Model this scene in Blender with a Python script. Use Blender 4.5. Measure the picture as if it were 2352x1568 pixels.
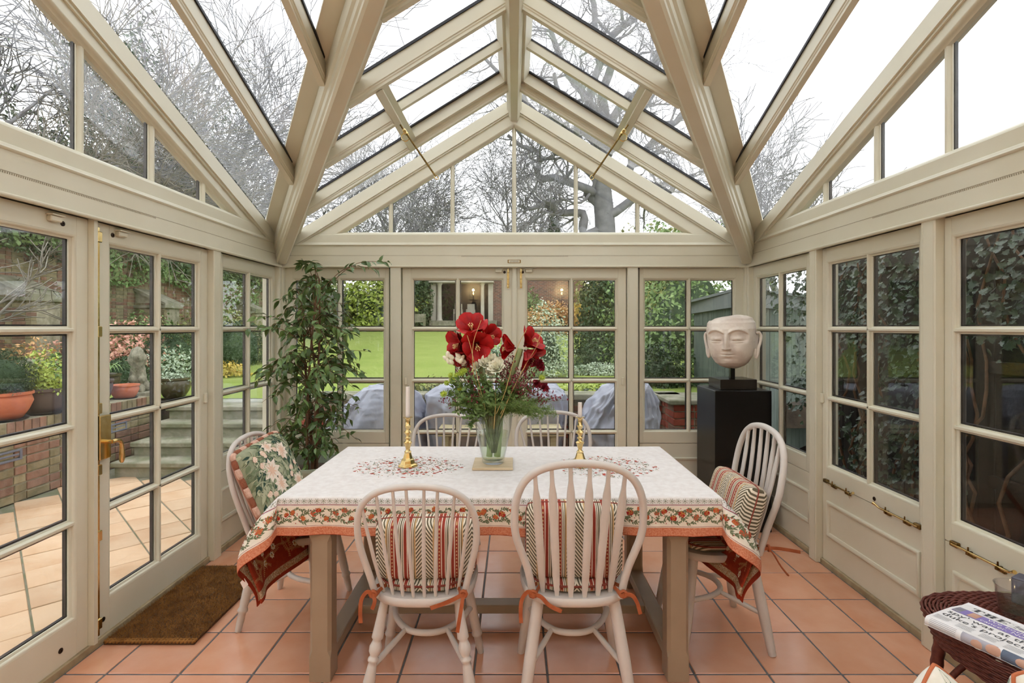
import bpy, bmesh, math, random
import numpy as np
from mathutils import Vector, Matrix, noise as mnoise
for _o in list(bpy.data.objects):
    bpy.data.objects.remove(_o)
SC = bpy.context.scene
COL = SC.collection
PI = math.pi
# ------------------------------------------------------------------ camera
F, CX, CY, EYE = 1215.0, 1181.0, 751.0, 1.45      # focal length and vanishing point in photo pixels, eye height
cam_d = bpy.data.cameras.new('camera')
cam = bpy.data.objects.new('camera', cam_d)
COL.objects.link(cam)
cam.location = (0, 0, EYE)
cam.rotation_euler = (PI / 2, 0, 0)
cam_d.sensor_width = 36
cam_d.lens = 36 * F / 2352
cam_d.shift_x = -(CX - 1176) / 2352
cam_d.shift_y = -(784 - CY) / 2352
cam_d.clip_start = 0.02
cam_d.clip_end = 400
SC.camera = cam
# ------------------------------------------------------------------ overcast sky, exposure
wd = bpy.data.worlds.new('overcast_sky')
SC.world = wd
wd.use_nodes = True
_bg = wd.node_tree.nodes['Background']
_bg.inputs[0].default_value = (0.94, 0.965, 1.0, 1)
_bg.inputs[1].default_value = 1.0
SC.view_settings.view_transform = 'Standard'
SC.view_settings.look = 'None'
SC.view_settings.exposure = 1.32
SC.view_settings.gamma = 1.0
SC.view_settings.use_curve_mapping = False
try:
    cy = SC.cycles
    cy.max_bounces = 7
    cy.diffuse_bounces = 3
    cy.glossy_bounces = 3
    cy.transmission_bounces = 4
    cy.transparent_max_bounces = 24
    cy.caustics_reflective = False
    cy.caustics_refractive = False
    cy.sample_clamp_indirect = 4.0
    cy.use_denoising = True
    cy.use_adaptive_sampling = True
    cy.adaptive_threshold = 0.09
    cy.adaptive_min_samples = 10
except Exception:
    pass

# ------------------------------------------------------------------ helpers
def at(px, py, d):
    return Vector(((px - CX) * d / F, d, EYE - (py - CY) * d / F))

def lin(r, g, b):
    def c(v):
        v /= 255.0
        return v / 12.92 if v <= 0.04045 else ((v + 0.055) / 1.055) ** 2.4
    return (c(r), c(g), c(b), 1.0)

MATS = {}
def mat(name, col, rough=0.6, metal=0.0, col2=None, scale=8.0, bump=0.0, bscale=None, spec=0.5, detail=4.0, coat=0.0,
        contrast=(0.35, 0.65), emit=None, estr=0.0, stretch=None, rand=0.0, sheen=0.0, trans=0.0, sss=0.0):
    """node material: noise-mixed base colour, noise bump, optional per-object variation"""
    m = bpy.data.materials.new(name)
    m.use_nodes = True
    nt = m.node_tree
    N, L = nt.nodes, nt.links
    b = N['Principled BSDF']
    b.inputs['Base Color'].default_value = col
    b.inputs['Roughness'].default_value = rough
    b.inputs['Metallic'].default_value = metal
    b.inputs['Specular IOR Level'].default_value = spec
    if coat:
        b.inputs['Coat Weight'].default_value = coat
        b.inputs['Coat Roughness'].default_value = 0.12
    if sheen:
        b.inputs['Sheen Weight'].default_value = sheen
    if trans:
        b.inputs['Transmission Weight'].default_value = trans
    if emit:
        b.inputs['Emission Color'].default_value = emit
        b.inputs['Emission Strength'].default_value = estr
    if col2 or bump:
        tc = N.new('ShaderNodeTexCoord')
        src = tc.outputs['Object']
        if stretch:
            mp = N.new('ShaderNodeMapping')
            mp.inputs['Scale'].default_value = stretch
            L.new(src, mp.inputs[0])
            src = mp.outputs[0]
        if rand:
            oi = N.new('ShaderNodeObjectInfo')
            va = N.new('ShaderNodeVectorMath'); va.operation = 'ADD'
            vs = N.new('ShaderNodeVectorMath'); vs.operation = 'SCALE'
            cb = N.new('ShaderNodeCombineXYZ')
            for k in range(3):
                L.new(oi.outputs['Random'], cb.inputs[k])
            L.new(cb.outputs[0], vs.inputs[0]); vs.inputs['Scale'].default_value = 37.0
            L.new(src, va.inputs[0]); L.new(vs.outputs[0], va.inputs[1])
            src = va.outputs[0]
    colout = None
    if col2:
        nz = N.new('ShaderNodeTexNoise')
        nz.inputs['Scale'].default_value = scale
        nz.inputs['Detail'].default_value = detail
        L.new(src, nz.inputs['Vector'])
        mr = N.new('ShaderNodeMapRange')
        mr.inputs['From Min'].default_value, mr.inputs['From Max'].default_value = contrast
        L.new(nz.outputs['Fac'], mr.inputs['Value'])
        mx = N.new('ShaderNodeMix'); mx.data_type = 'RGBA'
        mx.inputs['A'].default_value = col
        mx.inputs['B'].default_value = col2
        L.new(mr.outputs[0], mx.inputs['Factor'])
        colout = mx.outputs['Result']
    if rand:
        if not (col2 or bump):
            oi = N.new('ShaderNodeObjectInfo')
        hv = N.new('ShaderNodeHueSaturation')
        mv = N.new('ShaderNodeMapRange')
        mv.inputs['To Min'].default_value = 1 - rand
        mv.inputs['To Max'].default_value = 1 + rand
        L.new(oi.outputs['Random'], mv.inputs['Value'])
        L.new(mv.outputs[0], hv.inputs['Value'])
        if colout:
            L.new(colout, hv.inputs['Color'])
        else:
            hv.inputs['Color'].default_value = col
        colout = hv.outputs['Color']
    if colout:
        L.new(colout, b.inputs['Base Color'])
    if bump:
        n2 = N.new('ShaderNodeTexNoise')
        n2.inputs['Scale'].default_value = bscale or scale * 4
        n2.inputs['Detail'].default_value = 5
        L.new(src, n2.inputs['Vector'])
        bp = N.new('ShaderNodeBump')
        bp.inputs['Strength'].default_value = bump
        bp.inputs['Distance'].default_value = 0.01
        L.new(n2.outputs['Fac'], bp.inputs['Height'])
        L.new(bp.outputs[0], b.inputs['Normal'])
    MATS[name] = m
    return m

def glass_mat(name, tint=(0.97, 0.985, 0.98), gain=1.0, rough=0.0, dirt=0.0):
    m = bpy.data.materials.new(name)
    m.use_nodes = True
    nt = m.node_tree
    N, L = nt.nodes, nt.links
    N.remove(N['Principled BSDF'])
    out = N['Material Output']
    tr = N.new('ShaderNodeBsdfTransparent')
    tr.inputs[0].default_value = (*tint, 1)
    gl = N.new('ShaderNodeBsdfGlossy')
    gl.inputs['Roughness'].default_value = rough
    fr = N.new('ShaderNodeFresnel')
    ge = N.new('ShaderNodeNewGeometry')
    ir = N.new('ShaderNodeMapRange')          # thin sheet: same reflectance from either face
    ir.inputs['To Min'].default_value = 1.45
    ir.inputs['To Max'].default_value = 1 / 1.45
    L.new(ge.outputs['Backfacing'], ir.inputs['Value'])
    L.new(ir.outputs[0], fr.inputs['IOR'])
    mu = N.new('ShaderNodeMath'); mu.operation = 'MULTIPLY'; mu.use_clamp = True
    mu.inputs[1].default_value = gain
    mix = N.new('ShaderNodeMixShader')
    L.new(fr.outputs[0], mu.inputs[0])
    L.new(mu.outputs[0], mix.inputs[0])
    base = tr.outputs[0]
    if dirt:                                   # film of dust that scatters daylight
        td = N.new('ShaderNodeBsdfTranslucent')
        td.inputs[0].default_value = (.92, .93, .95, 1)
        tc = N.new('ShaderNodeTexCoord')
        nz = N.new('ShaderNodeTexNoise'); nz.inputs['Scale'].default_value = 3.0; nz.inputs['Detail'].default_value = 6
        mr = N.new('ShaderNodeMapRange'); mr.inputs['From Min'].default_value = .3; mr.inputs['From Max'].default_value = .7
        mr.inputs['To Min'].default_value = dirt * .6; mr.inputs['To Max'].default_value = dirt * 1.4
        L.new(tc.outputs['Object'], nz.inputs['Vector']); L.new(nz.outputs['Fac'], mr.inputs['Value'])
        m2 = N.new('ShaderNodeMixShader')
        L.new(mr.outputs[0], m2.inputs[0]); L.new(base, m2.inputs[1]); L.new(td.outputs[0], m2.inputs[2])
        base = m2.outputs[0]
    L.new(base, mix.inputs[1])
    L.new(gl.outputs[0], mix.inputs[2])
    L.new(mix.outputs[0], out.inputs[0])
    MATS[name] = m
    return m

class MB:
    """collects polygons; build() links them as ONE mesh object"""
    def __init__(s, fr=None):
        s.v, s.f, s.m = [], [], []
        s.fr = fr
    def add(s, vs, fs, mi=0):
        o = len(s.v)
        flip = False
        if s.fr:
            vs = [s.fr.to(p) for p in vs]
            flip = s.fr.flip
        s.v.extend([tuple(p) for p in vs])
        for f in fs:
            g = [o + k for k in f]
            s.f.append(g[::-1] if flip else g)
            s.m.append(mi)
        return s
    def box(s, x0, x1, y0, y1, z0, z1, mi=0, c=0.0):
        if x0 > x1: x0, x1 = x1, x0
        if y0 > y1: y0, y1 = y1, y0
        if z0 > z1: z0, z1 = z1, z0
        c = min(c, (x1 - x0) * .45, (y1 - y0) * .45, (z1 - z0) * .45)
        if c <= 0:
            vs = [(x, y, z) for z in (z0, z1) for y in (y0, y1) for x in (x0, x1)]
            return s.add(vs, [(0, 2, 3, 1), (4, 5, 7, 6), (0, 1, 5, 4), (2, 6, 7, 3), (0, 4, 6, 2), (1, 3, 7, 5)], mi)
        lo, hi = (x0, y0, z0), (x1, y1, z1)
        vs, idx = [], {}
        for sx in (0, 1):
            for sy in (0, 1):
                for sz in (0, 1):
                    sg = (sx, sy, sz)
                    for a in range(3):
                        p = [0, 0, 0]
                        for k in range(3):
                            e = hi[k] if sg[k] else lo[k]
                            if k != a:
                                e += -c if sg[k] else c
                            p[k] = e
                        idx[(sg, a)] = len(vs)
                        vs.append(p)
        fs = []
        ctr = Vector(((x0 + x1) / 2, (y0 + y1) / 2, (z0 + z1) / 2))
        def face(ids):
            P = [Vector(vs[i]) for i in ids]
            n = (P[1] - P[0]).cross(P[2] - P[0])
            m_ = sum(P, Vector()) / len(P) - ctr
            fs.append(ids if n.dot(m_) > 0 else ids[::-1])
        for a in range(3):
            b, d = [k for k in range(3) if k != a]
            for sa in (0, 1):
                q = []
                for sb, sd in ((0, 0), (1, 0), (1, 1), (0, 1)):
                    sg = [0, 0, 0]; sg[a] = sa; sg[b] = sb; sg[d] = sd
                    q.append(idx[(tuple(sg), a)])
                face(q)
        for a in range(3):
            b, d = [k for k in range(3) if k != a]
            for sb in (0, 1):
                for sd in (0, 1):
                    s0 = [0, 0, 0]; s0[b] = sb; s0[d] = sd
                    s1 = list(s0); s1[a] = 1
                    face([idx[(tuple(s0), b)], idx[(tuple(s0), d)], idx[(tuple(s1), d)], idx[(tuple(s1), b)]])
        for sg in [(i, j, k) for i in (0, 1) for j in (0, 1) for k in (0, 1)]:
            face([idx[(sg, 0)], idx[(sg, 1)], idx[(sg, 2)]])
        return s.add(vs, fs, mi)
    def poly(s, pts, depth, mi=0):
        """slab: polygon pts extruded by vector depth"""
        n = len(pts)
        d = Vector(depth)
        P = [Vector(p) for p in pts]
        nn = sum(((P[i] - P[0]).cross(P[i + 1] - P[0]) for i in range(1, n - 1)), Vector())
        if nn.dot(d) > 0:
            P = P[::-1]
        vs = P + [p + d for p in P]
        fs2 = [list(range(n)), list(range(2 * n - 1, n - 1, -1))]
        fs2 += [[i, n + i, n + (i + 1) % n, (i + 1) % n] for i in range(n)]
        return s.add(vs, fs2, mi)
    def prism(s, A, B, prof, up, mi=0, cutA=None, cutB=None):
        """profile (a sideways, b along up) swept from A to B; optional end-cut shifts per profile point"""
        A, B, up = Vector(A), Vector(B), Vector(up)
        t = (B - A).normalized()
        sd = t.cross(up).normalized()
        u = sd.cross(t).normalized()
        n = len(prof)
        P0 = [A + sd * a + u * b + t * (cutA(a, b) if cutA else 0) for a, b in prof]
        P1 = [B + sd * a + u * b + t * (cutB(a, b) if cutB else 0) for a, b in prof]
        area = sum(prof[i][0] * prof[(i + 1) % n][1] - prof[(i + 1) % n][0] * prof[i][1] for i in range(n))
        fs = [list(range(n))[::-1], list(range(n, 2 * n))] + [[i, (i + 1) % n, n + (i + 1) % n, n + i] for i in range(n)]
        # sd,u,t : sd x u = -t  -> counter-clockwise profile faces -t
        if area > 0:
            fs = [f[::-1] for f in fs]
        return s.add(P0 + P1, fs, mi)
    def tube(s, pts, rad, n=8, mi=0, cap=True, closed=False, flat=None):
        pts = [Vector(p) for p in pts]
        m = len(pts)
        if not hasattr(rad, '__len__'):
            rad = [rad] * m
        vs, fs = [], []
        ref = None
        for i in range(m):
            if closed:
                t = pts[(i + 1) % m] - pts[i - 1]
            else:
                t = pts[min(i + 1, m - 1)] - pts[max(i - 1, 0)]
            if t.length < 1e-9:
                t = Vector((0, 0, 1))
            t.normalize()
            if ref is None:
                ref = Vector((0, 0, 1)) if abs(t.z) < 0.9 else Vector((1, 0, 0))
            a = t.cross(ref)
            if a.length < 1e-6:
                a = t.orthogonal()
            a.normalize()
            b = a.cross(t).normalized()
            ref = b
            for k in range(n):
                an = 2 * PI * k / n
                ca, sa = math.cos(an), math.sin(an)
                if flat:
                    ca *= flat[0]; sa *= flat[1]
                vs.append(pts[i] + (a * ca + b * sa) * rad[i])
        for i in range(m if closed else m - 1):
            j = (i + 1) % m
            for k in range(n):
                k2 = (k + 1) % n
                fs.append([i * n + k, j * n + k, j * n + k2, i * n + k2])
        if cap and not closed:
            fs.append(list(range(n)))
            fs.append([(m - 1) * n + k for k in range(n)][::-1])
        return s.add(vs, fs, mi)
    def lathe(s, prof, n=24, c=(0, 0, 0), mi=0, capb=True, capt=True, axis=None, ph=0.0):
        """prof: (radius, height) pairs from bottom to top about +z through c (or axis matrix)"""
        vs, fs = [], []
        m = len(prof)
        for r, z in prof:
            for k in range(n):
                a = 2 * PI * k / n + ph
                vs.append(Vector((r * math.cos(a), r * math.sin(a), z)))
        for i in range(m - 1):
            for k in range(n):
                k2 = (k + 1) % n
                fs.append([i * n + k, i * n + k2, (i + 1) * n + k2, (i + 1) * n + k])
        if capb:
            fs.append(list(range(n))[::-1])
        if capt:
            fs.append([(m - 1) * n + k for k in range(n)])
        if axis is not None:
            vs = [axis @ p for p in vs]
        c = Vector(c)
        return s.add([p + c for p in vs], fs, mi)
    def grid(s, fn, us, vs_, mi=0, mifn=None, flip=False):
        nu, nv = len(us), len(vs_)
        P = [fn(u, v) for v in vs_ for u in us]
        o = len(s.v)
        s.add(P, [], 0)
        for j in range(nv - 1):
            for i in range(nu - 1):
                f = [j * nu + i, j * nu + i + 1, (j + 1) * nu + i + 1, (j + 1) * nu + i]
                if flip: f = f[::-1]
                s.f.append([o + k for k in f])
                s.m.append(mifn((us[i] + us[i + 1]) / 2, (vs_[j] + vs_[j + 1]) / 2) if mifn else mi)
        return s
    def mesh(s, name, mats, smooth=False, angle=40):
        me = bpy.data.meshes.new(name)
        me.from_pydata(s.v, [], s.f)
        if not isinstance(mats, (list, tuple)):
            mats = [mats]
        for m in mats:
            me.materials.append(MATS[m] if isinstance(m, str) else m)
        if len(mats) > 1:
            me.polygons.foreach_set('material_index', s.m)
        if smooth:
            me.polygons.foreach_set('use_smooth', [True] * len(s.f))
            if angle < 180:
                me.set_sharp_from_angle(angle=math.radians(angle))
        me.update()
        return me
    def build(s, name, mats, parent=None, smooth=False, angle=40, loc=None):
        ob = bpy.data.objects.new(name, s.mesh(name, mats, smooth, angle))
        COL.objects.link(ob)
        if parent: ob.parent = parent
        if loc: ob.location = loc
        return ob

class Fr:
    """wall frame: (u along the wall, v up, n inward) -> world"""
    def __init__(s, o, u, v, n):
        s.o, s.u, s.v, s.n = Vector(o), Vector(u), Vector(v), Vector(n)
        s.flip = s.u.cross(s.v).dot(s.n) < 0
    def to(s, p):
        return s.o + s.u * p[0] + s.v * p[1] + s.n * p[2]

def tag(o, label=None, cat=None, group=None, kind=None):
    if label: o['label'] = label
    if cat: o['category'] = cat
    if group: o['group'] = group
    if kind: o['kind'] = kind
    return o

def empty(name, loc=(0, 0, 0), rz=0.0, label=None, cat=None, group=None, kind=None, parent=None):
    o = bpy.data.objects.new(name, None)
    o.empty_display_size = 0.1
    COL.objects.link(o)
    o.location = loc
    o.rotation_euler = (0, 0, rz)
    if parent: o.parent = parent
    return tag(o, label, cat, group, kind)

def inst(name, me, parent, loc=(0, 0, 0), rot=None, scl=None, mtx=None):
    o = bpy.data.objects.new(name, me)
    COL.objects.link(o)
    o.parent = parent
    if mtx is not None:
        o.matrix_basis = mtx
    else:
        o.location = loc
        if rot: o.rotation_euler = rot
        if scl: o.scale = scl if hasattr(scl, '__len__') else (scl, scl, scl)
    return o

def catmull(P, n=8, closed=False):
    P = [Vector(p) for p in P]
    m = len(P)
    out = []
    rng = range(m) if closed else range(m - 1)
    for i in rng:
        p0 = P[(i - 1) % m] if (closed or i > 0) else P[0] * 2 - P[1]
        p1, p2 = P[i], P[(i + 1) % m]
        p3 = P[(i + 2) % m] if (closed or i + 2 < m) else P[-1] * 2 - P[-2]
        for k in range(n):
            t = k / n
            out.append(0.5 * ((2 * p1) + (p2 - p0) * t + (2 * p0 - 5 * p1 + 4 * p2 - p3) * t * t + (3 * p1 - p0 - 3 * p2 + p3) * t ** 3))
    if not closed:
        out.append(P[-1])
    return out

def interp(x, xs, ys):
    return float(np.interp(x, xs, ys))
def sst(a, b, x):
    t = max(0.0, min(1.0, (x - a) / (b - a)))
    return t * t * (3 - 2 * t)
# ------------------------------------------------------------------ materials of the room
mat('paint', lin(218, 213, 192), 0.42, col2=lin(213, 207, 184), scale=2.5, bump=0.02, bscale=30, spec=0.4)
mat('paint_table', lin(168, 148, 124), 0.45, col2=lin(160, 139, 115), scale=5, bump=0.02, bscale=40, spec=0.4)
mat('chair_white', lin(212, 204, 196), 0.4, col2=lin(202, 193, 184), scale=6, bump=0.02, bscale=60, spec=0.45)
mat('rubber', lin(30, 30, 32), 0.5)
mat('spacer', lin(38, 30, 28), 0.55)
mat('brass', lin(228, 204, 148), 0.17, metal=1.0, col2=lin(214, 184, 120), scale=40)
mat('brass_old', lin(150, 122, 70), 0.32, metal=1.0, col2=lin(110, 84, 44), scale=40)
mat('bronze_dark', lin(60, 46, 36), 0.4, metal=0.7)
mat('sill_wood', lin(176, 158, 124), 0.7, col2=lin(152, 134, 102), scale=14, bump=0.1)
mat('house_wall', lin(226, 216, 196), 0.8, col2=lin(220, 208, 186), scale=3)
mat('terracotta', lin(222, 166, 134), 0.22, col2=lin(214, 148, 112), scale=5.0, bump=0.05, bscale=45, rand=0.09, spec=0.7, coat=.25, contrast=(0.3, 0.7))
mat('grout', lin(112, 110, 108), 0.85, col2=lin(96, 92, 90), scale=20)
mat('black_lacquer', lin(15, 13, 13), 0.28, spec=0.35)
glass_mat('pane_glass', (0.975, 0.985, 0.98), 1.0)
glass_mat('roof_glass', (0.98, 0.985, 0.99), .9, dirt=.055)
glass_mat('gable_glass', (0.98, 0.985, 0.98), 1.0, dirt=.02)
mat('groove_shade', lin(150, 138, 114), .7)  # brown stands in for the shade of the header groove and slots
glass_mat('clear_glass', (0.96, 0.975, 0.97), 1.25)

XL, DB = 1.90, 4.27          # inner faces of the leaves: side walls, back wall
YC, ZR = 1.235, 3.29         # crossing of the two ridges, ridge height (glass line)
SM, SCR = 0.62, 0.385        # pitch of the main roof and of the cross roof
YR = 2 * YC - 4.23           # rear end of the room (house wall)
FL = Fr((-XL, 0, 0), (0, 1, 0), (0, 0, 1), (1, 0, 0))
FRT = Fr((XL, 0, 0), (0, 1, 0), (0, 0, 1), (-1, 0, 0))
FB = Fr((0, DB, 0), (1, 0, 0), (0, 0, 1), (0, -1, 0))
PF = 0.04                    # posts stand proud of the leaves by this much

# ------------------------------------------------------------------ floor: grout bed with single tiles
floor = MB().box(-2.0, 2.0, YR - .1, 4.36, -0.06, -0.004).build('floor', 'grout')
tag(floor, kind='structure')
random.seed(4)
_tm = MB().box(-.1495, .1495, -.1475, .1475, -.012, 0.0, c=0.0025).mesh('tile', 'terracotta')
gx = [1.063 + .308 * (k - 9) for k in range(12)]      # grout lines across the room
gy = [2.2132 + .3045 * (k - 13) for k in range(21)]
for i in range(-1, len(gx)):
    for j in range(-1, len(gy)):
        xa = max(gx[i] if i >= 0 else -9, -1.885) ; xb = min(gx[i + 1] if i + 1 < len(gx) else 9, 1.885)
        ya = max(gy[j] if j >= 0 else -9, YR) ; yb = min(gy[j + 1] if j + 1 < len(gy) else 9, 4.25)
        if xb - xa < .03 or yb - ya < .03:
            continue
        full = xb - xa > .3 and yb - ya > .3
        zz = random.uniform(-.0012, .0)
        if full:
            inst('tile', _tm, floor, ((xa + xb) / 2, (ya + yb) / 2, zz), (random.uniform(-.002, .002), random.uniform(-.002, .002), 0))
        else:
            inst('tile', _tm, floor, ((xa + xb) / 2, (ya + yb) / 2, zz), None, ((xb - xa - .009) / .299, (yb - ya - .0095) / .295, 1))

# ------------------------------------------------------------------ doors and windows
OVOLO = [(-.0165, -.026), (-.0165, -.021), (-.011, -.0195), (-.0085, -.013), (-.0085, -.007), (-.005, -.003),
         (.005, -.003), (.0085, -.007), (.0085, -.013), (.011, -.0195), (.0165, -.021), (.0165, -.026)]
def mould_ring(mb, u0, u1, v0, v1, w=.019, nb=-.024, nf=0.0):
    """mitred ovolo round an opening"""
    prof = [(0, nf), (.004, nf - .001), (.010, nf - .007), (.0105, nf - .013), (w, nf - .019), (w, nb)]
    rings = []
    for o, n in prof:
        rings.append([(u0 + o, v0 + o, n), (u1 - o, v0 + o, n), (u1 - o, v1 - o, n), (u0 + o, v1 - o, n)])
    vs = [p for r in rings for p in r]
    fs = []
    for i in range(len(rings) - 1):
        for k in range(4):
            k2 = (k + 1) % 4
            fs.append([i * 4 + k, i * 4 + k2, (i + 1) * 4 + k2, (i + 1) * 4 + k])
    mb.add(vs, fs)
def leaf(fr, name, u0, u1, v0, v1, g, rows, cols=2, panel=None):
    """one glazed leaf: stiles, rails, bars, panes; g = (u0,u1) of the sight opening, rows = bar heights bottom..top"""
    root = empty(name, kind='structure')
    ws = MB(fr)                                # dark strip added behind the leaf's joint to block daylight and darken the gap
    for q in ((u0 - .008, u0 + .012, v0, v1 + .004), (u1 - .012, u1 + .008, v0, v1 + .004), (u0, u1, v1 - .012, v1 + .006)):
        ws.box(*q, -.054, -.0465)
    ws.build('light_stop', 'rubber', root)
    u0, u1, v1 = u0 + .0022, u1 - .0022, v1 - .0022
    a, b = g
    vb, vt = rows[0], rows[-1]
    bt = v0 if panel is None else panel
    for x0, x1 in ((u0, a), (b, u1)):
        MB(fr).box(x0, x1, v0 if panel is None else bt, v1, -.046, 0, c=.0015).build('stile', 'paint', root)
    for z0, z1 in ((bt, vb), (vt, v1)):
        MB(fr).box(a, b, z0, z1, -.046, 0, c=.001).build('rail', 'paint', root)
    m = MB(fr)
    mould_ring(m, a, b, vb, vt)
    m.build('glazing_moulding', 'paint', root, True, 50)
    us = [a + (b - a) * k / cols for k in range(cols + 1)]
    for uc in us[1:-1]:
        MB(fr).prism((uc, vb, 0), (uc, vt, 0), OVOLO, (0, 0, 1)).box(uc - .011, uc + .011, vb, vt, -.046, -.03).build('glazing_bar', 'paint', root, True, 45)
    for vc in rows[1:-1]:
        MB(fr).prism((a, vc, 0), (b, vc, 0), OVOLO, (0, 0, 1)).box(a, b, vc - .011, vc + .011, -.046, -.03).build('glazing_bar', 'paint', root, True, 45)
    sp = MB(fr)
    for i in range(cols):
        for j in range(len(rows) - 1):
            x0, x1 = us[i] + (.0165 if i else .014), us[i + 1] - (.0165 if i < cols - 1 else .014)
            z0, z1 = rows[j] + (.0165 if j else .014), rows[j + 1] - (.0165 if j < len(rows) - 2 else .014)
            MB(fr).box(x0, x1, z0, z1, -.0285, -.0245).build('pane', 'pane_glass', root)
            w = .007
            for q in ((x0, x0 + w, z0, z1), (x1 - w, x1, z0, z1), (x0 + w, x1 - w, z0, z0 + w), (x0 + w, x1 - w, z1 - w, z1)):
                sp.box(*q, -.0445, -.0295)
    sp.build('spacer_bar', 'spacer', root)
    if panel is not None:
        # solid lower panel with raised moulding
        pn = MB(fr)
        pn.box(u0, u1, v0, bt - .004, -.05, -.002, c=.0015)
        pn.build('lower_panel', 'paint', root)
        m = MB(fr)
        pu0, pu1, pv0, pv1 = u0 + .05, u1 - .05, .185, .40
        prof = [(0, -.002), (0, .006), (.004, .010), (.012, .011), (.018, .006), (.022, .006), (.026, .002), (.026, -.006)]
        rings = [[(pu0 + o, pv0 + o, n), (pu1 - o, pv0 + o, n), (pu1 - o, pv1 - o, n), (pu0 + o, pv1 - o, n)] for o, n in prof]
        fs = [[i * 4 + k, i * 4 + (k + 1) % 4, (i + 1) * 4 + (k + 1) % 4, (i + 1) * 4 + k] for i in range(len(prof) - 1) for k in range(4)]
        m.add([p for r in rings for p in r], fs)
        m.build('panel_moulding', 'paint', root, True, 50)
    return root

R4 = [.185, .60, 1.017, 1.437, 1.848]
R3 = R4[1:]
DOORH = 1.931
d1 = leaf(FL, 'door_1', 1.475, 2.360, .03, DOORH, (1.560, 2.296), R4)
d2 = leaf(FL, 'door_2', 2.386, 3.278, .03, DOORH, (2.482, 3.207), R4)
w1 = leaf(FL, 'window_1', 3.362, 4.235, .03, DOORH, (3.450, 4.170), R3, panel=.515)
d3 = leaf(FB, 'door_3', -.905, -.006, .03, DOORH, (-.832, -.082), R4)
d4 = leaf(FB, 'door_4', .010, .906, .03, DOORH, (.088, .837), R4)
w2 = leaf(FB, 'window_2', -1.850, -1.008, .03, DOORH, (-1.788, -1.040), R3, panel=.515)
w3 = leaf(FB, 'window_3', 1.010, 1.852, .03, DOORH, (1.040, 1.790), R3, panel=.515)
w4 = leaf(FRT, 'window_4', 3.340, 4.235, .03, DOORH, (3.440, 4.165), R3, panel=.515)
w5 = leaf(FRT, 'window_5', 2.420, 3.262, .03, DOORH, (2.480, 3.220), R3, panel=.515)
w6 = leaf(FRT, 'window_6', 1.475, 2.338, .03, DOORH, (1.560, 2.298), R3, panel=.515)
# leaves beside and behind the camera
n = 7
for fr in (FL, FRT):
    for a, b in ((.51, 1.38), (-.42, .44), (-1.35, -.49)):
        leaf(fr, 'window_%d' % n, a, b, .03, DOORH, (a + .075, b - .075), R3, panel=.515)
        n += 1

# ------------------------------------------------------------------ walls: posts, header, gable glazing
def post(fr, root, a, b, bead=True, v1=1.94):
    m = MB(fr).box(a, b, .0, v1, -.10, PF, c=.003)
    if bead:
        for x, sgn in ((a, -1), (b, 1)):
            m.box(x - sgn * .012 - .0015, x - sgn * .012 + .0015, .02, v1 - .01, PF - .001, PF + .0012)
    m.build('post', 'paint', root)
def gable(fr, root, uc, tipl, slope, bars, ends, h0=2.192):
    """glazed triangle: uc apex position, tipl half width of the glass"""
    top = lambda u: h0 + slope * (tipl - abs(u - uc))
    cuts = sorted(set([uc - tipl] + [x for x in bars if abs(x - uc) < tipl - .03] + [uc + tipl]))
    if not any(abs(c - uc) < 1e-6 for c in cuts):
        cc = cuts
    # rails
    MB(fr).box(ends[0], ends[1], 2.112, h0, -.062, .031, c=.002).build('gable_rail', 'paint', root)
    mm = MB(fr)
    e0, e1 = ends
    mm.prism((e0, 2.112, .028), (e1, 2.112, .028), [(-.014, -.004), (.014, -.004), (.014, .012), (.010, .018), (.004, .020), (-.004, .014), (-.008, .014), (-.014, .009)], fr.n if False else (0, 0, 1))
    mm.build('plate_moulding', 'paint', root, True, 50)
    mm = MB(fr)   # splayed sill below the glass
    mm.prism((uc - tipl, h0, 0), (uc + tipl, h0, 0), [(0, .028), (-.006, .026), (-.022, .004), (-.022, -.02), (0, -.02)], (0, 0, 1))
    mm.build('gable_sill', 'paint', root, True, 50)
    for i in range(len(cuts) - 1):
        a, b = cuts[i] + .006, cuts[i + 1] - .006
        pts = [(a, h0 + .004, -.026), (b, h0 + .004, -.026), (b, max(top(b), h0 + .006), -.026)]
        if a < uc < b:
            pts.append((uc, top(uc), -.026))
        pts.append((a, max(top(a), h0 + .006), -.026))
        MB(fr).poly(pts, (0, 0, .004)).build('gable_pane', 'gable_glass', root)
        sp = MB(fr)
        for c in (a, b):
            if top(c) - h0 > .05:
                sp.box(c - (.001 if c == a else .010), c + (.010 if c == a else .001), h0, top(c), -.043, -.028)
        if sp.v:
            sp.build('spacer_bar', 'spacer', root)
    for c in cuts[1:-1]:
        MB(fr).prism((c, h0, .004), (c, top(c) + .01, .004), OVOLO, (0, 0, 1)).box(c - .011, c + .011, h0, top(c), -.046, -.03).build('glazing_bar', 'paint', root, True, 45)
    return top
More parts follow.
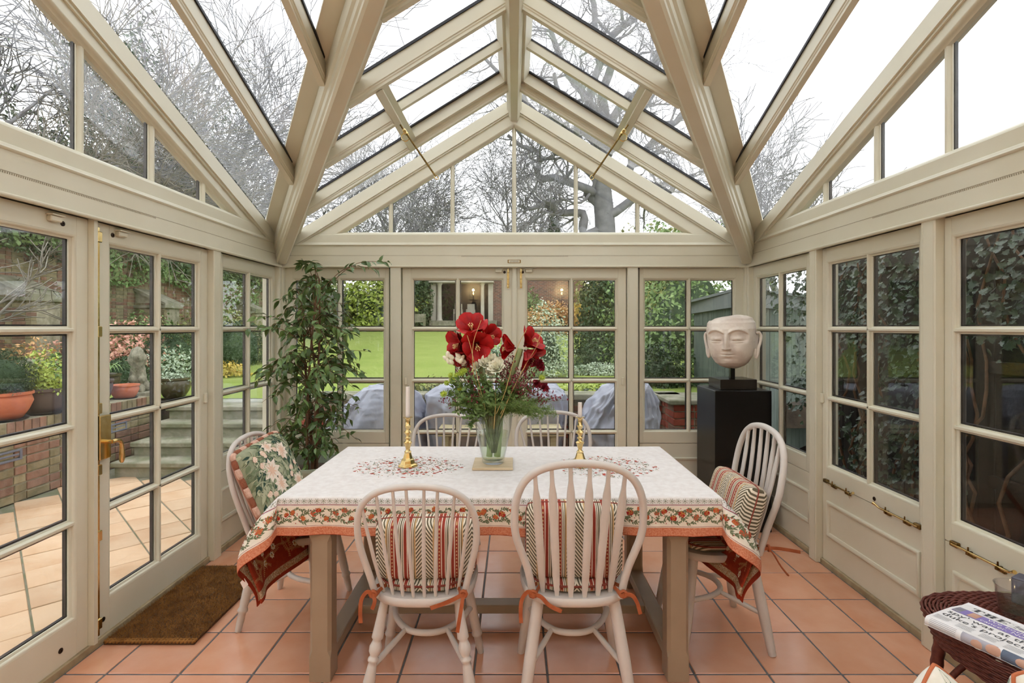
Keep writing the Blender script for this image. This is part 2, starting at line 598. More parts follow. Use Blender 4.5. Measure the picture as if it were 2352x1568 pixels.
def rake(fr, root, uc, ue, zfun, band, side, n0=-.06, n1=.027, nroof=.050, roofband=.055):
    """sloping members of the gable, from the eaves end ue to the apex uc"""
    ze, zc = zfun(ue), zfun(uc)
    # flat band between glass and roof
    MB(fr).poly([(ue, ze - band, n0), (uc, zc - band, n0), (uc, zc, n0), (ue, ze, n0)], (0, 0, n1 - n0)).build('gable_rake', 'paint', root)
    m = MB(fr)   # moulding along the glass edge
    L = math.hypot(uc - ue, zc - ze)
    m.prism((ue, ze - band, 0), (uc, zc - band, 0), [(-.022 * side, -.02), (0, -.02), (0, .027), (-.006 * side, .026), (-.013 * side, .016), (-.014 * side, .008), (-.022 * side, .002)], (0, 0, 1))
    m.build('rake_moulding', 'paint', root, True, 50)
    # rafter that carries the roof glass against the wall
    k = .100
    m = MB(fr).poly([(ue, ze - k, n1), (uc, zc - k, n1), (uc, zc - .004, n1), (ue, ze - .004, n1)], (0, 0, nroof - n1))
    m.poly([(ue, ze - k - .014, n1), (uc, zc - k - .016, n1), (uc, zc - k, n1), (ue, ze - k, n1)], (0, 0, .012))
    m.build('wall_rafter', 'paint', root)

def side_wall(fr, name, posts):
    root = empty(name, kind='structure')
    for a, b in posts:
        post(fr, root, a, b)
    e0, e1 = YR, DB
    m = MB(fr).box(e0, e1, 1.938, 2.112, -.11, PF, c=.002)
    m.build('header_beam', 'paint', root)
    MB(fr).prism((e0, 1.938, PF), (e1, 1.938, PF), [(-.003, -.006), (.012, -.006), (.013, .003), (.008, .009), (0, .010), (-.003, .008)], (0, 0, 1)).build('header_moulding', 'paint', root, True, 50)
    v = MB(fr)
    v.box(e0, e1, 2.0205, 2.0228, PF - .001, PF + .0006)
    for k in range(int((2.75 - e0) / .009)):
        u = e0 + .009 * k
        v.box(u, u + .0042, 2.0125, 2.0195, PF - .001, PF + .0007)
    v.build('vent_slots', 'groove_shade', root)
    MB(fr).box(e0, e1, -.03, .03, -.13, .012, c=.004).build('bottom_sill', 'sill_wood', root)
    zc = lambda u: ZR - SCR * abs(u - YC)
    gable(fr, root, YC, 2.405, SCR, [3.247 - .459 * k for k in range(10)], (e0, DB))
    s = 1 if fr is FL else 1
    rake(fr, root, YC, 4.25, zc, .165, 1)
    rake(fr, root, YC, YR, zc, .165, -1)
    return root
wl = side_wall(FL, 'wall_left', [(3.278, 3.362), (1.38, 1.475), (.44, .51), (-.49, -.42), (YR, -1.35), (4.20, 4.36)])
wr = side_wall(FRT, 'wall_right', [(3.262, 3.340), (2.338, 2.420), (1.38, 1.475), (.44, .51), (-.49, -.42), (YR, -1.35), (4.20, 4.36)])
# meeting stile of the left doors
MB(FL).prism((2.372, .03, 0), (2.372, DOORH, 0), [(-.014, -.046), (.014, -.046), (.0135, .012), (.012, .020), (.009, .026), (-.012, .026), (-.0125, .020), (-.006 - .007, .014)], (0, 0, 1)).build('astragal', 'paint', d1, True, 40)

wb = empty('wall_back', kind='structure')
for a, b in ((-.992, -.909), (.909, .992)):
    post(FB, wb, a, b)
for a, b in ((-2.0, -1.846), (1.848, 2.0)):
    post(FB, wb, a, b)
m = MB(FB).box(-1.98, 1.98, 1.938, 2.112, -.11, PF, c=.002); m.build('header_beam', 'paint', wb)
MB(FB).prism((-1.86, 1.938, PF), (1.86, 1.938, PF), [(-.003, -.006), (.012, -.006), (.013, .003), (.008, .009), (0, .010), (-.003, .008)], (0, 0, 1)).build('header_moulding', 'paint', wb, True, 50)
v = MB(FB); v.box(-1.86, 1.86, 2.0205, 2.0228, PF - .001, PF + .0006)
for k in range(90):
    u = -.42 + .0095 * k
    v.box(u, u + .0042, 2.013, 2.0195, PF - .001, PF + .0007)
v.build('vent_slots', 'groove_shade', wb)
MB(FB).box(-1.98, 1.98, -.03, .03, -.13, .012, c=.004).build('bottom_sill', 'sill_wood', wb)
gable(FB, wb, 0, 1.45, SM, [-1.0, -.5, 0, .5, 1.0], (-1.86, 1.86))
zm = lambda u: ZR - SM * abs(u)
rake(FB, wb, 0, -1.87, zm, .203, -1)
rake(FB, wb, 0, 1.87, zm, .203, 1)
MB(FB).prism((.002, .03, 0), (.002, DOORH, 0), [(-.022, -.046), (.022, -.046), (.022, .006), (.020, .014), (.012, .020), (-.012, .020), (-.020, .014), (-.022, .006)], (0, 0, 1)).build('astragal', 'paint', d3, True, 40)
# cream catch blocks, key plates, hinges as door parts
def block(fr, root, u, v, w=.055, h=.024):
    MB(fr).box(u - w / 2, u + w / 2, v - h / 2, v + h / 2, -.001, .022, c=.004).box(u - w / 2 - .004, u + w / 2 + .004, v + h / 2, v + h / 2 + .006, -.001, .030, c=.001).build('catch_block', 'paint', root)
def rose(fr, root, u, v, r=.011):
    m2 = MB(fr)
    prof = [(r, 0), (r, .0025), (r * .75, .004), (r * .35, .004), (r * .3, .0005)]
    vs, fs = [], []
    for rr, nn in prof:
        for k in range(16):
            vs.append((u + rr * math.cos(2 * PI * k / 16), v + rr * math.sin(2 * PI * k / 16), nn))
    for i in range(len(prof) - 1):
        for k in range(16):
            fs.append([i * 16 + k, i * 16 + (k + 1) % 16, (i + 1) * 16 + (k + 1) % 16, (i + 1) * 16 + k])
    fs.append([4 * 16 + k for k in range(16)])
    m2.add(vs, fs)
    m2.build('key_rose', 'bronze_dark', root, True, 40)
block(FL, d1, 2.175, 1.895); rose(FL, d1, 2.225, 1.885)
block(FL, d2, 2.545, 1.895); rose(FL, d2, 2.502, 1.885)
rose(FL, d1, 2.215, .095); rose(FL, d2, 2.445, .10)
block(FB, d3, -.125, 1.902); rose(FB, d3, -.078, 1.893)
block(FB, d4, .118, 1.902); rose(FB, d4, .068, 1.893)
rose(FRT, w5, 2.79, .545); 
for fr, root, u in ((FL, d2, 3.245), (FB, d3, -.872), (FB, d4, .875), (FRT, w5, 3.252)):
    MB(fr).box(u - .011, u + .011, .985, 1.045, -.001, .014, c=.003).build('catch_block', 'paint', root)
# brass espagnolette with lock case and lever handle on the left door
eb = MB(FL)
eb.box(2.398, 2.412, .045, 1.905, .0, .012, c=.002)
eb.build('espagnolette_rod', 'brass', d2)
for vv in (1.86, 1.43, 1.08, .80, .50, .10):
    MB(FL).box(2.392, 2.420, vv - .024, vv + .024, -.001, .018, c=.003).build('rod_guide', 'brass', d2)
lc = MB(FL).box(2.394, 2.462, .845, 1.045, -.001, .026, c=.003).build('lock_case', 'brass', d2)
hm = MB(FL)
hm.tube([(2.428, .925, .02), (2.428, .925, .058)], .009, 10)
hm.tube(catmull([(2.424, .925, .058), (2.450, .926, .060), (2.472, .915, .061), (2.480, .885, .061), (2.482, .845, .060), (2.483, .815, .058)], 4),
        [.010, .010, .010, .0098, .0095, .009, .009, .0088, .0085, .0085, .009, .0095, .010, .0108, .0115, .012, .0122, .012, .0115, .010, .006], 10)
hm.build('lever_handle', 'brass', d2, True, 60)
# brass bolts at the head of the garden doors
for root, u in ((d3, -.049), (d4, .055)):
    b = MB(FB)
    b.box(u - .009, u + .009, 1.765, 1.905, -.001, .004, c=.001)
    b.tube([(u, 1.775, .010), (u, 1.925, .010)], .0048, 8)
    b.build('flush_bolt', 'brass', root, True, 40)
    b = MB(FB)
    for vv in (1.89, 1.84, 1.80, 1.775):
        b.tube([(u, vv - .006, .010), (u, vv, .010), (u, vv + .006, .010)], [.006, .0085, .006], 8)
    b.build('bolt_knob', 'brass', root, True, 60)
# maker's plate over the garden doors
mp = MB(FB)
mp.box(-.052, .052, 1.962, 1.988, PF, PF + .003, c=.0012)
o_ = mp.build('name_plate', 'brass_old', wb)
mp = MB(FB).box(-.044, .044, 1.966, 1.984, PF + .003, PF + .0036); mp.build('plate_face', 'paint', o_)
for z_ in (1.979, 1.975, 1.971):
    mp = MB(FB)
    random.seed(int(z_ * 1000))
    u = -.034
    while u < .034:
        w_ = random.uniform(.003, .008)
        mp.box(u, u + w_, z_ - .0009, z_ + .0009, PF + .0036, PF + .0039)
        u += w_ + .002
    mp.build('engraved_line', 'bronze_dark', o_)
# brass casement stays on the right-hand windows
def stay(root, ua, ub, v):
    s = 1 if ub > ua else -1
    L = abs(ub - ua)
    P = lambda t, dv=0, n=.016: (ua + s * L * t, v + dv, n)
    b = MB(FRT)
    b.tube(catmull([P(0, .016, .026), P(.05, .010, .022), P(.12, 0), P(.3), P(.6), P(.9), P(1.0)], 5), [.0075, .008, .0075, .0065, .006, .0055] + [.0048] * 25, 8)
    b.build('casement_stay', 'brass', root, True, 60)
    for t in (.27, .72):
        b = MB(FRT)
        x, vv, nn = P(t)
        b.box(x - .022, x + .022, v - .020, v - .007, -.002, .010, c=.002)
        b.box(x - .005, x + .005, v - .012, v + .002, -.002, .022, c=.001)
        b.tube([(x, v, .016), (x, v + .020, .016)], [.004, .003], 6)
        b.build('stay_pin', 'brass_old', root, True, 40)
    x, vv, nn = P(.97)
    MB(FRT).box(x - .020, x + .020, v - .010, v + .012, -.002, .018, c=.003).build('stay_pivot', 'brass_old', root)
stay(w5, 2.925, 3.215, .517)
stay(w5, 2.765, 2.47, .517)
stay(w6, 1.98, 2.28, .517)

# ------------------------------------------------------------------ house wall behind the camera
hw = empty('wall_rear', kind='structure')
MB().poly([(-2.0, YR, -.05), (2.0, YR, -.05), (2.0, YR, 2.2), (0, YR, 3.45), (-2.0, YR, 2.2)], (0, -.15, 0)).build('plaster', 'house_wall', hw)
# ------------------------------------------------------------------ roof: ridge, valleys, rafters, panes, opening lights
roof = empty('ceiling', kind='structure')
RAF = [(-.025, .0), (.025, .0), (.025, -.078), (.020, -.083), (.020, -.088), (.016, -.094), (.016, -.106), (-.016, -.106), (-.016, -.094), (-.020, -.088), (-.020, -.083), (-.025, -.078)]
SEAL = [(-.033, -.008), (.033, -.008), (.033, .006), (-.033, .006)]
def rafter(A, B, up, prof=RAF, name='rafter'):
    o = MB().prism(A, B, prof, up).build(name, 'paint', roof)
    MB().prism(A, B, SEAL, up).build('seal', 'rubber', o)
    return o
def zM(x): return ZR - SM * abs(x)
def zC(y): return ZR - SCR * abs(y - YC)
def xv(y): return 1.86 * abs(y - YC) / (4.23 - YC)     # plan of the valley
def yv(x): return (4.23 - YC) * abs(x) / 1.86          # distance from the cross ridge
# ridge beams with a moulded underside
RID = [(-.058, 0), (.058, 0), (.058, -.105), (.046, -.118), (.046, -.150), (.036, -.160), (.036, -.178), (.026, -.190), (-.026, -.190), (-.036, -.178), (-.036, -.160), (-.046, -.150), (-.046, -.118), (-.058, -.105)]
MB().prism((0, 4.25, ZR), (0, YR, ZR), RID, (0, 0, 1)).build('ridge_beam', 'paint', roof)
MB().prism((-1.86, YC, ZR), (1.86, YC, ZR), RID, (0, 0, 1)).build('ridge_beam', 'paint', roof)
# valley beams
VAL = [(-.062, .0), (.062, .0), (.062, -.085), (.050, -.098), (.050, -.135), (.042, -.146), (.042, -.168), (.030, -.180), (-.030, -.180), (-.042, -.168), (-.042, -.146), (-.050, -.135), (-.050, -.098), (-.062, -.085)]
BRD = [(-.135, .045), (0, -.012), (.135, .045), (.135, .060), (0, .015), (-.135, .060)]
for sx in (-1, 1):
    for ye in (4.23, YR):
        A = Vector((sx * 1.87, ye, zM(1.87) - .01)); B = Vector((0, YC, ZR - .01))
        o = MB().prism(A, B, VAL, (0, 0, 1)).build('valley_beam', 'paint', roof)
        MB().prism(A, B, BRD, (0, 0, 1)).build('valley_board', 'paint', roof)
# rafters of the main roof (planes across the view), both sides of the ridge, and mirrored behind the cross ridge
YS = [3.785, 3.295, 2.825, 2.345, 1.865]
TX = .78
def pane(pts, name='roof_pane', parent=None):
    MB().poly(pts, (0, 0, .006)).build(name, 'roof_glass', parent or roof)
def PM(x, y, dz=.008): return (x, y, zM(x) + dz)
def PC(x, y, dz=.008): return (x, y, zC(y) + dz)
for my in (0, 1):
    fy = (lambda y: y) if my == 0 else (lambda y: 2 * YC - y)
    for sx in (-1, 1):
        up = Vector((sx * SM, 0, 1))
        for i, y in enumerate(YS):
            x1 = xv(y) - .05
            x0 = .05 if i != 1 else TX
            rafter((sx * x0, fy(y), zM(x0)), (sx * x1, fy(y), zM(x1)), up)
        # trimmer between the two rafters that hold the opening light
        MB().prism((sx * TX, fy(YS[0]), zM(TX)), (sx * TX, fy(YS[2]), zM(TX)), [(-.024, .0), (.024, .0), (.024, -.10), (.018, -.106), (-.018, -.106), (-.024, -.10)], up).build('trimmer', 'paint', roof)
        # fixed panes
        yy = [4.20] + YS + [YC]
        for i in range(len(yy) - 1):
            ya, yb = yy[i], yy[i + 1]
            if i in (1, 2):
                pane([PM(sx * TX, fy(ya)), PM(sx * xv(ya), fy(ya)), PM(sx * xv(yb), fy(yb)), PM(sx * TX, fy(yb))])
            elif i == len(yy) - 2:
                pane([PM(sx * .03, fy(ya)), PM(sx * xv(ya), fy(ya)), PM(0, fy(yb))])
            else:
                pane([PM(sx * .03, fy(ya)), PM(sx * xv(ya), fy(ya)), PM(sx * xv(yb), fy(yb)), PM(sx * .03, fy(yb))])
        # rafters of the cross roof (planes along the view)
        upc = Vector((0, SCR if my == 0 else -SCR, 1))
        xs = [1.393, .928, .463]
        for x in xs:
            y0, y1 = YC + .05, YC + yv(x) - .07
            rafter((sx * (x + .025), fy(y0), zC(y0)), (sx * (x + .025), fy(y1), zC(y1)), upc)
        xx = [1.85] + xs + [0]
        for i in range(len(xx) - 1):
            xa, xb = xx[i], xx[i + 1]
            if xb == 0:
                pane([PC(sx * xa, fy(YC)), PC(sx * xa, fy(YC + yv(xa))), PC(0, fy(YC))])
            else:
                pane([PC(sx * xa, fy(YC)), PC(sx * xa, fy(YC + yv(xa))), PC(sx * xb, fy(YC + yv(xb))), PC(sx * xb, fy(YC))])
# opening roof lights either side of the ridge
def roof_light(sx, nm, yf, yn):
    root = empty(nm, kind='structure')
    up = Vector((sx * SM, 0, 1)).normalized()
    sl = Vector((sx, 0, -SM)).normalized()
    Zo = .012
    def P(x, y, n=0): 
        p = Vector((sx * x, y, zM(x))) + up * (n + Zo)
        return p
    ya, yb = yf + .012 - .035, yn + .035
    xa, xb = .062, TX - .012
    prof = [(-.022, -.075), (.022, -.075), (.022, .0), (-.022, .0)]
    for y in (yf - .045, yn + .045):
        MB().prism(P(xa, y), P(xb, y), prof, up).build('sash_stile', 'paint', root)
    for x in (xa + .02, xb - .022):
        MB().prism(P(x, yf - .03), P(x, yn + .03), prof, up).build('sash_rail', 'paint', root)
    ym = (yf + yn) / 2
    MB().prism(P(xa, ym), P(xb, ym), [(-.016, -.055), (.016, -.055), (.018, -.02), (.018, 0), (-.018, 0), (-.018, -.02)], up).build('glazing_bar', 'paint', root)
    sl_ = MB()
    for y in (yf - .07, ym, yn + .07):
        sl_.prism(P(xa, y), P(xb, y), [(-.024, -.006), (.024, -.006), (.024, .002), (-.024, .002)], up)
    sl_.build('seal', 'rubber', root)
    for a, b in ((yf - .04, ym), (ym, yn + .04)):
        MB().poly([P(xa, a, .002), P(xb, a, .002), P(xb, b, .002), P(xa, b, .002)], tuple(up * .006)).build('pane', 'roof_glass', root)
    # brass screw jack hanging from the lower rail
    J = Vector((sx * .735, ym + .02, zM(.735) - .085))
    E = Vector((sx * .497, ym + .02, 2.402))
    t = (E - J).normalized()
    b = MB()
    n_ = 60
    b.tube([J + (E - J) * (k / n_) for k in range(n_ + 1)], [.0052 if k % 2 else .0066 for k in range(n_ + 1)], 7)
    b.build('screw_rod', 'brass_old', root, True, 60)
    b = MB()
    K = J - t * .055
    b.tube([K, J + t * .02], .009, 8)
    b.box(K.x - .012, K.x + .012, K.y - .016, K.y + .016, K.z - .012, K.z + .014, c=.003)
    Q = J + t * .09
    b.tube([Q - t * .018, Q + t * .018], .0125, 10)
    b.tube([Q + Vector((.025 * math.cos(a), 0, -.02 + .025 * math.sin(a) - .012)) for a in [k * PI / 8 for k in range(16)]], .003, 6, closed=True)
    b.tube([Q + Vector((0, -.02, 0)), Q + Vector((0, .02, 0))], .009, 8)
    b.build('jack_body', 'brass', root, True, 50)
    b = MB()
    c = E + t * .014
    b.tube([c + (t * math.cos(a) + t.orthogonal().normalized() * math.sin(a)) * .014 for a in [k * PI / 8 for k in range(16)]], .0032, 6, closed=True)
    b.build('pull_ring', 'brass', root, True, 60)
roof_light(-1, 'window_20', 3.785, 2.825)
roof_light(1, 'window_21', 3.785, 2.825)
# ------------------------------------------------------------------ dining table
TX0, TX1, TY0, TY1, TT = -.953, .835, 2.14, 3.04, .762
table = empty('dining_table', ((TX0 + TX1) / 2, (TY0 + TY1) / 2, 0), 0, 'taupe painted farmhouse dining table under the patterned cloth', 'table')
_c = Vector(table.location)
MB().box(TX0 - _c.x, TX1 - _c.x, TY0 - _c.y, TY1 - _c.y, TT - .03, TT - .001, c=.004).build('table_top', 'paint_table', table)
def stop_chamfer_leg(x0, y0, s=.088, h=.732):
    m = MB()
    def ring(z, c):
        x1, y1 = x0 + s, y0 + s
        return [(x0 + c, y0, z), (x1 - c, y0, z), (x1, y0 + c, z), (x1, y1 - c, z), (x1 - c, y1, z), (x0 + c, y1, z), (x0, y1 - c, z), (x0, y0 + c, z)]
    zs = [(0, .002), (.10, .002), (.125, .013), (h - .16, .013), (h - .135, .002), (h, .002)]
    vs = [p for z, c in zs for p in ring(z, c)]
    fs = [list(range(8))[::-1], [40 + k for k in range(8)]]
    for i in range(5):
        for k in range(8):
            fs.append([i * 8 + k, i * 8 + (k + 1) % 8, (i + 1) * 8 + (k + 1) % 8, (i + 1) * 8 + k])
    m.add(vs, fs)
    return m
LX = (-.838 - _c.x, .627 - _c.x); LY = (2.160 - _c.y, 2.935 - _c.y)
for x in LX:
    for y in LY:
        stop_chamfer_leg(x, y).build('leg', 'paint_table', table)
for x in LX:
    MB().box(x + .008, x + .080, LY[0] + .07, LY[1] + .02, .052, .100, c=.004).build('side_stretcher', 'paint_table', table)
    MB().box(x + .02, x + .07, LY[0] + .07, LY[1] + .02, .62, .731).build('apron', 'paint_table', table)
MB().box(LX[0] + .08, LX[1] + .01, 2.575 - _c.y, 2.650 - _c.y, .054, .096, c=.004).build('centre_stretcher', 'paint_table', table)
for y in (LY[0] + .02, LY[1] + .04):
    MB().box(LX[0] + .07, LX[1] + .02, y, y + .025, .62, .731).build('apron', 'paint_table', table)

# ------------------------------------------------------------------ tablecloth: draped two-sided cloth with its print laid on it
mat('cloth_white', lin(230, 224, 219), 0.9, col2=lin(221, 213, 207), scale=40, bump=0.12, bscale=500, spec=0.15)
mat('cloth_band', lin(238, 226, 208), 0.9, col2=lin(232, 217, 197), scale=30, bump=0.12, bscale=500, spec=0.15)
mat('cloth_orange', lin(198, 112, 78), 0.9, col2=lin(216, 148, 116), scale=170, bump=0.2, bscale=400, spec=0.15)
mat('lining_red', lin(158, 58, 32), 0.9, col2=lin(144, 48, 28), scale=60, bump=0.1, bscale=400, spec=0.15)
mat('lining_beige', lin(206, 184, 152), 0.9, col2=lin(160, 118, 84), scale=190, spec=0.15)
mat('lining_inner', lin(184, 82, 42), 0.9, spec=0.15)
mat('print_green', lin(110, 116, 86), 0.9, spec=0.1)
mat('print_red', lin(168, 48, 44), 0.9, spec=0.1)
mat('print_gold', lin(190, 130, 70), 0.9, spec=0.1)
mat('print_rust', lin(196, 92, 62), 0.9, spec=0.1)
mat('print_cream', lin(232, 214, 184), 0.9, spec=0.1)
mat('print_tan', lin(196, 138, 92), 0.9, spec=0.1)
mat('print_rose', lin(186, 92, 88), 0.9, spec=0.1)
mat('print_line', lin(150, 44, 50), 0.9, spec=0.1)
mat('tag_white', lin(236, 222, 214), 0.8)
OL, OR_, OF, OB = .47, .45, .158, .16       # overhangs left, right, front, back
CTOP = TT + .002
def cloth(x, y):
    dx = max(TX0 - x, 0.0) or max(x - TX1, 0.0)
    dy = max(TY0 - y, 0.0) or max(y - TY1, 0.0)
    sx = -1 if x < TX0 else 1
    sy = -1 if y < TY0 else 1
    bx, by = min(max(x, TX0), TX1), min(max(y, TY0), TY1)
    if dx == 0 and dy == 0:
        return Vector((x, y, CTOP + .0006 * math.sin(x * 9) * math.sin(y * 11)))
    r = math.hypot(dx, dy)
    ph = math.atan2(dy, dx)               # 0 = side flap, pi/2 = front or back flap
    k = ph / (PI / 2)
    wave = 0.0
    if dx == 0:
        wave = .010 * (dy / .16) * math.sin(x * 11 + .5) + .006 * (dy / .16) * math.sin(x * 27)
        wave *= sst(0, .15, min(x - TX0, TX1 - x)) 
    if dy == 0:
        wave = .030 * (dx / .45) * math.sin((y - TY0) * 9.0 + (0.4 if sx < 0 else 1.2)) * sst(0, .12, min(y - TY0, TY1 - y))
    so = .13 * math.sin(min(r / .27, 1) * PI / 2) - .06 * sst(.27, .47, r)      # side flaps billow out
    fo = .010 * (1 - math.exp(-r / .010)) + .05 * r
    w = sst(.25, 1.0, k)
    out = so * (1 - w) + fo * w + .10 * r * math.sin(PI * k) + wave
    psi = PI / 2 * sst(.10, .72, k) - (.35 * math.sin(PI * k / .35) if k < .35 else 0.0)
    dn = r * (.93 + .06 * w) - .006 * (1 - math.exp(-r / .010))
    return Vector((bx + sx * math.cos(psi) * out, by + sy * math.sin(psi) * out, CTOP - dn))
def cnorm(x, y):
    e = .0015
    a = cloth(x + e, y) - cloth(x - e, y)
    b = cloth(x, y + e) - cloth(x, y - e)
    return a.cross(b).normalized()
CE = (TX0 - OL, TX1 + OR_, TY0 - OF, TY1 + OB)
def edge_d(x, y):
    return min(x - CE[0], CE[1] - x, y - CE[2], CE[3] - y)
def axis_pts(lo, hi, a, b, fine):
    p = set()
    for e in (0, .018, .034, .048, .055, .118):
        p.add(round(lo + e, 5)); p.add(round(hi - e, 5))
    n1 = int((a - lo) / fine)
    for k in range(n1 + 1): p.add(round(lo + (a - lo) * k / n1, 5))
    n2 = int((hi - b) / fine)
    for k in range(n2 + 1): p.add(round(b + (hi - b) * k / n2, 5))
    for k in range(1, 61): p.add(round(a + (b - a) * k / 60, 5))
    for q in (.004, .010, .018): p.add(round(a - q, 5)); p.add(round(b + q, 5))
    p = sorted(p)
    out = [p[0]]
    for q in p[1:]:
        if q - out[-1] > .0012: out.append(q)
    return out
UX = axis_pts(CE[0], CE[1], TX0, TX1, .012)
UY = axis_pts(CE[2], CE[3], TY0, TY1, .008)
clothE = empty('tablecloth', (0, 0, 0), 0, 'white floral tablecloth with rust border and red printed lining draped over the dining table', 'tablecloth')
def mi_out(x, y):
    e = edge_d(x, y)
    return 2 if e < .034 else (1 if e < .118 else 0)
MB().grid(cloth, UX, UY, mifn=mi_out).build('cloth_face', ['cloth_white', 'cloth_band', 'cloth_orange'], clothE, True, 180)
def mi_in(x, y):
    e = edge_d(x, y)
    return 0 if e < .018 else (1 if e < .048 else (0 if e < .20 else 2))
MB().grid(lambda x, y: cloth(x, y) - cnorm(x, y) * .0022, UX, UY, mifn=mi_in, flip=True).build('lining', ['lining_red', 'lining_beige', 'lining_inner'], clothE, True, 180)
def hem(side):
    m = MB()
    for a0, a1, fn in ((UX, UY[0], lambda t: (t, UY[0])), (UX, UY[-1], lambda t: (t, UY[-1])), (UY, UX[0], lambda t: (UX[0], t)), (UY, UX[-1], lambda t: (UX[-1], t))):
        pts = [cloth(*fn(t)) - cnorm(*fn(t)) * .0011 for t in a0]
        m.tube(pts, .0016, 5)
    return m
hem(0).build('hem', 'lining_red', clothE, True, 180)
# --- motif library: flat polygons in 2-D, mapped onto a surface
class Print:
    def __init__(s, surf, norm, off, mats):
        s.surf, s.norm, s.off, s.mats = surf, norm, off, mats
        s.mb = MB()
    def poly(s, pts, mi, lift=0):
        vs = []
        for (x, y) in pts:
            vs.append(s.surf(x, y) + s.norm(x, y) * (s.off + (math.copysign(lift * .0002, s.off))))
        s.mb.add(vs, [list(range(len(vs)))], mi)
    def leaf(s, x, y, a, L, w, mi, lift=0):
        c, n = math.cos(a), math.sin(a)
        prof = [(0, 0), (.3, .5), (.6, .42), (1, 0), (.6, -.42), (.3, -.5)]
        s.poly([(x + c * L * p - n * w * q, y + n * L * p + c * w * q) for p, q in prof], mi, lift)
    def stroke(s, pts, w, mi, lift=0):
        for i in range(len(pts) - 1):
            (x0, y0), (x1, y1) = pts[i], pts[i + 1]
            d = math.hypot(x1 - x0, y1 - y0) or 1e-6
            nx, ny = -(y1 - y0) / d * w / 2, (x1 - x0) / d * w / 2
            s.poly([(x0 + nx, y0 + ny), (x0 - nx, y0 - ny), (x1 - nx, y1 - ny), (x1 + nx, y1 + ny)], mi, lift)
    def tulip(s, x, y, a, R, mo, mi_, lift=1):
        for da, L, m_ in ((-.75, .9, mo), (.75, .9, mo), (-.35, 1.05, mi_), (.35, 1.05, mi_), (0, 1.0, mo)):
            s.leaf(x, y, a + da, R * L, R * .62, m_, lift)
    def flower(s, x, y, R, n, mo, mc, lift=1, a0=0.0):
        for k in range(n):
            s.leaf(x, y, a0 + 2 * PI * k / n, R, R * .75, mo, lift)
        s.dot(x, y, R * .3, mc, lift + 1)
    def dot(s, x, y, r, mi, lift=1):
        s.poly([(x + r * math.cos(2 * PI * k / 6), y + r * math.sin(2 * PI * k / 6)) for k in range(6)], mi, lift)
    def build(s, name, parent):
        o = s.mb.build(name, s.mats, parent)
        o['kind'] = 'stuff'
        return o
pr = Print(cloth, cnorm, .0005, ['print_green', 'print_red', 'print_gold', 'print_rust', 'print_line', 'cloth_white', 'print_rose'])
random.seed(11)
def band_run(fn, L, face):
    """print of the border along one edge: fn(s, e) -> cloth point, e = distance from the hem"""
    ds = .006
    for e0, w in ((.1225, .0022), (.0375, .0018)):
        n = int(L / .0045)
        for k in range(n):
            s0 = k * L / n
            a, b = fn(s0, e0), fn(s0 + L / n * (.75 if e0 < .1 else 1.0), e0)
            pr.stroke([a, b], w, 4)
    # meandering vine
    def vine(s, ph, am): return .0785 + am * math.sin(s * 38 + ph)
    for ph, am in ((0, .026), (2.2, .020), (4.1, .028)):
        n = int(L / .007)
        P = [fn(k * L / n, vine(k * L / n, ph, am)) for k in range(n + 1)]
        pr.stroke(P, .0022, 0)
        for k in range(2, n - 1):
            a = math.atan2(P[k + 1][1] - P[k][1], P[k + 1][0] - P[k][0])
            for sg in (1, -1):
                if random.random() < .62:
                    L2 = random.uniform(.009, .017)
                    pr.leaf(P[k][0], P[k][1], a + sg * random.uniform(.5, 1.0), L2, .0055, 0)
    s = .02
    k = 0
    while s < L - .02:
        e = (.093, .064, .079)[k % 3] + random.uniform(-.006, .006)
        x, y = fn(s, e)
        up = math.atan2(fn(s, e + .01)[1] - y, fn(s, e + .01)[0] - x)
        q = random.random()
        pr.tulip(x, y, up + random.uniform(-1.2, 1.2), random.uniform(.017, .024), 1 if q < .6 else 3, 2 if q < .8 else 0, 2)
        for z in range(3):
            xx, yy = fn(s + random.uniform(-.02, .02), .078 + random.uniform(-.032, .032))
            pr.dot(xx, yy, .0022, 1, 2)
        s += random.uniform(.026, .040); k += 1
    # sprigs
    s = .03
    while s < L - .02:
        for q in range(7):
            x, y = fn(s, .138)
            a = 2 * PI * q / 7 + .3
            pr.stroke([(x, y), (x + .009 * math.cos(a), y + .009 * math.sin(a))], .0012, 0)
            pr.dot(x + .010 * math.cos(a), y + .010 * math.sin(a), .0014, 0)
        s += .026
band_run(lambda s, e: (CE[0] + .13 + s, CE[2] + e), CE[1] - CE[0] - .26, 0)
for xe, sg in ((CE[0], 1), (CE[1], -1)):
    band_run(lambda s, e: (xe + sg * e, CE[2] + .04 + s), .35, 0)
# corner vines
for xe, sg in ((CE[0], 1), (CE[1], -1)):
    for q in range(10):
        pr.leaf(xe + sg * random.uniform(.05, .12), CE[2] + random.uniform(.05, .12), random.uniform(0, 6), .012, .005, 0)
# medallions of scattered flowers on the top
for cx_, cy_, rx, ry in ((-.52, 2.61, .27, .20), (.44, 2.61, .27, .20)):
    for q in range(900):
        a, r = random.uniform(0, 2 * PI), math.sqrt(random.random())
        x, y = cx_ + rx * r * math.cos(a), cy_ + ry * r * math.sin(a)
        if random.random() > 1.25 - r ** 3: continue
        u = random.random()
        if u < .80:
            pr.leaf(x, y, random.uniform(0, 6.3), random.uniform(.010, .020), .0042, 0 if u < .62 else 2)
        elif u < .9:
            pr.dot(x, y, .0035, 3)
        else:
            pr.tulip(x, y, random.uniform(0, 6.3), random.uniform(.010, .016), 6, 3, 1)
pr.build('printed_flowers', clothE)
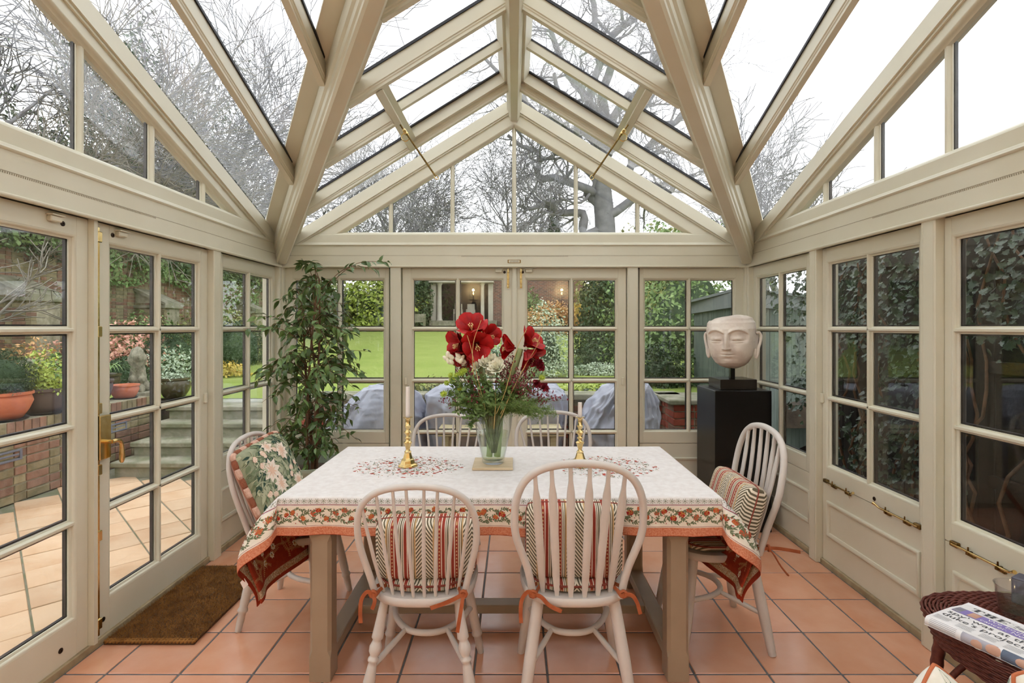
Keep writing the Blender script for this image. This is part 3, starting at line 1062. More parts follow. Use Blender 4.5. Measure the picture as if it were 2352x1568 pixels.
# print of the lining, seen on the hanging ends
pl = Print(lambda x, y: cloth(x, y) - cnorm(x, y) * .0022, lambda x, y: cnorm(x, y) * -1, .0005, ['print_cream', 'print_tan', 'print_gold', 'print_rust', 'bronze_dark'])
for xe, sg in ((CE[0], 1), (CE[1], -1)):
    X = lambda e: xe + sg * e
    for q in range(120):      # curling stems with leaves
        e, y = random.uniform(.055, .44), CE[2] + random.uniform(.055, .85)
        a = random.uniform(0, 2 * PI); k = random.uniform(-16, 16)
        P = [(X(e), y)]
        for z in range(9):
            a += k * .009
            P.append((P[-1][0] + .009 * math.cos(a), P[-1][1] + .009 * math.sin(a)))
        if any(edge_d(*p) < .052 for p in P): continue
        pl.stroke(P, .0016, 1)
        for p in P[1:]:
            for s2 in (1, -1):
                pl.leaf(p[0], p[1], a + s2 * .8, .010, .0042, 1)
    for q in range(64):
        e, y = random.uniform(.065, .42), CE[2] + random.uniform(.065, .85)
        if q % 3 == 0:
            pl.flower(X(e), y, .017, 7, 0, 2, 2)
            pl.dot(X(e) + .006, y, .003, 4, 4)
        else:
            pl.tulip(X(e), y, random.uniform(0, 6.3), .022, 0, 0 if q % 2 else 2, 2)
    for e in (.201,):
        pl.stroke([(X(e), CE[2] + e), (X(e), CE[3] - e)], .005, 0)
        pl.stroke([(X(e), CE[2] + e), (X(.45), CE[2] + e)], .005, 0)
    for q in range(420):     # scribbled vine in the beige border
        if q < 300: x, y = X(random.uniform(.021, .045)), CE[2] + random.uniform(.02, 1.1)
        else: x, y = X(random.uniform(.02, .45)), CE[2] + random.uniform(.021, .045)
        if edge_d(x, y) < .021: continue
        pl.leaf(x, y, random.uniform(0, 6.3), .008, .003, 0 if q % 2 else 1)
pl.build('printed_lining', clothE)
# care label on the left hem
cl = MB()
p0 = cloth(CE[0] + .14, CE[2] + .004)
cl.add([p0 + Vector((0, -.004, .012)), p0 + Vector((-.016, -.006, -.004)), p0 + Vector((-.002, -.008, -.030)), p0 + Vector((.017, -.006, -.012))], [(0, 1, 2, 3), (3, 2, 1, 0)])
cl.build('care_tag', 'tag_white', clothE)
# ------------------------------------------------------------------ windsor chairs
mat('tie_leather', lin(176, 98, 60), 0.7, col2=lin(158, 82, 48), scale=30, spec=0.3)
def stripe_mat(name, period=.18, pale=0.0):
    m = bpy.data.materials.new(name); m.use_nodes = True
    nt = m.node_tree; N, L = nt.nodes, nt.links
    b = N['Principled BSDF']; b.inputs['Roughness'].default_value = .9; b.inputs['Specular IOR Level'].default_value = .15
    tc = N.new('ShaderNodeTexCoord'); sp = N.new('ShaderNodeSeparateXYZ'); L.new(tc.outputs['Object'], sp.inputs[0])
    def M(op, a, bb=None, clamp=False):
        n = N.new('ShaderNodeMath'); n.operation = op; n.use_clamp = clamp
        for k, v in enumerate((a, bb)):
            if v is None: continue
            if isinstance(v, (int, float)): n.inputs[k].default_value = v
            else: L.new(v, n.inputs[k])
        return n.outputs[0]
    fold = M('MULTIPLY', M('ABSOLUTE', M('SUBTRACT', M('FRACT', M('ADD', M('DIVIDE', sp.outputs[0], period), .5)), .5)), 2.0)
    rp = N.new('ShaderNodeValToRGB'); rp.color_ramp.interpolation = 'CONSTANT'
    cream, olive, red, tan = lin(232, 218, 196), lin(104, 94, 74), lin(158, 66, 52), lin(206, 168, 118)
    stops = [(0, cream), (.36, tan), (.42, olive), (.45, cream), (.50, olive), (.53, cream), (.57, red), (.70, cream), (.74, red), (.86, cream), (.90, olive), (.93, cream), (.97, olive)]
    el = rp.color_ramp.elements
    el[0].position, el[0].color = stops[0]
    el[1].position, el[1].color = stops[1]
    for p, c in stops[2:]:
        e = el.new(p); e.color = c
    L.new(fold, rp.inputs[0])
    che = M('FRACT', M('MULTIPLY', M('ADD', sp.outputs[2], M('MULTIPLY', M('MULTIPLY', fold, period / 2), 1.3)), 62))
    inz = M('LESS_THAN', fold, .36)
    her = M('MULTIPLY', M('GREATER_THAN', che, .5), inz)
    # small chevrons woven into the red stripes
    dia = M('FRACT', M('MULTIPLY', M('ADD', sp.outputs[2], M('MULTIPLY', M('ABSOLUTE', M('SUBTRACT', fold, .635)), .09)), 70))
    inr = M('LESS_THAN', M('ABSOLUTE', M('SUBTRACT', fold, .635)), .028)
    drd = M('MULTIPLY', M('GREATER_THAN', dia, .55), inr)
    m1 = N.new('ShaderNodeMix'); m1.data_type = 'RGBA'; m1.inputs['B'].default_value = olive
    L.new(her, m1.inputs['Factor']); L.new(rp.outputs[0], m1.inputs['A'])
    m2 = N.new('ShaderNodeMix'); m2.data_type = 'RGBA'; m2.inputs['B'].default_value = tan
    L.new(drd, m2.inputs['Factor']); L.new(m1.outputs['Result'], m2.inputs['A'])
    L.new(m2.outputs['Result'], b.inputs['Base Color'])
    n2 = N.new('ShaderNodeTexNoise'); n2.inputs['Scale'].default_value = 350
    bp = N.new('ShaderNodeBump'); bp.inputs['Strength'].default_value = .15; bp.inputs['Distance'].default_value = .004
    L.new(tc.outputs['Object'], n2.inputs['Vector']); L.new(n2.outputs['Fac'], bp.inputs['Height']); L.new(bp.outputs[0], b.inputs['Normal'])
    MATS[name] = m
stripe_mat('ticking')
SEATZ = .44
def seat_outline(w, d, n=40):
    out = []
    for k in range(n):
        a = 2 * PI * k / n
        c, s = math.cos(a), math.sin(a)
        e = .72
        x = w / 2 * math.copysign(abs(c) ** e, c)
        y = d / 2 * math.copysign(abs(s) ** e, s)
        x *= 1 + .05 * y / (d / 2)
        out.append((x, y))
    return out
TURN = [(0, .013), (.05, .015), (.20, .0185), (.33, .0215), (.36, .022), (.375, .016), (.39, .017), (.43, .0235), (.475, .0225), (.505, .0155), (.515, .0155), (.53, .0205), (.55, .0205), (.56, .015), (.59, .017), (.72, .0225), (.80, .021), (.92, .0155), (1, .0125)]
PEG = [(0, .014), (.15, .018), (.45, .021), (.70, .0205), (.74, .018), (.765, .023), (.785, .023), (.80, .0175), (.90, .0165), (1, .0135)]
SQ = [(0, .019), (.1, .0225), (.55, .0235), (.8, .021), (1, .016)]
def leg_mesh(A, B, prof, n=14):
    A, B = Vector(A), Vector(B)
    return MB().tube([A + (B - A) * t for t, r in prof], [r for t, r in prof], n)
def make_chair(label, loc, rz, style='spindle', W=.437, H=.90, legs='turned', sw=.41, sd=.41, group='painted windsor dining chairs'):
    t = empty('dining_chair', (*loc, 0), rz, label, 'chair', group)
    CW = 'chair_white'
    ol = seat_outline(sw, sd)
    m = MB()
    rings = [(.94, SEATZ - .036), (.985, SEATZ - .030), (1.0, SEATZ - .018), (.995, SEATZ - .006), (.975, SEATZ)]
    n = len(ol)
    vs = [(x * s, y * s, z) for s, z in rings for x, y in ol]
    vs += [(x * .7, y * .7, SEATZ - .004) for x, y in ol]
    fs = [list(range(n))[::-1]]
    R = len(rings) + 1
    for i in range(R - 1):
        for k in range(n):
            fs.append([i * n + k, i * n + (k + 1) % n, (i + 1) * n + (k + 1) % n, (i + 1) * n + k])
    fs.append([(R - 1) * n + k for k in range(n)])
    m.add(vs, fs).build('seat', CW, t, True, 50)
    ZB = SEATZ - .03
    feet = {}
    for sx in (-1, 1):
        for sy in (-1, 1):
            A = Vector((sx * sw * .335, sy * sd * .315, ZB + .012)); B = Vector((sx * .208, sy * .196, 0))
            feet[(sx, sy)] = (A, B)
            if legs == 'turned': leg_mesh(A, B, TURN if sy < 0 else PEG).build('leg', CW, t, True, 60)
            elif legs == 'peg': leg_mesh(A, B, PEG).build('leg', CW, t, True, 60)
            else:
                if sy < 0 or legs == 'square': leg_mesh(A, B, SQ, 14).build('leg', CW, t, True, 60)
                else: leg_mesh(A, B, SQ, 12).build('leg', CW, t, True, 60)
            MB().lathe([(.0125, 0), (.0125, .004)], 10, (B.x, B.y, 0.0002)).build('foot_cap', 'rubber', t)
    def lp(sx, sy, z):
        A, B = feet[(sx, sy)]
        return A + (B - A) * ((A.z - z) / (A.z - B.z))
    # crinoline stretcher: a hoop between the front legs with two struts to the rear legs
    a, b = lp(-1, 1, .225), lp(1, 1, .225)
    hoop = catmull([a, (a.x * .78, .06, .222), (a.x * .42, -.015, .220), (0, -.035, .220), (b.x * .42, -.015, .220), (b.x * .78, .06, .222), b], 6)
    MB().tube(hoop, .0125, 10).build('stretcher_hoop', CW, t, True, 60)
    for sx in (-1, 1):
        r = lp(sx, -1, .165)
        h = Vector((sx * .085, -.012, .220))
        MB().tube([h, h.lerp(r, .35), h.lerp(r, .7), r], [.0095, .0115, .0115, .009], 8).build('stretcher', CW, t, True, 60)
    # bow back
    yb, lean = -.158, .105
    HH = H - SEATZ
    def yz(f): return yb - lean * f
    prof = [(.165, 0), (.188, .22), (W / 2 * .975, .46), (W / 2, .62), (W / 2 * .955, .77), (W / 2 * .80, .895), (W / 2 * .50, .972), (0, 1.0)]
    L = [(-x, yz(f), SEATZ - .012 + (HH + .000) * f) for x, f in prof]
    Rr = [(-p[0], p[1], p[2]) for p in L[:-1]][::-1]
    bow = catmull(L + Rr, 7)
    rb = .0125 if style == 'spindle' else .0145
    bow = [p - Vector((0, 0, rb * .9 * ((p.z - SEATZ) / HH))) for p in bow]
    MB().tube(bow, rb, 12).build('bow', CW, t, True, 60)
    half = len(bow) // 2
    def bow_at(x):
        best = min((p for p in bow if p.z > SEATZ + HH * .60), key=lambda p: abs(p.x - x))
        return best
    ns = 8 if style == 'spindle' else 6
    for k in range(ns):
        s = (k - (ns - 1) / 2) / ((ns - 1) / 2)
        x0 = s * (.142 if style == 'spindle' else .128)
        B = Vector((x0, -.182 + .045 * s * s, SEATZ - .006))
        T = bow_at(s * W / 2 * (.90 if style == 'spindle' else .70))
        mid = B.lerp(T, .45) + Vector((0, -.012, 0))
        if style == 'spindle':
            P = [B, B.lerp(T, .2) + Vector((0, -.008, 0)), mid, B.lerp(T, .75) + Vector((0, -.008, 0)), T]
            MB().tube(P, [.0068, .0076, .0075, .0068, .0058], 8).build('spindle', CW, t, True, 60)
        else:
            ks = [(0, .0085, .008), (.04, .0095, .0075), (.14, .0135, .0055), (.35, .0150, .0050), (.60, .0155, .0050), (.74, .0158, .0050), (.80, .0140, .0055), (.88, .0082, .0065), (1.0, .0072, .0065)]
            m = MB(); vs = []
            for q, hw, ht in ks:
                c = B.lerp(T, q) + Vector((0, -.012 * math.sin(q * PI), 0))
                for u, v in ((-1, -.5), (-.8, -1), (.8, -1), (1, -.5), (1, .5), (.8, 1), (-.8, 1), (-1, .5)):
                    vs.append(c + Vector((u * hw, v * ht, 0)))
            fs = [list(range(8))[::-1], [8 * (len(ks) - 1) + i for i in range(8)]]
            for i in range(len(ks) - 1):
                for j in range(8):
                    fs.append([i * 8 + j, i * 8 + (j + 1) % 8, (i + 1) * 8 + (j + 1) % 8, (i + 1) * 8 + j])
            m.add(vs, fs).build('splat', CW, t, True, 50)
    return t
make_chair('white spindle-back windsor chair with turned legs, backing the camera at the table front', (-.357, 2.165), 0)
make_chair('white bow-back windsor chair with six flat splats, backing the camera at the table front', (.238, 2.165), 0, 'splat', .472, .985, 'square', .425)
make_chair('white spindle-back chair at the doormat end of the table, holding the green flowered cushion', (-1.112, 2.72), -PI / 2 - .04, 'spindle', .437, .915, 'peg')
make_chair('white splat-back windsor chair at the black pedestal end of the table', (.945, 2.545), PI / 2, 'splat', .465, .995, 'round', .42)
make_chair('white spindle-back chair behind the table, seen left of the flower vase', (-.445, 3.335), PI, 'spindle', .465, .875, 'peg', .40)
make_chair('white spindle-back chair behind the table, seen right of the flower vase', (.262, 3.335), PI, 'spindle', .495, .895, 'peg', .41)
# ------------------------------------------------------------------ cushions
def pillow_fn(w, h, th, p=3.2, e=.45, pinch=.05):
    def f(u, v, side):
        k = max(0.0, (1 - abs(u) ** p) * (1 - abs(v) ** p)) ** e
        c = 1 - .07 * (u * v) ** 4
        return Vector((w / 2 * u * c * (1 - pinch * (1 - v * v)), side * th / 2 * k, h / 2 * v * c * (1 - pinch * (1 - u * u))))
    return f
GR = [-1, -.985, -.95, -.9, -.82, -.72, -.6, -.45, -.3, -.15, 0, .15, .3, .45, .6, .72, .82, .9, .95, .985, 1]
def pillow(parent, name, w, h, th, mt, mt_back=None, **k):
    f = pillow_fn(w, h, th, **k)
    m = MB().grid(lambda u, v: f(u, v, -1), GR, GR, mi=0)
    m.grid(lambda u, v: f(u, v, 1), GR, GR, mi=1, flip=True)
    o = m.build(name, [mt, mt_back or mt], parent, True, 180)
    return o, f
def rim(f, n=30):
    e = [-1 + 2 * k / n for k in range(n)]
    return [f(u, -1, 1) for u in e] + [f(1, v, 1) for v in e] + [f(-u, 1, 1) for u in e] + [f(-1, -v, 1) for v in e]
mat('piping_red', lin(140, 62, 48), .8)
def ribbon(m, pts, w, nrm=(0, -1, 0)):
    pts = [Vector(p) for p in pts]
    nrm = Vector(nrm)
    vs = []
    for i, p in enumerate(pts):
        t = (pts[min(i + 1, len(pts) - 1)] - pts[max(i - 1, 0)]).normalized()
        s = t.cross(nrm)
        s = s.normalized() if s.length > 1e-4 else Vector((1, 0, 0))
        nn = s.cross(t).normalized() * .0022
        vs += [p + s * w / 2 + nn, p - s * w / 2 + nn, p - s * w / 2 - nn, p + s * w / 2 - nn]
    fs = [[0, 1, 2, 3], [4 * (len(pts) - 1) + k for k in (3, 2, 1, 0)]]
    for i in range(len(pts) - 1):
        for k in range(4):
            fs.append([4 * i + k, 4 * (i + 1) + k, 4 * (i + 1) + (k + 1) % 4, 4 * i + (k + 1) % 4])
    m.add(vs, fs)
def seat_pad(loc, rz, label, ties):
    t = empty('seat_pad', (*loc, SEATZ), rz, label, 'cushion', 'striped seat pads tied to the chairs')
    m = MB()
    ol = seat_outline(.36, .34, 32)
    rings = [(.92, .0), (1.0, .008), (1.0, .022), (.92, .032), (.5, .037)]
    n = 32
    vs = [(x * s, y * s + .01, z) for s, z in rings for x, y in ol]
    fs = [list(range(n))[::-1], [4 * n + k for k in range(n)]]
    for i in range(4):
        for k in range(n):
            fs.append([i * n + k, i * n + (k + 1) % n, (i + 1) * n + (k + 1) % n, (i + 1) * n + k])
    m.add(vs, fs).build('pad', 'ticking', t, True, 60)
    MB().tube([(x * 1.005, y * 1.005 + .01, .026) for x, y in ol], .004, 6, closed=True).build('piping', 'piping_red', t, True, 180)
    for sx, tails in ties:
        b = MB()
        x = sx * .150
        c = Vector((sx * .168, -.182, .018))
        ribbon(b, catmull([(x * .9, -.13, .02), (x, -.165, .018), (sx * .158, -.205, .016), c + Vector((sx * .005, -.012, 0)), (sx * .175, -.15, .018), (sx * .15, -.12, .02)], 4), .013)
        for q in tails:
            ribbon(b, catmull([c + Vector((0, -.016, 0))] + [c + Vector((sx * dx, -.02 + dy, dz)) for dx, dy, dz in q], 4), .014)
        b.tube([c + Vector((.012 * math.cos(a) , -.016 , .011 * math.sin(a))) for a in [k * PI / 4 for k in range(8)]], .0065, 6, closed=True)
        b.build('tie', 'tie_leather', t, True, 60)
    return t
DROP1 = [(.02, -.004, .012), (.042, 0, -.02), (.046, .0, -.07), (.044, 0, -.105)]
DROP2 = [(-.03, -.006, -.012), (-.07, -.01, -.028), (-.12, -.008, -.046)]
DROP3 = [(-.004, -.008, -.03), (-.012, -.008, -.08), (-.022, 0, -.14)]
DROP4 = [(-.03, -.006, -.006), (-.06, -.01, -.035), (-.105, -.008, -.058)]
seat_pad((-.357, 2.165), 0, 'striped seat pad with leather ties on the front spindle-back chair', [(-1, [DROP1, [(-.01, -.008, -.02), (.0, -.008, -.05)]]), (1, [DROP2, DROP3])])
seat_pad((.238, 2.165), 0, 'striped seat pad with leather ties on the front splat-back chair', [(-1, [DROP1, DROP4]), (1, [[(.03, -.006, .0), (.05, -.004, -.03), (.062, 0, -.072)]])])
seat_pad((.945, 2.545), PI / 2, 'striped seat pad with leather ties on the chair beside the pedestal', [(-1, [[(.02, -.03, .006), (.05, -.06, .012), (.09, -.09, .02)], [(.0, -.02, -.03), (.0, -.05, -.08), (.01, -.08, -.12)]])])
seat_pad((-1.112, 2.72), -PI / 2, 'striped seat pad on the chair beside the doormat', [])
seat_pad((-.445, 3.335), PI, 'striped seat pad on the rear chair left of the vase', [])
seat_pad((.262, 3.335), PI, 'striped seat pad on the rear chair right of the vase', [])
def striped_cushion(label, loc, rz, tilt, w, h, th):
    t = empty('striped_cushion', loc, rz, label, 'cushion', 'striped scatter cushions')
    o, f = pillow(t, 'cover', w, h, th, 'ticking', p=7, e=.30, pinch=.02)
    pp = MB().tube(rim(f), .0032, 6, closed=True).build('piping', 'piping_red', t, True, 180)
    for q in (o, pp):
        q.rotation_euler = (tilt, 0, 0)
    return t
striped_cushion('striped ticking cushion standing on the front spindle-back chair', (-.345, 2.085, SEATZ + .150), .03, .10, .395, .235, .135)
striped_cushion('striped ticking cushion standing on the front splat-back chair', (.235, 2.085, SEATZ + .180), -.03, .08, .385, .295, .125)
striped_cushion('striped ticking cushion leaning on the chair beside the pedestal', (1.030, 2.50, SEATZ + .168), PI / 2, .30, .40, .295, .13)
# green flowered cushion with a fringed edge
mat('sage', lin(158, 160, 132), .9, col2=lin(138, 144, 116), scale=30, spec=.1)
mat('deep_green', lin(58, 78, 66), .9, spec=.1)
mat('pale_leaf', lin(176, 176, 146), .9, spec=.1)
mat('mid_leaf', lin(120, 130, 100), .9, spec=.1)
mat('petal_cream', lin(232, 214, 196), .9, spec=.1)
mat('petal_peach', lin(226, 186, 160), .9, spec=.1)
mat('velvet_rust', lin(170, 98, 52), .85, col2=lin(150, 80, 42), scale=20, sheen=.5)
mat('fringe_peach', lin(214, 168, 146), .95, bump=.6, bscale=160, col2=lin(224, 186, 166), scale=60)
mat('fringe_brown', lin(150, 88, 62), .95, bump=.6, bscale=160)
fc = empty('flower_cushion', (-1.235, 2.70, .470), 0, 'green floral cushion with peach fringe on the chair beside the doormat', 'cushion')
o, f = pillow(fc, 'cover', .42, .42, .13, 'sage', 'velvet_rust', p=4, e=.42, pinch=.03)
MC = Matrix.Translation((0, 0, .205)) @ Matrix.Rotation(PI / 2 - .12, 4, 'Z') @ Matrix.Rotation(-.40, 4, 'X') @ Matrix.Rotation(-.10, 4, 'Y')
o.matrix_basis = MC
def fn_n(x, y):
    e = .004
    a = f(x + e, y, -1) - f(x - e, y, -1); b = f(x, y + e, -1) - f(x, y - e, -1)
    return a.cross(b).normalized()
pc = Print(lambda x, y: f(max(-.995, min(.995, x)), max(-.995, min(.995, y)), -1), lambda x, y: fn_n(max(-.98, min(.98, x)), max(-.98, min(.98, y))), .0022, ['sage', 'pale_leaf', 'mid_leaf', 'petal_cream', 'petal_peach', 'deep_green'])
random.seed(5)
for q in range(430):
    x, y = random.uniform(-.92, .92), random.uniform(-.92, .92)
    a = math.atan2(y, x) + 1.3 + random.uniform(-.5, .5)
    pc.leaf(x, y, a, random.uniform(.14, .26), random.uniform(.05, .10), random.choice((5, 5, 1, 1, 2, 2)), q % 4)
for q in range(60):
    x, y = random.uniform(-.9, .9), random.uniform(-.9, .9)
    a = random.uniform(0, 6.3); P = [(x, y)]
    for z in range(8):
        a += .3; P.append((P[-1][0] + .05 * math.cos(a), P[-1][1] + .05 * math.sin(a)))
    P = [p for p in P if abs(p[0]) < .95 and abs(p[1]) < .95]
    if len(P) > 2: pc.stroke(P, .022, 1, 3)
for x, y, R in ((-.35, .25, .34), (-.22, -.15, .26), (.35, .55, .28), (.5, -.35, .26), (-.6, -.6, .24), (-.05, .8, .2)):
    for k in range(9):
        a = 2 * PI * k / 9
        pc.leaf(x, y, a, R * random.uniform(.8, 1.1), R * .5, 3, 5)
        pc.leaf(x, y, a + .2, R * .55, R * .14, 4, 7)
    pc.dot(x, y, R * .16, 4, 8)
for q in range(20):
    x, y = random.uniform(-.85, .85), random.uniform(-.85, .85)
    pc.tulip(x, y, random.uniform(0, 6.3), .13, 4, 3, 6)
po = pc.mb.build('printed_flowers', pc.mats, fc); po.matrix_basis = MC; po['kind'] = 'stuff'
R_ = rim(f, 34)
for a in range(0, len(R_), 4):
    seg = [R_[(a + k) % len(R_)] for k in range(5)]
    fo = MB().tube(seg, [.0125, .0145, .0148, .0145, .0125], 8).build('fringe', ('fringe_peach' if (a // 4) % 2 else 'fringe_brown'), fc, True, 180)
    fo.matrix_basis = MC
# ------------------------------------------------------------------ pedestal and stone head
ped = MB().box(1.419, 1.819, 3.735, 4.105, 0.0, 1.0, c=.0025).build('display_pedestal', 'black_lacquer')
tag(ped, 'tall square black lacquered pedestal in the corner by the garden windows', 'pedestal')
mat('bronze_block', lin(34, 27, 22), .25, spec=.5)
mat('plaster_head', lin(242, 230, 216), .75, col2=lin(222, 206, 192), scale=9, bump=.25, bscale=35, contrast=(.42, .62), spec=.25)
bust = empty('stone_bust', (1.612, 3.915, 1.0), 0, 'carved pale stone head with closed eyes mounted on the black pedestal', 'sculpture')
MB().box(-.131, .133, -.115, .115, 0, .073, c=.0015).build('plinth', 'bronze_block', bust)
MB().box(-.016, .016, -.016, .016, .072, .20).build('mounting_rod', 'black_lacquer', bust)
HP = [(0, .0), (.004, .030), (.010, .052), (.026, .087), (.0486, .114), (.0936, .139), (.1386, .153), (.206, .1655), (.296, .170), (.341, .163), (.366, .145), (.382, .112), (.391, .06), (.394, .0)]
def head_pt(th, h):
    a = interp(h, [p[0] for p in HP], [p[1] for p in HP])
    s, c = math.sin(th), math.cos(th)
    b = a * (1.02 if c > 0 else .80)
    x = a * math.copysign(abs(s) ** .88, s)
    y = -b * math.copysign(abs(c) ** .88, c)
    # chin set back, forehead sloping
    front = max(0.0, c)
    y += front * (.018 * sst(.10, 0, h) + .012 * sst(.28, .39, h))
    X = x
    d = 0.0
    G = lambda u, w: math.exp(-(u / w) ** 2)
    k = max(0.0, min(1.0, (.262 - h) / .112))
    d += (.011 + .036 * k) * G(X, .0115 + .0055 * k) * sst(.140, .153, h) * sst(.290, .245, h)
    d += .014 * (G(X - .0205, .0085) + G(X + .0205, .0085)) * G(h - .156, .0085)
    ax = abs(X)
    hb = .248 + .040 * max(0.0, math.sin(PI * min(ax, .155) / .155)) ** .9
    win = sst(.010, .030, ax) * sst(.150, .120, ax)
    d += .0090 * win * (sst(-.004, .003, h - hb) * sst(.03, .003, h - hb))
    d -= .0190 * win * sst(.002, -.012, h - hb) * sst(.19, .222, h)
    d += .0230 * G(ax - .074, .036) * G(h - .228, .0150)
    d -= .0090 * G(h - (.2115 + .25 * (ax - .074) ** 2 / .04 * .04), .0032) * sst(.118, .10, ax) * sst(.030, .045, ax)
    d += .0080 * G(ax - .074, .030) * G(h - .2040, .0060)
    d -= .0035 * G(h - .197, .006) * sst(.118, .10, ax) * sst(.030, .045, ax)
    d += .0130 * G(X, .028) * G(h - .1215, .0065) * (1 - .35 * G(X, .006))
    d += .0165 * G(X, .024) * G(h - .1025, .0080)
    d -= .0120 * G(h - (.1125 + .9 * X * X), .0030) * math.exp(-(X / .045) ** 4)
    d -= .0045 * G(X, .035) * G(h - .083, .009)
    d += .0160 * G(X, .042) * G(h - .052, .026)
    d -= .0040 * G(X, .008) * G(h - .135, .008)
    d += .0060 * G(ax - .085, .04) * G(h - .150, .035)
    p = Vector((x, y - d * front ** .5, h))
    p += Vector((x, y, 0)).normalized() * (mnoise.noise(Vector((x, y, h)) * 22) * .0018) if a > .01 else Vector()
    if h > .36: p.z += .010 * mnoise.noise(Vector((x * 9, y * 9, 3.1))) + .012 * (x / .15)
    return p
NT, hs = 260, [0.0005] + [.394 * (k / 190) ** 1.0 for k in range(1, 190)] + [.3938]
m = MB(); vs = []
for h in hs:
    for k in range(NT):
        vs.append(head_pt(-PI + 2 * PI * k / NT, h))
fs = [[(len(hs) - 1) * NT + k for k in range(NT)], list(range(NT))[::-1]]
for j in range(len(hs) - 1):
    for k in range(NT):
        fs.append([j * NT + k, j * NT + (k + 1) % NT, (j + 1) * NT + (k + 1) % NT, (j + 1) * NT + k])
m.add(vs, fs)
hd = m.build('carved_face', 'plaster_head', bust, True, 180)
hd.location = (.0, 0, .142); hd.rotation_euler = (.02, -.015, -.60)
for sx in (-1, 1):
    e = MB()
    P = catmull([(sx * .168, .012, .262), (sx * .186, .022, .266), (sx * .196, .030, .240), (sx * .190, .028, .195), (sx * .180, .018, .155), (sx * .176, .012, .115), (sx * .166, .008, .085), (sx * .160, .004, .110), (sx * .163, .0, .150)], 5)
    e.tube(P, [.008 + .004 * math.sin(PI * i / (len(P) - 1)) for i in range(len(P))], 8)
    e.add([(sx * .155, .0, .255), (sx * .183, .020, .255), (sx * .186, .022, .20), (sx * .176, .014, .15), (sx * .168, .008, .10), (sx * .155, -.004, .13)], [(0, 1, 2, 3, 4, 5), (5, 4, 3, 2, 1, 0)])
    eo = e.build('ear', 'plaster_head', bust, True, 180)
    eo.location = hd.location; eo.rotation_euler = hd.rotation_euler

# ------------------------------------------------------------------ board, vase, water, candlesticks, candles
mat('board_wood', lin(214, 192, 158), .6, col2=lin(200, 176, 140), scale=6, stretch=(1, 8, 1), bump=.05)
bd = MB().box(-.0975, .0975, -.103, .103, 0, .012, c=.002).build('wooden_board', 'board_wood', None, loc=(-.104, 2.630, TT + .0035))
tag(bd, 'square pale wooden board under the flower vase', 'board')
VZ = TT + .0157
vase = empty('flower_vase', (-.104, 2.630, VZ), 0, 'tapered clear glass vase of water on the square board', 'vase')
vp = [(.0, .0), (.050, .0), (.054, .004), (.057, .020), (.068, .075), (.080, .130), (.089, .180), (.0935, .220), (.0945, .250)]
vi = [(.0925, .250), (.0915, .220), (.087, .180), (.078, .130), (.066, .075), (.055, .026), (.050, .018), (.0, .016)]
MB().lathe(vp + vi, 48, capb=False, capt=False).build('glass_body', 'clear_glass', vase, True, 60)
glass_mat('water_clear', (.90, .93, .84), .6)
MB().lathe([(.0, .0165), (.0495, .0185), (.0545, .0265), (.0655, .075), (.0772, .128), (.0815, .152), (.0, .152)], 40, capb=False, capt=False).build('water', 'water_clear', vase, True, 60)
mat('wax', lin(240, 230, 222), .45, spec=.4, col2=lin(236, 224, 214), scale=10)
CS = [(.0497, 0), (.0500, .004), (.0480, .009), (.0385, .013), (.0365, .016), (.0330, .030), (.0310, .034), (.0265, .036), (.0245, .040), (.0170, .064), (.0160, .068), (.0175, .071), (.0115, .076), (.0095, .082), (.0105, .086), (.0170, .108), (.0205, .114), (.0210, .117), (.0150, .121), (.0105, .126), (.0095, .132), (.0140, .137), (.0145, .140), (.0095, .145), (.0090, .151), (.0150, .160), (.0195, .166), (.0150, .172), (.0095, .178), (.0095, .184), (.0150, .195), (.0155, .198), (.0120, .201), (.0115, .232), (.0130, .235), (.0225, .238), (.0230, .241), (.0130, .240)]
def candlestick(x, y, hc, label, cl):
    s = empty('candlestick', (x, y, TT + .0035), .2, label, 'candlestick', 'brass candlesticks on the table')
    MB().lathe(CS[:10], 8, ph=PI / 8, capt=False).build('base', 'brass', s, False)
    MB().lathe(CS[9:], 24, capb=False).build('stem', 'brass', s, True, 50)
    c = empty('candle', (x, y, TT + .0035 + .2405), 0, cl, 'candle', 'cream dinner candles')
    top = [(.0105, 0), (.0108, .004), (.0100, hc - .01), (.0098, hc - .001), (.006, hc), (.002, hc - .003)]
    MB().lathe(top, 18).build('wax_stick', 'wax', c, True, 50)
    MB().tube([(0, 0, hc - .004), (.001, 0, hc + .002), (.0025, 0, hc + .007)], .001, 5).build('wick', 'rubber', c)
candlestick(-.525, 2.612, .150, 'brass candlestick nearest the potted fig, holding the tall candle', 'tall cream candle in the candlestick nearest the potted fig')
candlestick(.325, 2.612, .073, 'brass candlestick behind the splat-back chair, holding the short candle', 'short burnt cream candle in the candlestick behind the splat-back chair')

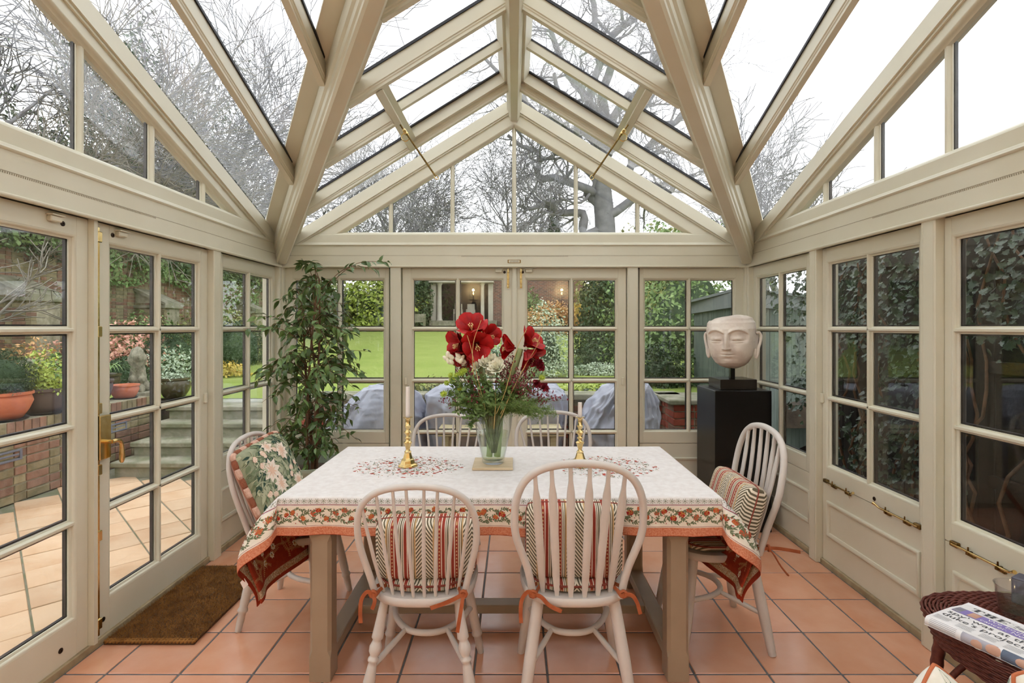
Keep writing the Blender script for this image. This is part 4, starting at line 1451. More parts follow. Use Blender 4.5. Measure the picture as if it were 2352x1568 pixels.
# ------------------------------------------------------------------ cut flowers
mat('amaryllis_red', lin(184, 14, 14), .5, col2=lin(132, 4, 8), scale=22, spec=.3, bump=.4, bscale=50)
mat('amaryllis_core', lin(96, 4, 10), .6)
mat('stamen', lin(236, 214, 150), .6)
mat('stem_green', lin(178, 194, 146), .45, col2=lin(150, 174, 112), scale=20, spec=.4)
mat('rose_white', lin(246, 242, 222), .6, col2=lin(238, 236, 204), scale=25)
mat('lime_petal', lin(182, 198, 74), .6, col2=lin(158, 178, 56), scale=40)
mat('carnation_red', lin(150, 22, 42), .7, col2=lin(116, 12, 30), scale=60)
mat('wax_red', lin(150, 52, 66), .6, col2=lin(104, 26, 40), scale=60)
mat('twig_green', lin(112, 124, 74), .7)
mat('fern_green', lin(134, 162, 84), .7, col2=lin(108, 140, 64), scale=30)
mat('leaf_dark', lin(98, 126, 66), .5, col2=lin(116, 142, 78), scale=30)
mat('gold_twig', lin(206, 172, 110), .6)
VX, VY = -.104, 2.630
def petal_mesh(L, w, cup, flare, nu=7, nv=9):
    """petal along +z, opening outward to +x"""
    def fn(u, v):
        ww = w * interp(v, [0, .2, .45, .65, .8, .9, .96, 1], [.28, .55, .88, 1, .9, .66, .4, .06])
        x = .10 * L + flare * v * v * L + .06 * L * math.sin(v * PI)
        z = L * (v - .25 * flare * v * v)
        y = u * ww
        x -= cup * (u * u) * ww
        return Vector((x - .08 * L * (1 - v), y, z))
    us = [-1 + 2 * k / (nu - 1) for k in range(nu)]; vs = [k / (nv - 1) for k in range(nv)]
    return MB().grid(fn, us, vs)
PET_A = petal_mesh(.084, .040, -.35, .80).mesh('petal', 'amaryllis_red', True, 180)
PET_B = petal_mesh(.084, .034, -.35, .68).mesh('petal', 'amaryllis_red', True, 180)
def aim(d, roll=0.0):
    return Vector(d).normalized().to_track_quat('Z', 'Y').to_matrix().to_4x4() @ Matrix.Rotation(roll, 4, 'Z')
STM = MB()
for k in range(6):
    a = 2 * PI * k / 6
    STM.tube([(0, 0, .01), (.004 * math.cos(a), .004 * math.sin(a) - .004, .04), (.010 * math.cos(a), .010 * math.sin(a) - .012, .068)], .0011, 5)
    STM.box(.010 * math.cos(a) - .0016, .010 * math.cos(a) + .0016, .010 * math.sin(a) - .016, .010 * math.sin(a) - .010, .066, .071)
STM = STM.mesh('stamens', 'stamen', True, 60)
def bloom(root, p, d, s=1.0, roll=0.0, stem_from=None):
    """one trumpet: throat mesh with six petals and stamens as sub-parts"""
    b = MB().lathe([(.0045, -.004), (.0055, .0), (.008, .012), (.013, .026)], 10, capt=False).build('bloom', 'amaryllis_core', root, True, 60)
    b.matrix_basis = Matrix.Translation(p) @ aim(d, roll) @ Matrix.Scale(s, 4)
    for k in range(6):
        inst('petal', PET_A if k % 2 == 0 else PET_B, b, mtx=Matrix.Rotation(2 * PI * k / 6, 4, 'Z') @ Matrix.Translation((.004, 0, .006 + .003 * (k % 2))))
    inst('stamens', STM, b)
    return b
def vpt(px, py, d=2.60):
    p = at(px, py, d)
    return p
am1 = empty('amaryllis', (VX, VY, VZ + .03), 0, 'red amaryllis with four open blooms rising over the white roses', 'flower', 'cut flowers in the vase')
o1 = Vector(am1.location)
hub = vpt(1090, 782, 2.63) - o1
MB().tube([Vector((-.02, 0, 0)), Vector((.0, .0, .2)), hub + Vector((.03, .0, -.14)), hub + Vector((.012, 0, -.04)), hub], [.016, .0165, .0165, .015, .012], 10).build('stem', 'stem_green', am1, True, 60)
bloom(am1, hub + Vector((.012, -.030, -.012)), (.10, -1, -.15), 1.02, .3)
bloom(am1, hub + Vector((-.010, -.010, .034)), (-.05, -.72, .80), 1.05, 0)
bloom(am1, hub + Vector((-.045, -.012, -.008)), (-.95, -.60, -.15), .98, .5)
bloom(am1, hub + Vector((.052, -.004, .020)), (.80, -.80, .20), .80, .2)
am1b = empty('amaryllis', (VX - .02, VY, VZ + .03), 0, 'lower red amaryllis drooping toward the small white buds', 'flower', 'cut flowers in the vase')
o1 = Vector(am1b.location)
h2 = vpt(1074, 806, 2.60) - o1
MB().tube([Vector((0, 0, 0)), Vector((-.01, 0, .2)), h2 + Vector((.01, 0, -.15)), h2 + Vector((.006, 0, -.02)), h2], [.010, .011, .011, .010, .009], 10).build('stem', 'stem_green', am1b, True, 60)
bloom(am1b, h2, (-.55, -.75, -.85), .95, .4)
bloom(am1b, h2 + Vector((-.01, 0, .012)), (-.9, -.35, .35), .80, .1)
am2 = empty('amaryllis', (VX + .02, VY, VZ + .03), 0, 'red amaryllis on a pale thick stem leaning toward the garden door middle', 'flower', 'cut flowers in the vase')
o2 = Vector(am2.location)
h3 = vpt(1196, 800, 2.56) - o2
MB().tube([Vector((0, 0, 0)), Vector((.012, 0, .19)), vpt(1165, 880, 2.58) - o2, vpt(1183, 838, 2.57) - o2, h3], [.017, .018, .020, .018, .014], 12).build('stem', 'stem_green', am2, True, 60)
bloom(am2, h3 + Vector((-.026, 0, .002)), (-1, -.12, .10), .88, .3)
bloom(am2, h3 + Vector((.018, .004, .012)), (.75, -.35, .62), .98, 0)
bloom(am2, h3 + Vector((.020, .0, -.010)), (.60, -.30, -.62), .98, .6)
# white roses
def rose_mesh():
    m = MB()
    random.seed(3)
    for ring, (n, r, tilt) in enumerate(((3, .006, .1), (5, .011, .35), (6, .017, .7), (7, .022, 1.05))):
        for k in range(n):
            a = 2 * PI * k / n + ring * .6
            def fn(u, v, a=a, r=r, tilt=tilt, n=n):
                w = .9 * (r + .004) * math.sin(PI * (v * .75 + .18))
                rad = r * (.35 + .65 * v) + tilt * .008 * v * v
                z = .030 * v * (1.05 - .28 * tilt) 
                th = a + u * w / max(rad, .004) * .62
                return Vector((rad * math.cos(th), rad * math.sin(th), z))
            m.grid(fn, [-1, -.5, 0, .5, 1], [0, .25, .5, .75, 1])
    return m
ROSE = rose_mesh().mesh('petals', 'rose_white', True, 180)
BUD = MB().lathe([(.003, 0), (.008, .006), (.0095, .016), (.007, .026), (.002, .032)], 10).mesh('bud', 'rose_white', True, 180)
def stem_from_vase(root, o, p, r=.0018, mt='twig_green'):
    b = Vector((VX, VY, VZ + .05)) - o
    mid = b.lerp(p, .55) + Vector((-(p.x - b.x) * .25, 0, .03))
    rim = Vector((VX, VY, VZ + .235)) - o
    mid = rim + (p - rim) * .15
    mid.x = rim.x + max(-.06, min(.06, (p.x - rim.x) * .4)); mid.y = rim.y + max(-.05, min(.05, (p.y - rim.y) * .4))
    MB().tube(catmull([b, mid, p], 4), r, 5).build('stem', mt, root, True, 60)
random.seed(9)
RS = [(1126, 832, 2.55, 1.15), (1141, 838, 2.56, 1.1), (1143, 848, 2.52, 1.3), (1112, 838, 2.54, 1.0), (1098, 842, 2.55, .9), (1130, 850, 2.53, .9), (1124, 858, 2.53, .8)]
wl_ = ['uppermost white rose among the red amaryllis stems', 'white rose right of the uppermost rose', 'largest white rose at the centre of the bouquet', 'white rose beside the amaryllis stem', 'small white rose left of the amaryllis stem', 'half-hidden white rose under the largest rose', 'lowest white rose above the vase rim']
for (px, py, d, s), lb in zip(RS, wl_):
    p = vpt(px, py, d)
    r_ = empty('rose', (VX, VY, VZ + .05), 0, lb, 'flower', 'white roses in the bouquet')
    q = p - Vector(r_.location)
    inst('petals', ROSE, r_, mtx=Matrix.Translation(q) @ aim((random.uniform(-.4, .4), -1, .8)) @ Matrix.Scale(s * 1.15, 4))
    stem_from_vase(r_, Vector(r_.location), q)
for k, (px, py, n) in enumerate(((1038, 828, 5), (1052, 822, 4), (1066, 832, 4))):
    p = vpt(px, py, 2.56)
    r_ = empty('white_stock', (VX, VY, VZ + .05), 0, ('leftmost spray of small white buds beside the lime flowers', 'middle spray of small white buds below the red amaryllis', 'third spray of white buds nearest the amaryllis stem')[k], 'flower', 'sprays of white buds')
    o = Vector(r_.location); q = p - o
    stem_from_vase(r_, o, q)
    for z in range(n):
        inst('bud', BUD, r_, mtx=Matrix.Translation(q + Vector((random.uniform(-.02, .02), random.uniform(-.02, .01), random.uniform(-.02, .015)))) @ aim((random.uniform(-1, .6), -.5, .8)) @ Matrix.Scale(random.uniform(.9, 1.4), 4))
def mum_mesh():
    m = MB()
    for ring in range(4):
        n = 10 - ring
        for k in range(n):
            a = 2 * PI * k / n + ring * .3
            e = .25 + ring * .38
            d = Vector((math.cos(a) * math.cos(e), math.sin(a) * math.cos(e), math.sin(e)))
            s = Vector((-math.sin(a), math.cos(a), 0))
            L = .020 - .003 * ring
            m.add([d * .002, d * L * .6 + s * .0035, d * L, d * L * .6 - s * .0035], [(0, 1, 2, 3)])
    m.lathe([(.001, -.004), (.006, .0), (.008, .006), (.004, .010)], 8)
    return m
MUM = mum_mesh().mesh('petals', 'lime_petal', True, 60)
for k, (px, py) in enumerate(((1060, 856), (1050, 862), (1036, 862), (1066, 852), (1026, 880), (1040, 873), (1245, 868), (1020, 905), (1056, 893))):
    p = vpt(px, py, 2.54)
    r_ = empty('lime_chrysanthemum', (VX, VY, VZ + .05), 0, ['lime green chrysanthemum under the white bud sprays', 'lime chrysanthemum left of the pair under the buds', 'lime chrysanthemum at the bouquet upper left edge', 'small lime chrysanthemum nearest the white roses', 'lime chrysanthemum below the leftmost white buds', 'lime chrysanthemum amid the left-hand foliage', 'single lime chrysanthemum among the dark red carnations', 'lowest outlying lime chrysanthemum on a long stem', 'lime chrysanthemum half sunk in the foliage'][k], 'flower', 'lime green chrysanthemums')
    o = Vector(r_.location); q = p - o
    stem_from_vase(r_, o, q)
    inst('petals', MUM, r_, mtx=Matrix.Translation(q) @ aim((random.uniform(-.7, .4), -1, .6)) @ Matrix.Scale(random.uniform(.85, 1.15), 4))
def carn_mesh():
    m = MB(); random.seed(8)
    for k in range(46):
        a, e = random.uniform(0, 6.3), random.uniform(.0, 1.5)
        d = Vector((math.cos(a) * math.cos(e), math.sin(a) * math.cos(e), math.sin(e)))
        s = d.orthogonal().normalized() * .007
        t = d.cross(s).normalized() * .003
        L = random.uniform(.014, .021)
        m.add([d * .003, d * L * .8 + s, d * L + t, d * L * .8 - s], [(0, 1, 2), (0, 2, 3)])
    m.lathe([(.002, -.012), (.006, -.006), (.006, .004)], 8)
    return m
CARN = carn_mesh().mesh('petals', 'carnation_red', False)
for k, (px, py) in enumerate(((1238, 835), (1222, 832), (1249, 890), (1232, 882), (1240, 843))):
    p = vpt(px, py, 2.55)
    r_ = empty('carnation', (VX, VY, VZ + .05), 0, ['upper dark red carnation at the right of the bouquet', 'dark red carnation touching the leaning amaryllis', 'lower dark red carnation at the right of the bouquet', 'dark red carnation left of the lower one', 'dark red carnation tucked below the upper one'][k], 'flower', 'dark red carnations')
    o = Vector(r_.location); q = p - o
    stem_from_vase(r_, o, q)
    inst('petals', CARN, r_, mtx=Matrix.Translation(q) @ aim((.6, -.8, .5)) @ Matrix.Scale(1.35, 4))
# wax-flower sprays, fern sprays, leafy sprays
def spray(kind, tips, label, seed, grp):
    random.seed(seed)
    r_ = empty(kind, (VX, VY, VZ + .05), 0, label, 'foliage', grp)
    o = Vector(r_.location)
    st, bl = MB(), MB()
    for px, py, d in tips:
        q = vpt(px, py, d) - o
        rim = Vector((random.uniform(-.05, .05), random.uniform(-.05, .05), .19))
        P = catmull([Vector((rim.x * .3, rim.y * .3, .0)), rim, rim.lerp(q, .6) + Vector((0, 0, .012)), q], 5)
        st.tube(P, [.0015 - .0009 * i / len(P) for i in range(len(P))], 4)
        L = len(P)
        for i in range(L // 3, L):
            nb = {'waxflower_spray': 4, 'fern_spray': 9, 'leaf_spray': 5}[kind]
            for z in range(nb):
                d_ = Vector((random.gauss(0, 1), random.gauss(0, 1), random.gauss(.4, .7))).normalized()
                b0 = P[i] + (P[i] - P[i - 1]) * random.random()
                if kind == 'waxflower_spray':
                    e = b0 + d_ * random.uniform(.012, .032)
                    st.tube([b0, e], .0006, 3)
                    if i > L * .55:
                        for y in range(2):
                            c = e + d_.orthogonal() * random.uniform(-.006, .006) + Vector((0, 0, .004 * y))
                            ax = (d_ + Vector((0, 0, .6))).normalized()
                            s_ = ax.orthogonal().normalized() * .0036
                            t_ = ax.cross(s_)
                            h_ = ax * random.uniform(.009, .014)
                            bl.add([c, c + h_ * .6 + s_, c + h_ * .6 + t_, c + h_ * .6 - s_, c + h_ * .6 - t_, c + h_], [(0, 1, 2), (0, 2, 3), (0, 3, 4), (0, 4, 1), (5, 2, 1), (5, 3, 2), (5, 4, 3), (5, 1, 4)])
                elif kind == 'fern_spray':
                    e = b0 + d_ * random.uniform(.015, .04)
                    st.tube([b0, e], .0006, 3)
                    for y in range(9):
                        c = b0.lerp(e, (y + 1) / 9)
                        g = Vector((random.gauss(0, 1), random.gauss(0, 1), random.gauss(0, 1))).normalized() * .010
                        s_ = g.orthogonal().normalized() * .0009
                        bl.add([c - s_, c + s_, c + g], [(0, 1, 2)])
                else:
                    g = (d_ + Vector((0, 0, -.2))).normalized()
                    s_ = g.orthogonal().normalized()
                    s_ = (Matrix.Rotation(random.uniform(0, 6.3), 3, g) @ s_) * random.uniform(.005, .009)
                    Lf = random.uniform(.022, .036)
                    up_ = g.cross(s_).normalized() * .002
                    bl.add([b0, b0 + g * Lf * .45 + s_ + up_, b0 + g * Lf, b0 + g * Lf * .45 - s_ + up_, b0 + g * Lf * .5], [(0, 1, 4), (1, 2, 4), (2, 3, 4), (3, 0, 4)])
    st.build('stems', 'twig_green', r_, True, 180)
    bl.build({'waxflower_spray': 'blossoms', 'fern_spray': 'fronds', 'leaf_spray': 'leaves'}[kind], {'waxflower_spray': 'wax_red', 'fern_spray': 'fern_green', 'leaf_spray': 'leaf_dark'}[kind], r_)
WX = 'red wax-flower sprays'
spray('waxflower_spray', [(1060, 835, 2.6), (1072, 845, 2.55), (1085, 862, 2.52), (1055, 850, 2.58)], 'red wax-flower spray rising among the small white buds', 1, WX)
spray('waxflower_spray', [(1160, 822, 2.58), (1172, 838, 2.54), (1158, 850, 2.52), (1180, 830, 2.62)], 'red wax-flower spray right of the white roses', 2, WX)
spray('waxflower_spray', [(1205, 850, 2.52), (1196, 862, 2.50), (1215, 870, 2.52), (1190, 880, 2.48), (1225, 856, 2.58), (1180, 868, 2.54), (1208, 888, 2.46), (1230, 900, 2.5)], 'dense red wax-flower spray beneath the leaning amaryllis', 3, WX)
spray('waxflower_spray', [(1284, 920, 2.55), (1262, 915, 2.5), (1248, 905, 2.56)], 'outlying red wax-flower spray reaching toward the short candle', 4, WX)
spray('waxflower_spray', [(1100, 900, 2.5), (1080, 920, 2.48), (1025, 925, 2.56)], 'low red wax-flower spray over the vase rim', 5, WX)
FN = 'fern sprays'
spray('fern_spray', [(1262, 940, 2.5), (1255, 950, 2.54), (1238, 958, 2.5), (1225, 935, 2.46), (1210, 950, 2.5), (1250, 920, 2.58)], 'feathery fern spray spreading toward the short candle', 6, FN)
spray('fern_spray', [(1200, 915, 2.5), (1185, 930, 2.48), (1170, 915, 2.5), (1180, 900, 2.56), (1160, 935, 2.5), (1195, 945, 2.54)], 'feathery fern spray at the centre above the vase rim', 7, FN)
spray('fern_spray', [(1045, 930, 2.5), (1060, 920, 2.48), (1080, 935, 2.48), (1048, 905, 2.54), (1130, 930, 2.46), (1110, 915, 2.48)], 'feathery fern spray under the lime flowers', 8, FN)
LF = 'leafy sprays'
spray('leaf_spray', [(1030, 905, 2.56), (1045, 890, 2.54), (1060, 905, 2.5), (1075, 890, 2.52), (1052, 925, 2.5), (1070, 930, 2.48), (1090, 915, 2.48)], 'leafy green spray on the lime flower side of the bouquet', 9, LF)
spray('leaf_spray', [(1100, 890, 2.5), (1120, 880, 2.5), (1135, 900, 2.48), (1115, 920, 2.46), (1145, 915, 2.48), (1090, 940, 2.47)], 'leafy green spray under the white roses', 10, LF)
spray('leaf_spray', [(1075, 960, 2.5), (1078, 975, 2.52), (1086, 950, 2.5)], 'leafy trailing spray hanging over the vase edge', 11, LF)
spray('leaf_spray', [(1210, 900, 2.54), (1225, 885, 2.58), (1195, 890, 2.56), (1230, 925, 2.54)], 'leafy green spray behind the dark red carnations', 12, LF)
spray('leaf_spray', [(1110, 870, 2.52), (1150, 880, 2.5), (1165, 895, 2.5), (1125, 905, 2.47), (1180, 910, 2.5), (1100, 930, 2.48), (1155, 930, 2.47)], 'broad leafy spray filling the middle under the pale amaryllis stem', 13, LF)
spray('leaf_spray', [(1040, 880, 2.52), (1055, 875, 2.5), (1085, 870, 2.5), (1065, 915, 2.47), (1050, 945, 2.5), (1100, 950, 2.47)], 'bright leafy spray close under the lime chrysanthemums', 14, LF)
spray('fern_spray', [(1270, 950, 2.52), (1215, 925, 2.48), (1235, 945, 2.47), (1175, 890, 2.52), (1200, 870, 2.56)], 'second feathery fern spray beside the dark carnations', 15, FN)
for k, P in enumerate((((1105, 735), (1087, 790), (1088, 860), (1110, 930)), ((1073, 770), (1082, 800), (1100, 880), (1115, 940)), ((1210, 755), (1188, 800), (1160, 900), (1140, 950)), ((1246, 750), (1230, 800), (1200, 850), (1150, 950)), ((1240, 785), (1215, 825), (1180, 890), (1150, 960)), ((1132, 885), (1138, 910), (1137, 950), (1134, 985)))):
    t_ = MB().tube(catmull([vpt(x, y, 2.505 - .01 * (k % 3)) for x, y in P], 5), .0015, 5).build('gold_twig', 'gold_twig')
    tag(t_, ['gold twig crossing in front of the open amaryllis blooms', 'short gold twig below the amaryllis', 'gold twig leaning past the pale amaryllis stem', 'longest gold twig reaching the door glazing bar', 'gold twig over the drooping amaryllis bloom', 'gold twig dipping into the vase'][k], 'twig', 'gold twigs in the bouquet')

# ------------------------------------------------------------------ potted weeping fig
mat('fig_leaf', lin(116, 142, 80), .36, col2=lin(80, 108, 54), scale=3, spec=.5, rand=.28)
mat('fig_bark', lin(132, 96, 70), .8, col2=lin(104, 74, 54), scale=20, bump=.3)
mat('glaze_pale', lin(176, 186, 164), .3, col2=lin(158, 168, 146), scale=6)
mat('soil', lin(70, 54, 42), .95, col2=lin(96, 76, 58), scale=60, bump=.8, bscale=90)
fig = empty('weeping_fig', (-1.475, 3.86, 0), 0, 'tall weeping fig with thin stems filling the corner', 'plant')
pot = empty('plant_pot', (-1.475, 3.86, 0), 0, 'pale green glazed pot holding the weeping fig', 'pot')
MB().lathe([(.17, .002), (.18, .01), (.215, .30), (.235, .42), (.25, .44), (.25, .47), (.232, .47), (.22, .43), (.215, .40)], 40, capt=False).build('body', 'glaze_pale', pot, True, 50)
MB().lathe([(.0, .41), (.12, .415), (.218, .405)], 32, capb=False, capt=False).build('soil', 'soil', pot, True, 180)
LEAFM = []
for s_ in range(3):
    fo = (.12, .28, .4)[s_]
    lm = MB()
    prof = [(0, 0), (.18, .34), (.42, .46), (.66, .32), (.86, .10), (1.0, 0)]
    L, w = .068, .033
    for i in range(len(prof) - 1):
        (a, p), (b, q) = prof[i], prof[i + 1]
        dr = lambda t: -.25 * t * t * L * (1 + s_ * .4)
        for sg in (1, -1):
            A = [(a * L, 0, dr(a)), (b * L, 0, dr(b)), (b * L, sg * q * w, dr(b) + fo * q * w), (a * L, sg * p * w, dr(a) + fo * p * w)]
            lm.add(A, [(0, 1, 2, 3) if sg > 0 else (3, 2, 1, 0)])
    lm.v = [tuple(v) for v in lm.v]
    LEAFM.append((lm, lm.mesh('leaf', 'fig_leaf', True, 180)))
random.seed(21)
stems, br = [], MB()
for k in range(4):
    a = k * 1.7
    P = [Vector((.03 * math.cos(a + t * 2.2) * (1 + t), .03 * math.sin(a + t * 2.2) * (1 + t), .40 + t * (1.05 + .12 * k))) for t in [i / 12 for i in range(13)]]
    sm = MB().tube(P, [.013 - .007 * i / 12 for i in range(13)], 8).build('stem', 'fig_bark', fig, True, 60)
    stems.append(P)
leaves = []
def leaf_at(p, d):
    if p.x + fig.location.x < -1.83 or p.y + fig.location.y > 4.2: return
    leaves.append((p, d, random.uniform(.75, 1.25), random.uniform(0, 6.3)))
def branch(p, tip, n, droop=.08):
    q = p.lerp(tip, .5) + Vector((0, 0, droop))
    C = catmull([p, q, tip], 6)
    C = [Vector((max(c.x, -1.82 - fig.location.x), min(c.y, 4.19 - fig.location.y), c.z)) for c in C]
    br.tube(C, [.0032 - .0022 * i / len(C) for i in range(len(C))], 4)
    for k in range(n):
        t = .25 + .75 * (k + random.random() * .5) / n
        i = min(int(t * (len(C) - 1)), len(C) - 2)
        c = C[i].lerp(C[i + 1], t * (len(C) - 1) - i)
        f = (C[i + 1] - C[i]).normalized()
        s = Vector((random.gauss(0, .7), random.gauss(0, .7), random.gauss(-.25, .45)))
        leaf_at(c, (f * .6 + s).normalized())
env = ([.45, .60, .85, 1.1, 1.35, 1.6, 1.8, 1.9], [.24, .30, .33, .42, .40, .26, .16, .08])
for k in range(160):
    st_ = random.choice(stems)
    i = random.randrange(1, 13)
    p = st_[i]
    a = random.uniform(0, 2 * PI)
    z = p.z + random.uniform(-.05, .16)
    R = interp(z, *env) * random.uniform(.55, 1.08)
    branch(p, Vector((math.cos(a) * R, math.sin(a) * R, z - random.uniform(-.03, .12))), random.randint(7, 11))
for tip, n in (((.58, -.05, 1.50), 14), ((.52, -.12, 1.44), 8), ((-.10, .02, 1.49), 12), ((-.20, -.45, 1.10), 12), ((-.30, -.40, 1.02), 10), ((.36, -.08, 1.02), 12), ((.46, -.1, .86), 10), ((.05, -.1, 1.48), 12), ((-.02, -.05, 1.38), 10), ((.30, -.1, 1.20), 10), ((-.26, -.30, .72), 9), ((.27, -.22, .35), 9), ((.20, -.25, .25), 8)):
    tip = Vector(tip) + Vector((0, 0, .42))
    base = min((q for s_ in stems for q in s_), key=lambda q: abs(q.z - (tip.z - .22)))
    branch(base, tip, n, .10)
for k in range(10):
    a = random.uniform(0, 6.3)
    branch(Vector((.02, 0, .43)), Vector((.2 * math.cos(a), .2 * math.sin(a), .55 + random.uniform(0, .1))), 7)
br.build('twigs', 'fig_bark', fig, True, 180)
leaves.sort(key=lambda l: l[0].y)
rest = MB()
for k, (p, d, s, ro) in enumerate(leaves):
    M_ = Matrix.Translation(p) @ (d.to_track_quat('X', 'Z').to_matrix().to_4x4()) @ Matrix.Rotation(random.gauss(0, .6), 4, 'X') @ Matrix.Scale(s, 4)
    lm, me = LEAFM[k % 3]
    if k < 300:
        inst('leaf', me, fig, mtx=M_)
    else:
        rest.add([M_ @ Vector(v) for v in lm.v], lm.f)
tag(rest.build('foliage', 'fig_leaf', fig, True, 180), kind='stuff')

# ------------------------------------------------------------------ coir doormat
mat('coir', lin(132, 88, 44), .95, col2=lin(160, 112, 60), scale=14, spec=.1)
mat('coir_base', lin(84, 56, 30), .95)
mt = empty('doormat', (-1.668, 2.80, 0), 0, 'brown coir doormat lying along the left garden doors', 'doormat')
MB().box(-.206, .206, -.385, .385, .0005, .014).build('backing', 'coir_base', mt)
random.seed(2)
N_ = 34000
rx = np.random.RandomState(5)
px_ = rx.uniform(-.208, .208, N_); py_ = rx.uniform(-.388, .388, N_)
tx = rx.normal(0, .006, N_); ty = rx.normal(0, .006, N_); hz = rx.uniform(.016, .027, N_)
ang = rx.uniform(0, 2 * PI, N_)
edge = (np.abs(py_) > .365)
hz = np.where(edge, hz * .8, hz)
w_ = .0011
V_ = np.zeros((N_ * 3, 3))
V_[0::3] = np.stack([px_ + np.cos(ang) * w_, py_ + np.sin(ang) * w_, np.full(N_, .012)], 1)
V_[1::3] = np.stack([px_ - np.cos(ang) * w_, py_ - np.sin(ang) * w_, np.full(N_, .012)], 1)
V_[2::3] = np.stack([px_ + tx * 1.6, py_ + ty * 1.6, hz], 1)
me = bpy.data.meshes.new('pile')
me.from_pydata(V_.tolist(), [], np.arange(N_ * 3).reshape(-1, 3).tolist())
me.materials.append(MATS['coir'])
po = bpy.data.objects.new('pile', me); COL.objects.link(po); po.parent = mt; po['kind'] = 'stuff'
b = MB()
for y in (-.380, -.366):
    b.tube([(-.208 + .0052 * k, y + .003 * math.sin(k * 1.9), .012 + .003 * math.cos(k * 1.9)) for k in range(81)], .0065, 6)
b.build('woven_edge', 'coir', mt, True, 180)

# ------------------------------------------------------------------ wall lights of the house wall (seen mirrored in the panes)
mat('bulb', lin(255, 214, 150), .5, emit=lin(255, 190, 110), estr=60.0)
mat('iron', lin(40, 36, 34), .5, metal=.6)
for x, lb in ((-.79, 'iron wall light with glass chimney on the house wall, left of the camera'), (.92, 'iron wall light with glass chimney on the house wall, right of the camera')):
    wlg = empty('wall_light', (x, YR + .01, 1.90), 0, lb, 'wall light', 'wall lights on the house wall')
    MB().lathe([(.05, 0), (.05, .006), (.02, .016)], 16, axis=Matrix.Rotation(-PI / 2, 4, 'X')).build('back_plate', 'iron', wlg, True, 50)
    MB().tube(catmull([(0, .01, 0), (0, .08, -.03), (0, .12, .02), (0, .12, .06)], 5), .007, 8).build('arm', 'iron', wlg, True, 60)
    MB().lathe([(.012, .06), (.085, .065), (.085, .075), (.01, .078)], 24, (0, .12, 0)).build('drip_tray', 'iron', wlg, True, 50)
    MB().lathe([(.012, .078), (.012, .17), (.008, .172)], 12, (0, .12, 0)).build('candle_tube', 'wax', wlg, True, 50)
    MB().lathe([(.004, .172), (.011, .19), (.012, .205), (.006, .225), (.001, .238)], 12, (0, .12, 0)).build('bulb', 'bulb', wlg, True, 180)
    ld = bpy.data.lights.new('lamp_glow', 'POINT'); ld.energy = 6; ld.color = (1.0, .72, .42); ld.shadow_soft_size = .02
    lo = bpy.data.objects.new('lamp_glow', ld); COL.objects.link(lo); lo.parent = wlg; lo.location = (0, .12, .27)
    MB().lathe([(.080, .077), (.080, .34), (.0785, .34), (.0785, .077)], 32, (0, .12, 0), capb=False, capt=False).build('glass_chimney', 'clear_glass', wlg, True, 60)
# ------------------------------------------------------------------ wicker side table with newspaper, tumbler, storage tub
mat('wicker', lin(112, 58, 46), .5, col2=lin(86, 40, 32), scale=60, spec=.4)
WTX, WTY, WTZ = 1.605, 1.612, .520
wt = empty('wicker_table', (WTX, WTY, 0), 0, 'round dark brown wicker side table carrying the newspaper', 'table')
def sup(a, r, e=2.7):
    c, s = math.cos(a), math.sin(a)
    k = (abs(c) ** e + abs(s) ** e) ** (-1 / e)
    return (r * k * c, r * k * s)
m = MB()
NW = 120
for i in range(30):
    r = .262 * (i + 1) / 30
    n = NW if i > 8 else 48
    pts = []
    for k in range(n):
        a = 2 * PI * k / n
        x, y = sup(a, r, 2 + .8 * i / 30)
        z = WTZ - .004 + .0026 * math.sin(a * (n / 4) + i * PI) - (.010 * ((i - 26) / 4) ** 2 if i > 26 else 0)
        pts.append((min(x, .238), y, z))
    m.tube(pts, .0045, 4, closed=True)
m.build('woven_top', 'wicker', wt, True, 180)
m = MB()
for i in range(11):
    n = NW
    pts = []
    for k in range(n):
        a = 2 * PI * k / n
        x, y = sup(a, .262 - .003 * i + .0025 * math.sin(a * (n / 4) + i * PI), 2.8)
        pts.append((min(x, .240), y, WTZ - .016 - i * .0085))
    m.tube(pts, .0048, 4, closed=True)
m.build('woven_apron', 'wicker', wt, True, 180)
for k in range(4):
    a = PI / 4 + k * PI / 2
    x, y = sup(a, .21)
    m = MB()
    P = [(x * (1 + .10 * math.sin(t * PI)), y * (1 + .10 * math.sin(t * PI)), .46 - .455 * t) for t in [i / 22 for i in range(23)]]
    m.tube(P, [.017 + .0022 * (i % 2) for i in range(23)], 8)
    m.build('leg', 'wicker', wt, True, 60)
    m = MB()
    m.tube(catmull([(x * 1.08, y * 1.08, .22), (x * .7, y * .7, .36), (x * .25, y * .25, .43)], 6), .010, 7)
    m.build('brace', 'wicker', wt, True, 60)
m = MB()
for i in range(14):
    r = .19 * (i + 1) / 14
    pts = [(sup(2 * PI * k / 60, r)[0], sup(2 * PI * k / 60, r)[1], .155 + .0025 * math.sin(k * PI / 2 + i * PI)) for k in range(60)]
    m.tube(pts, .007, 4, closed=True)
m.build('woven_shelf', 'wicker', wt, True, 180)
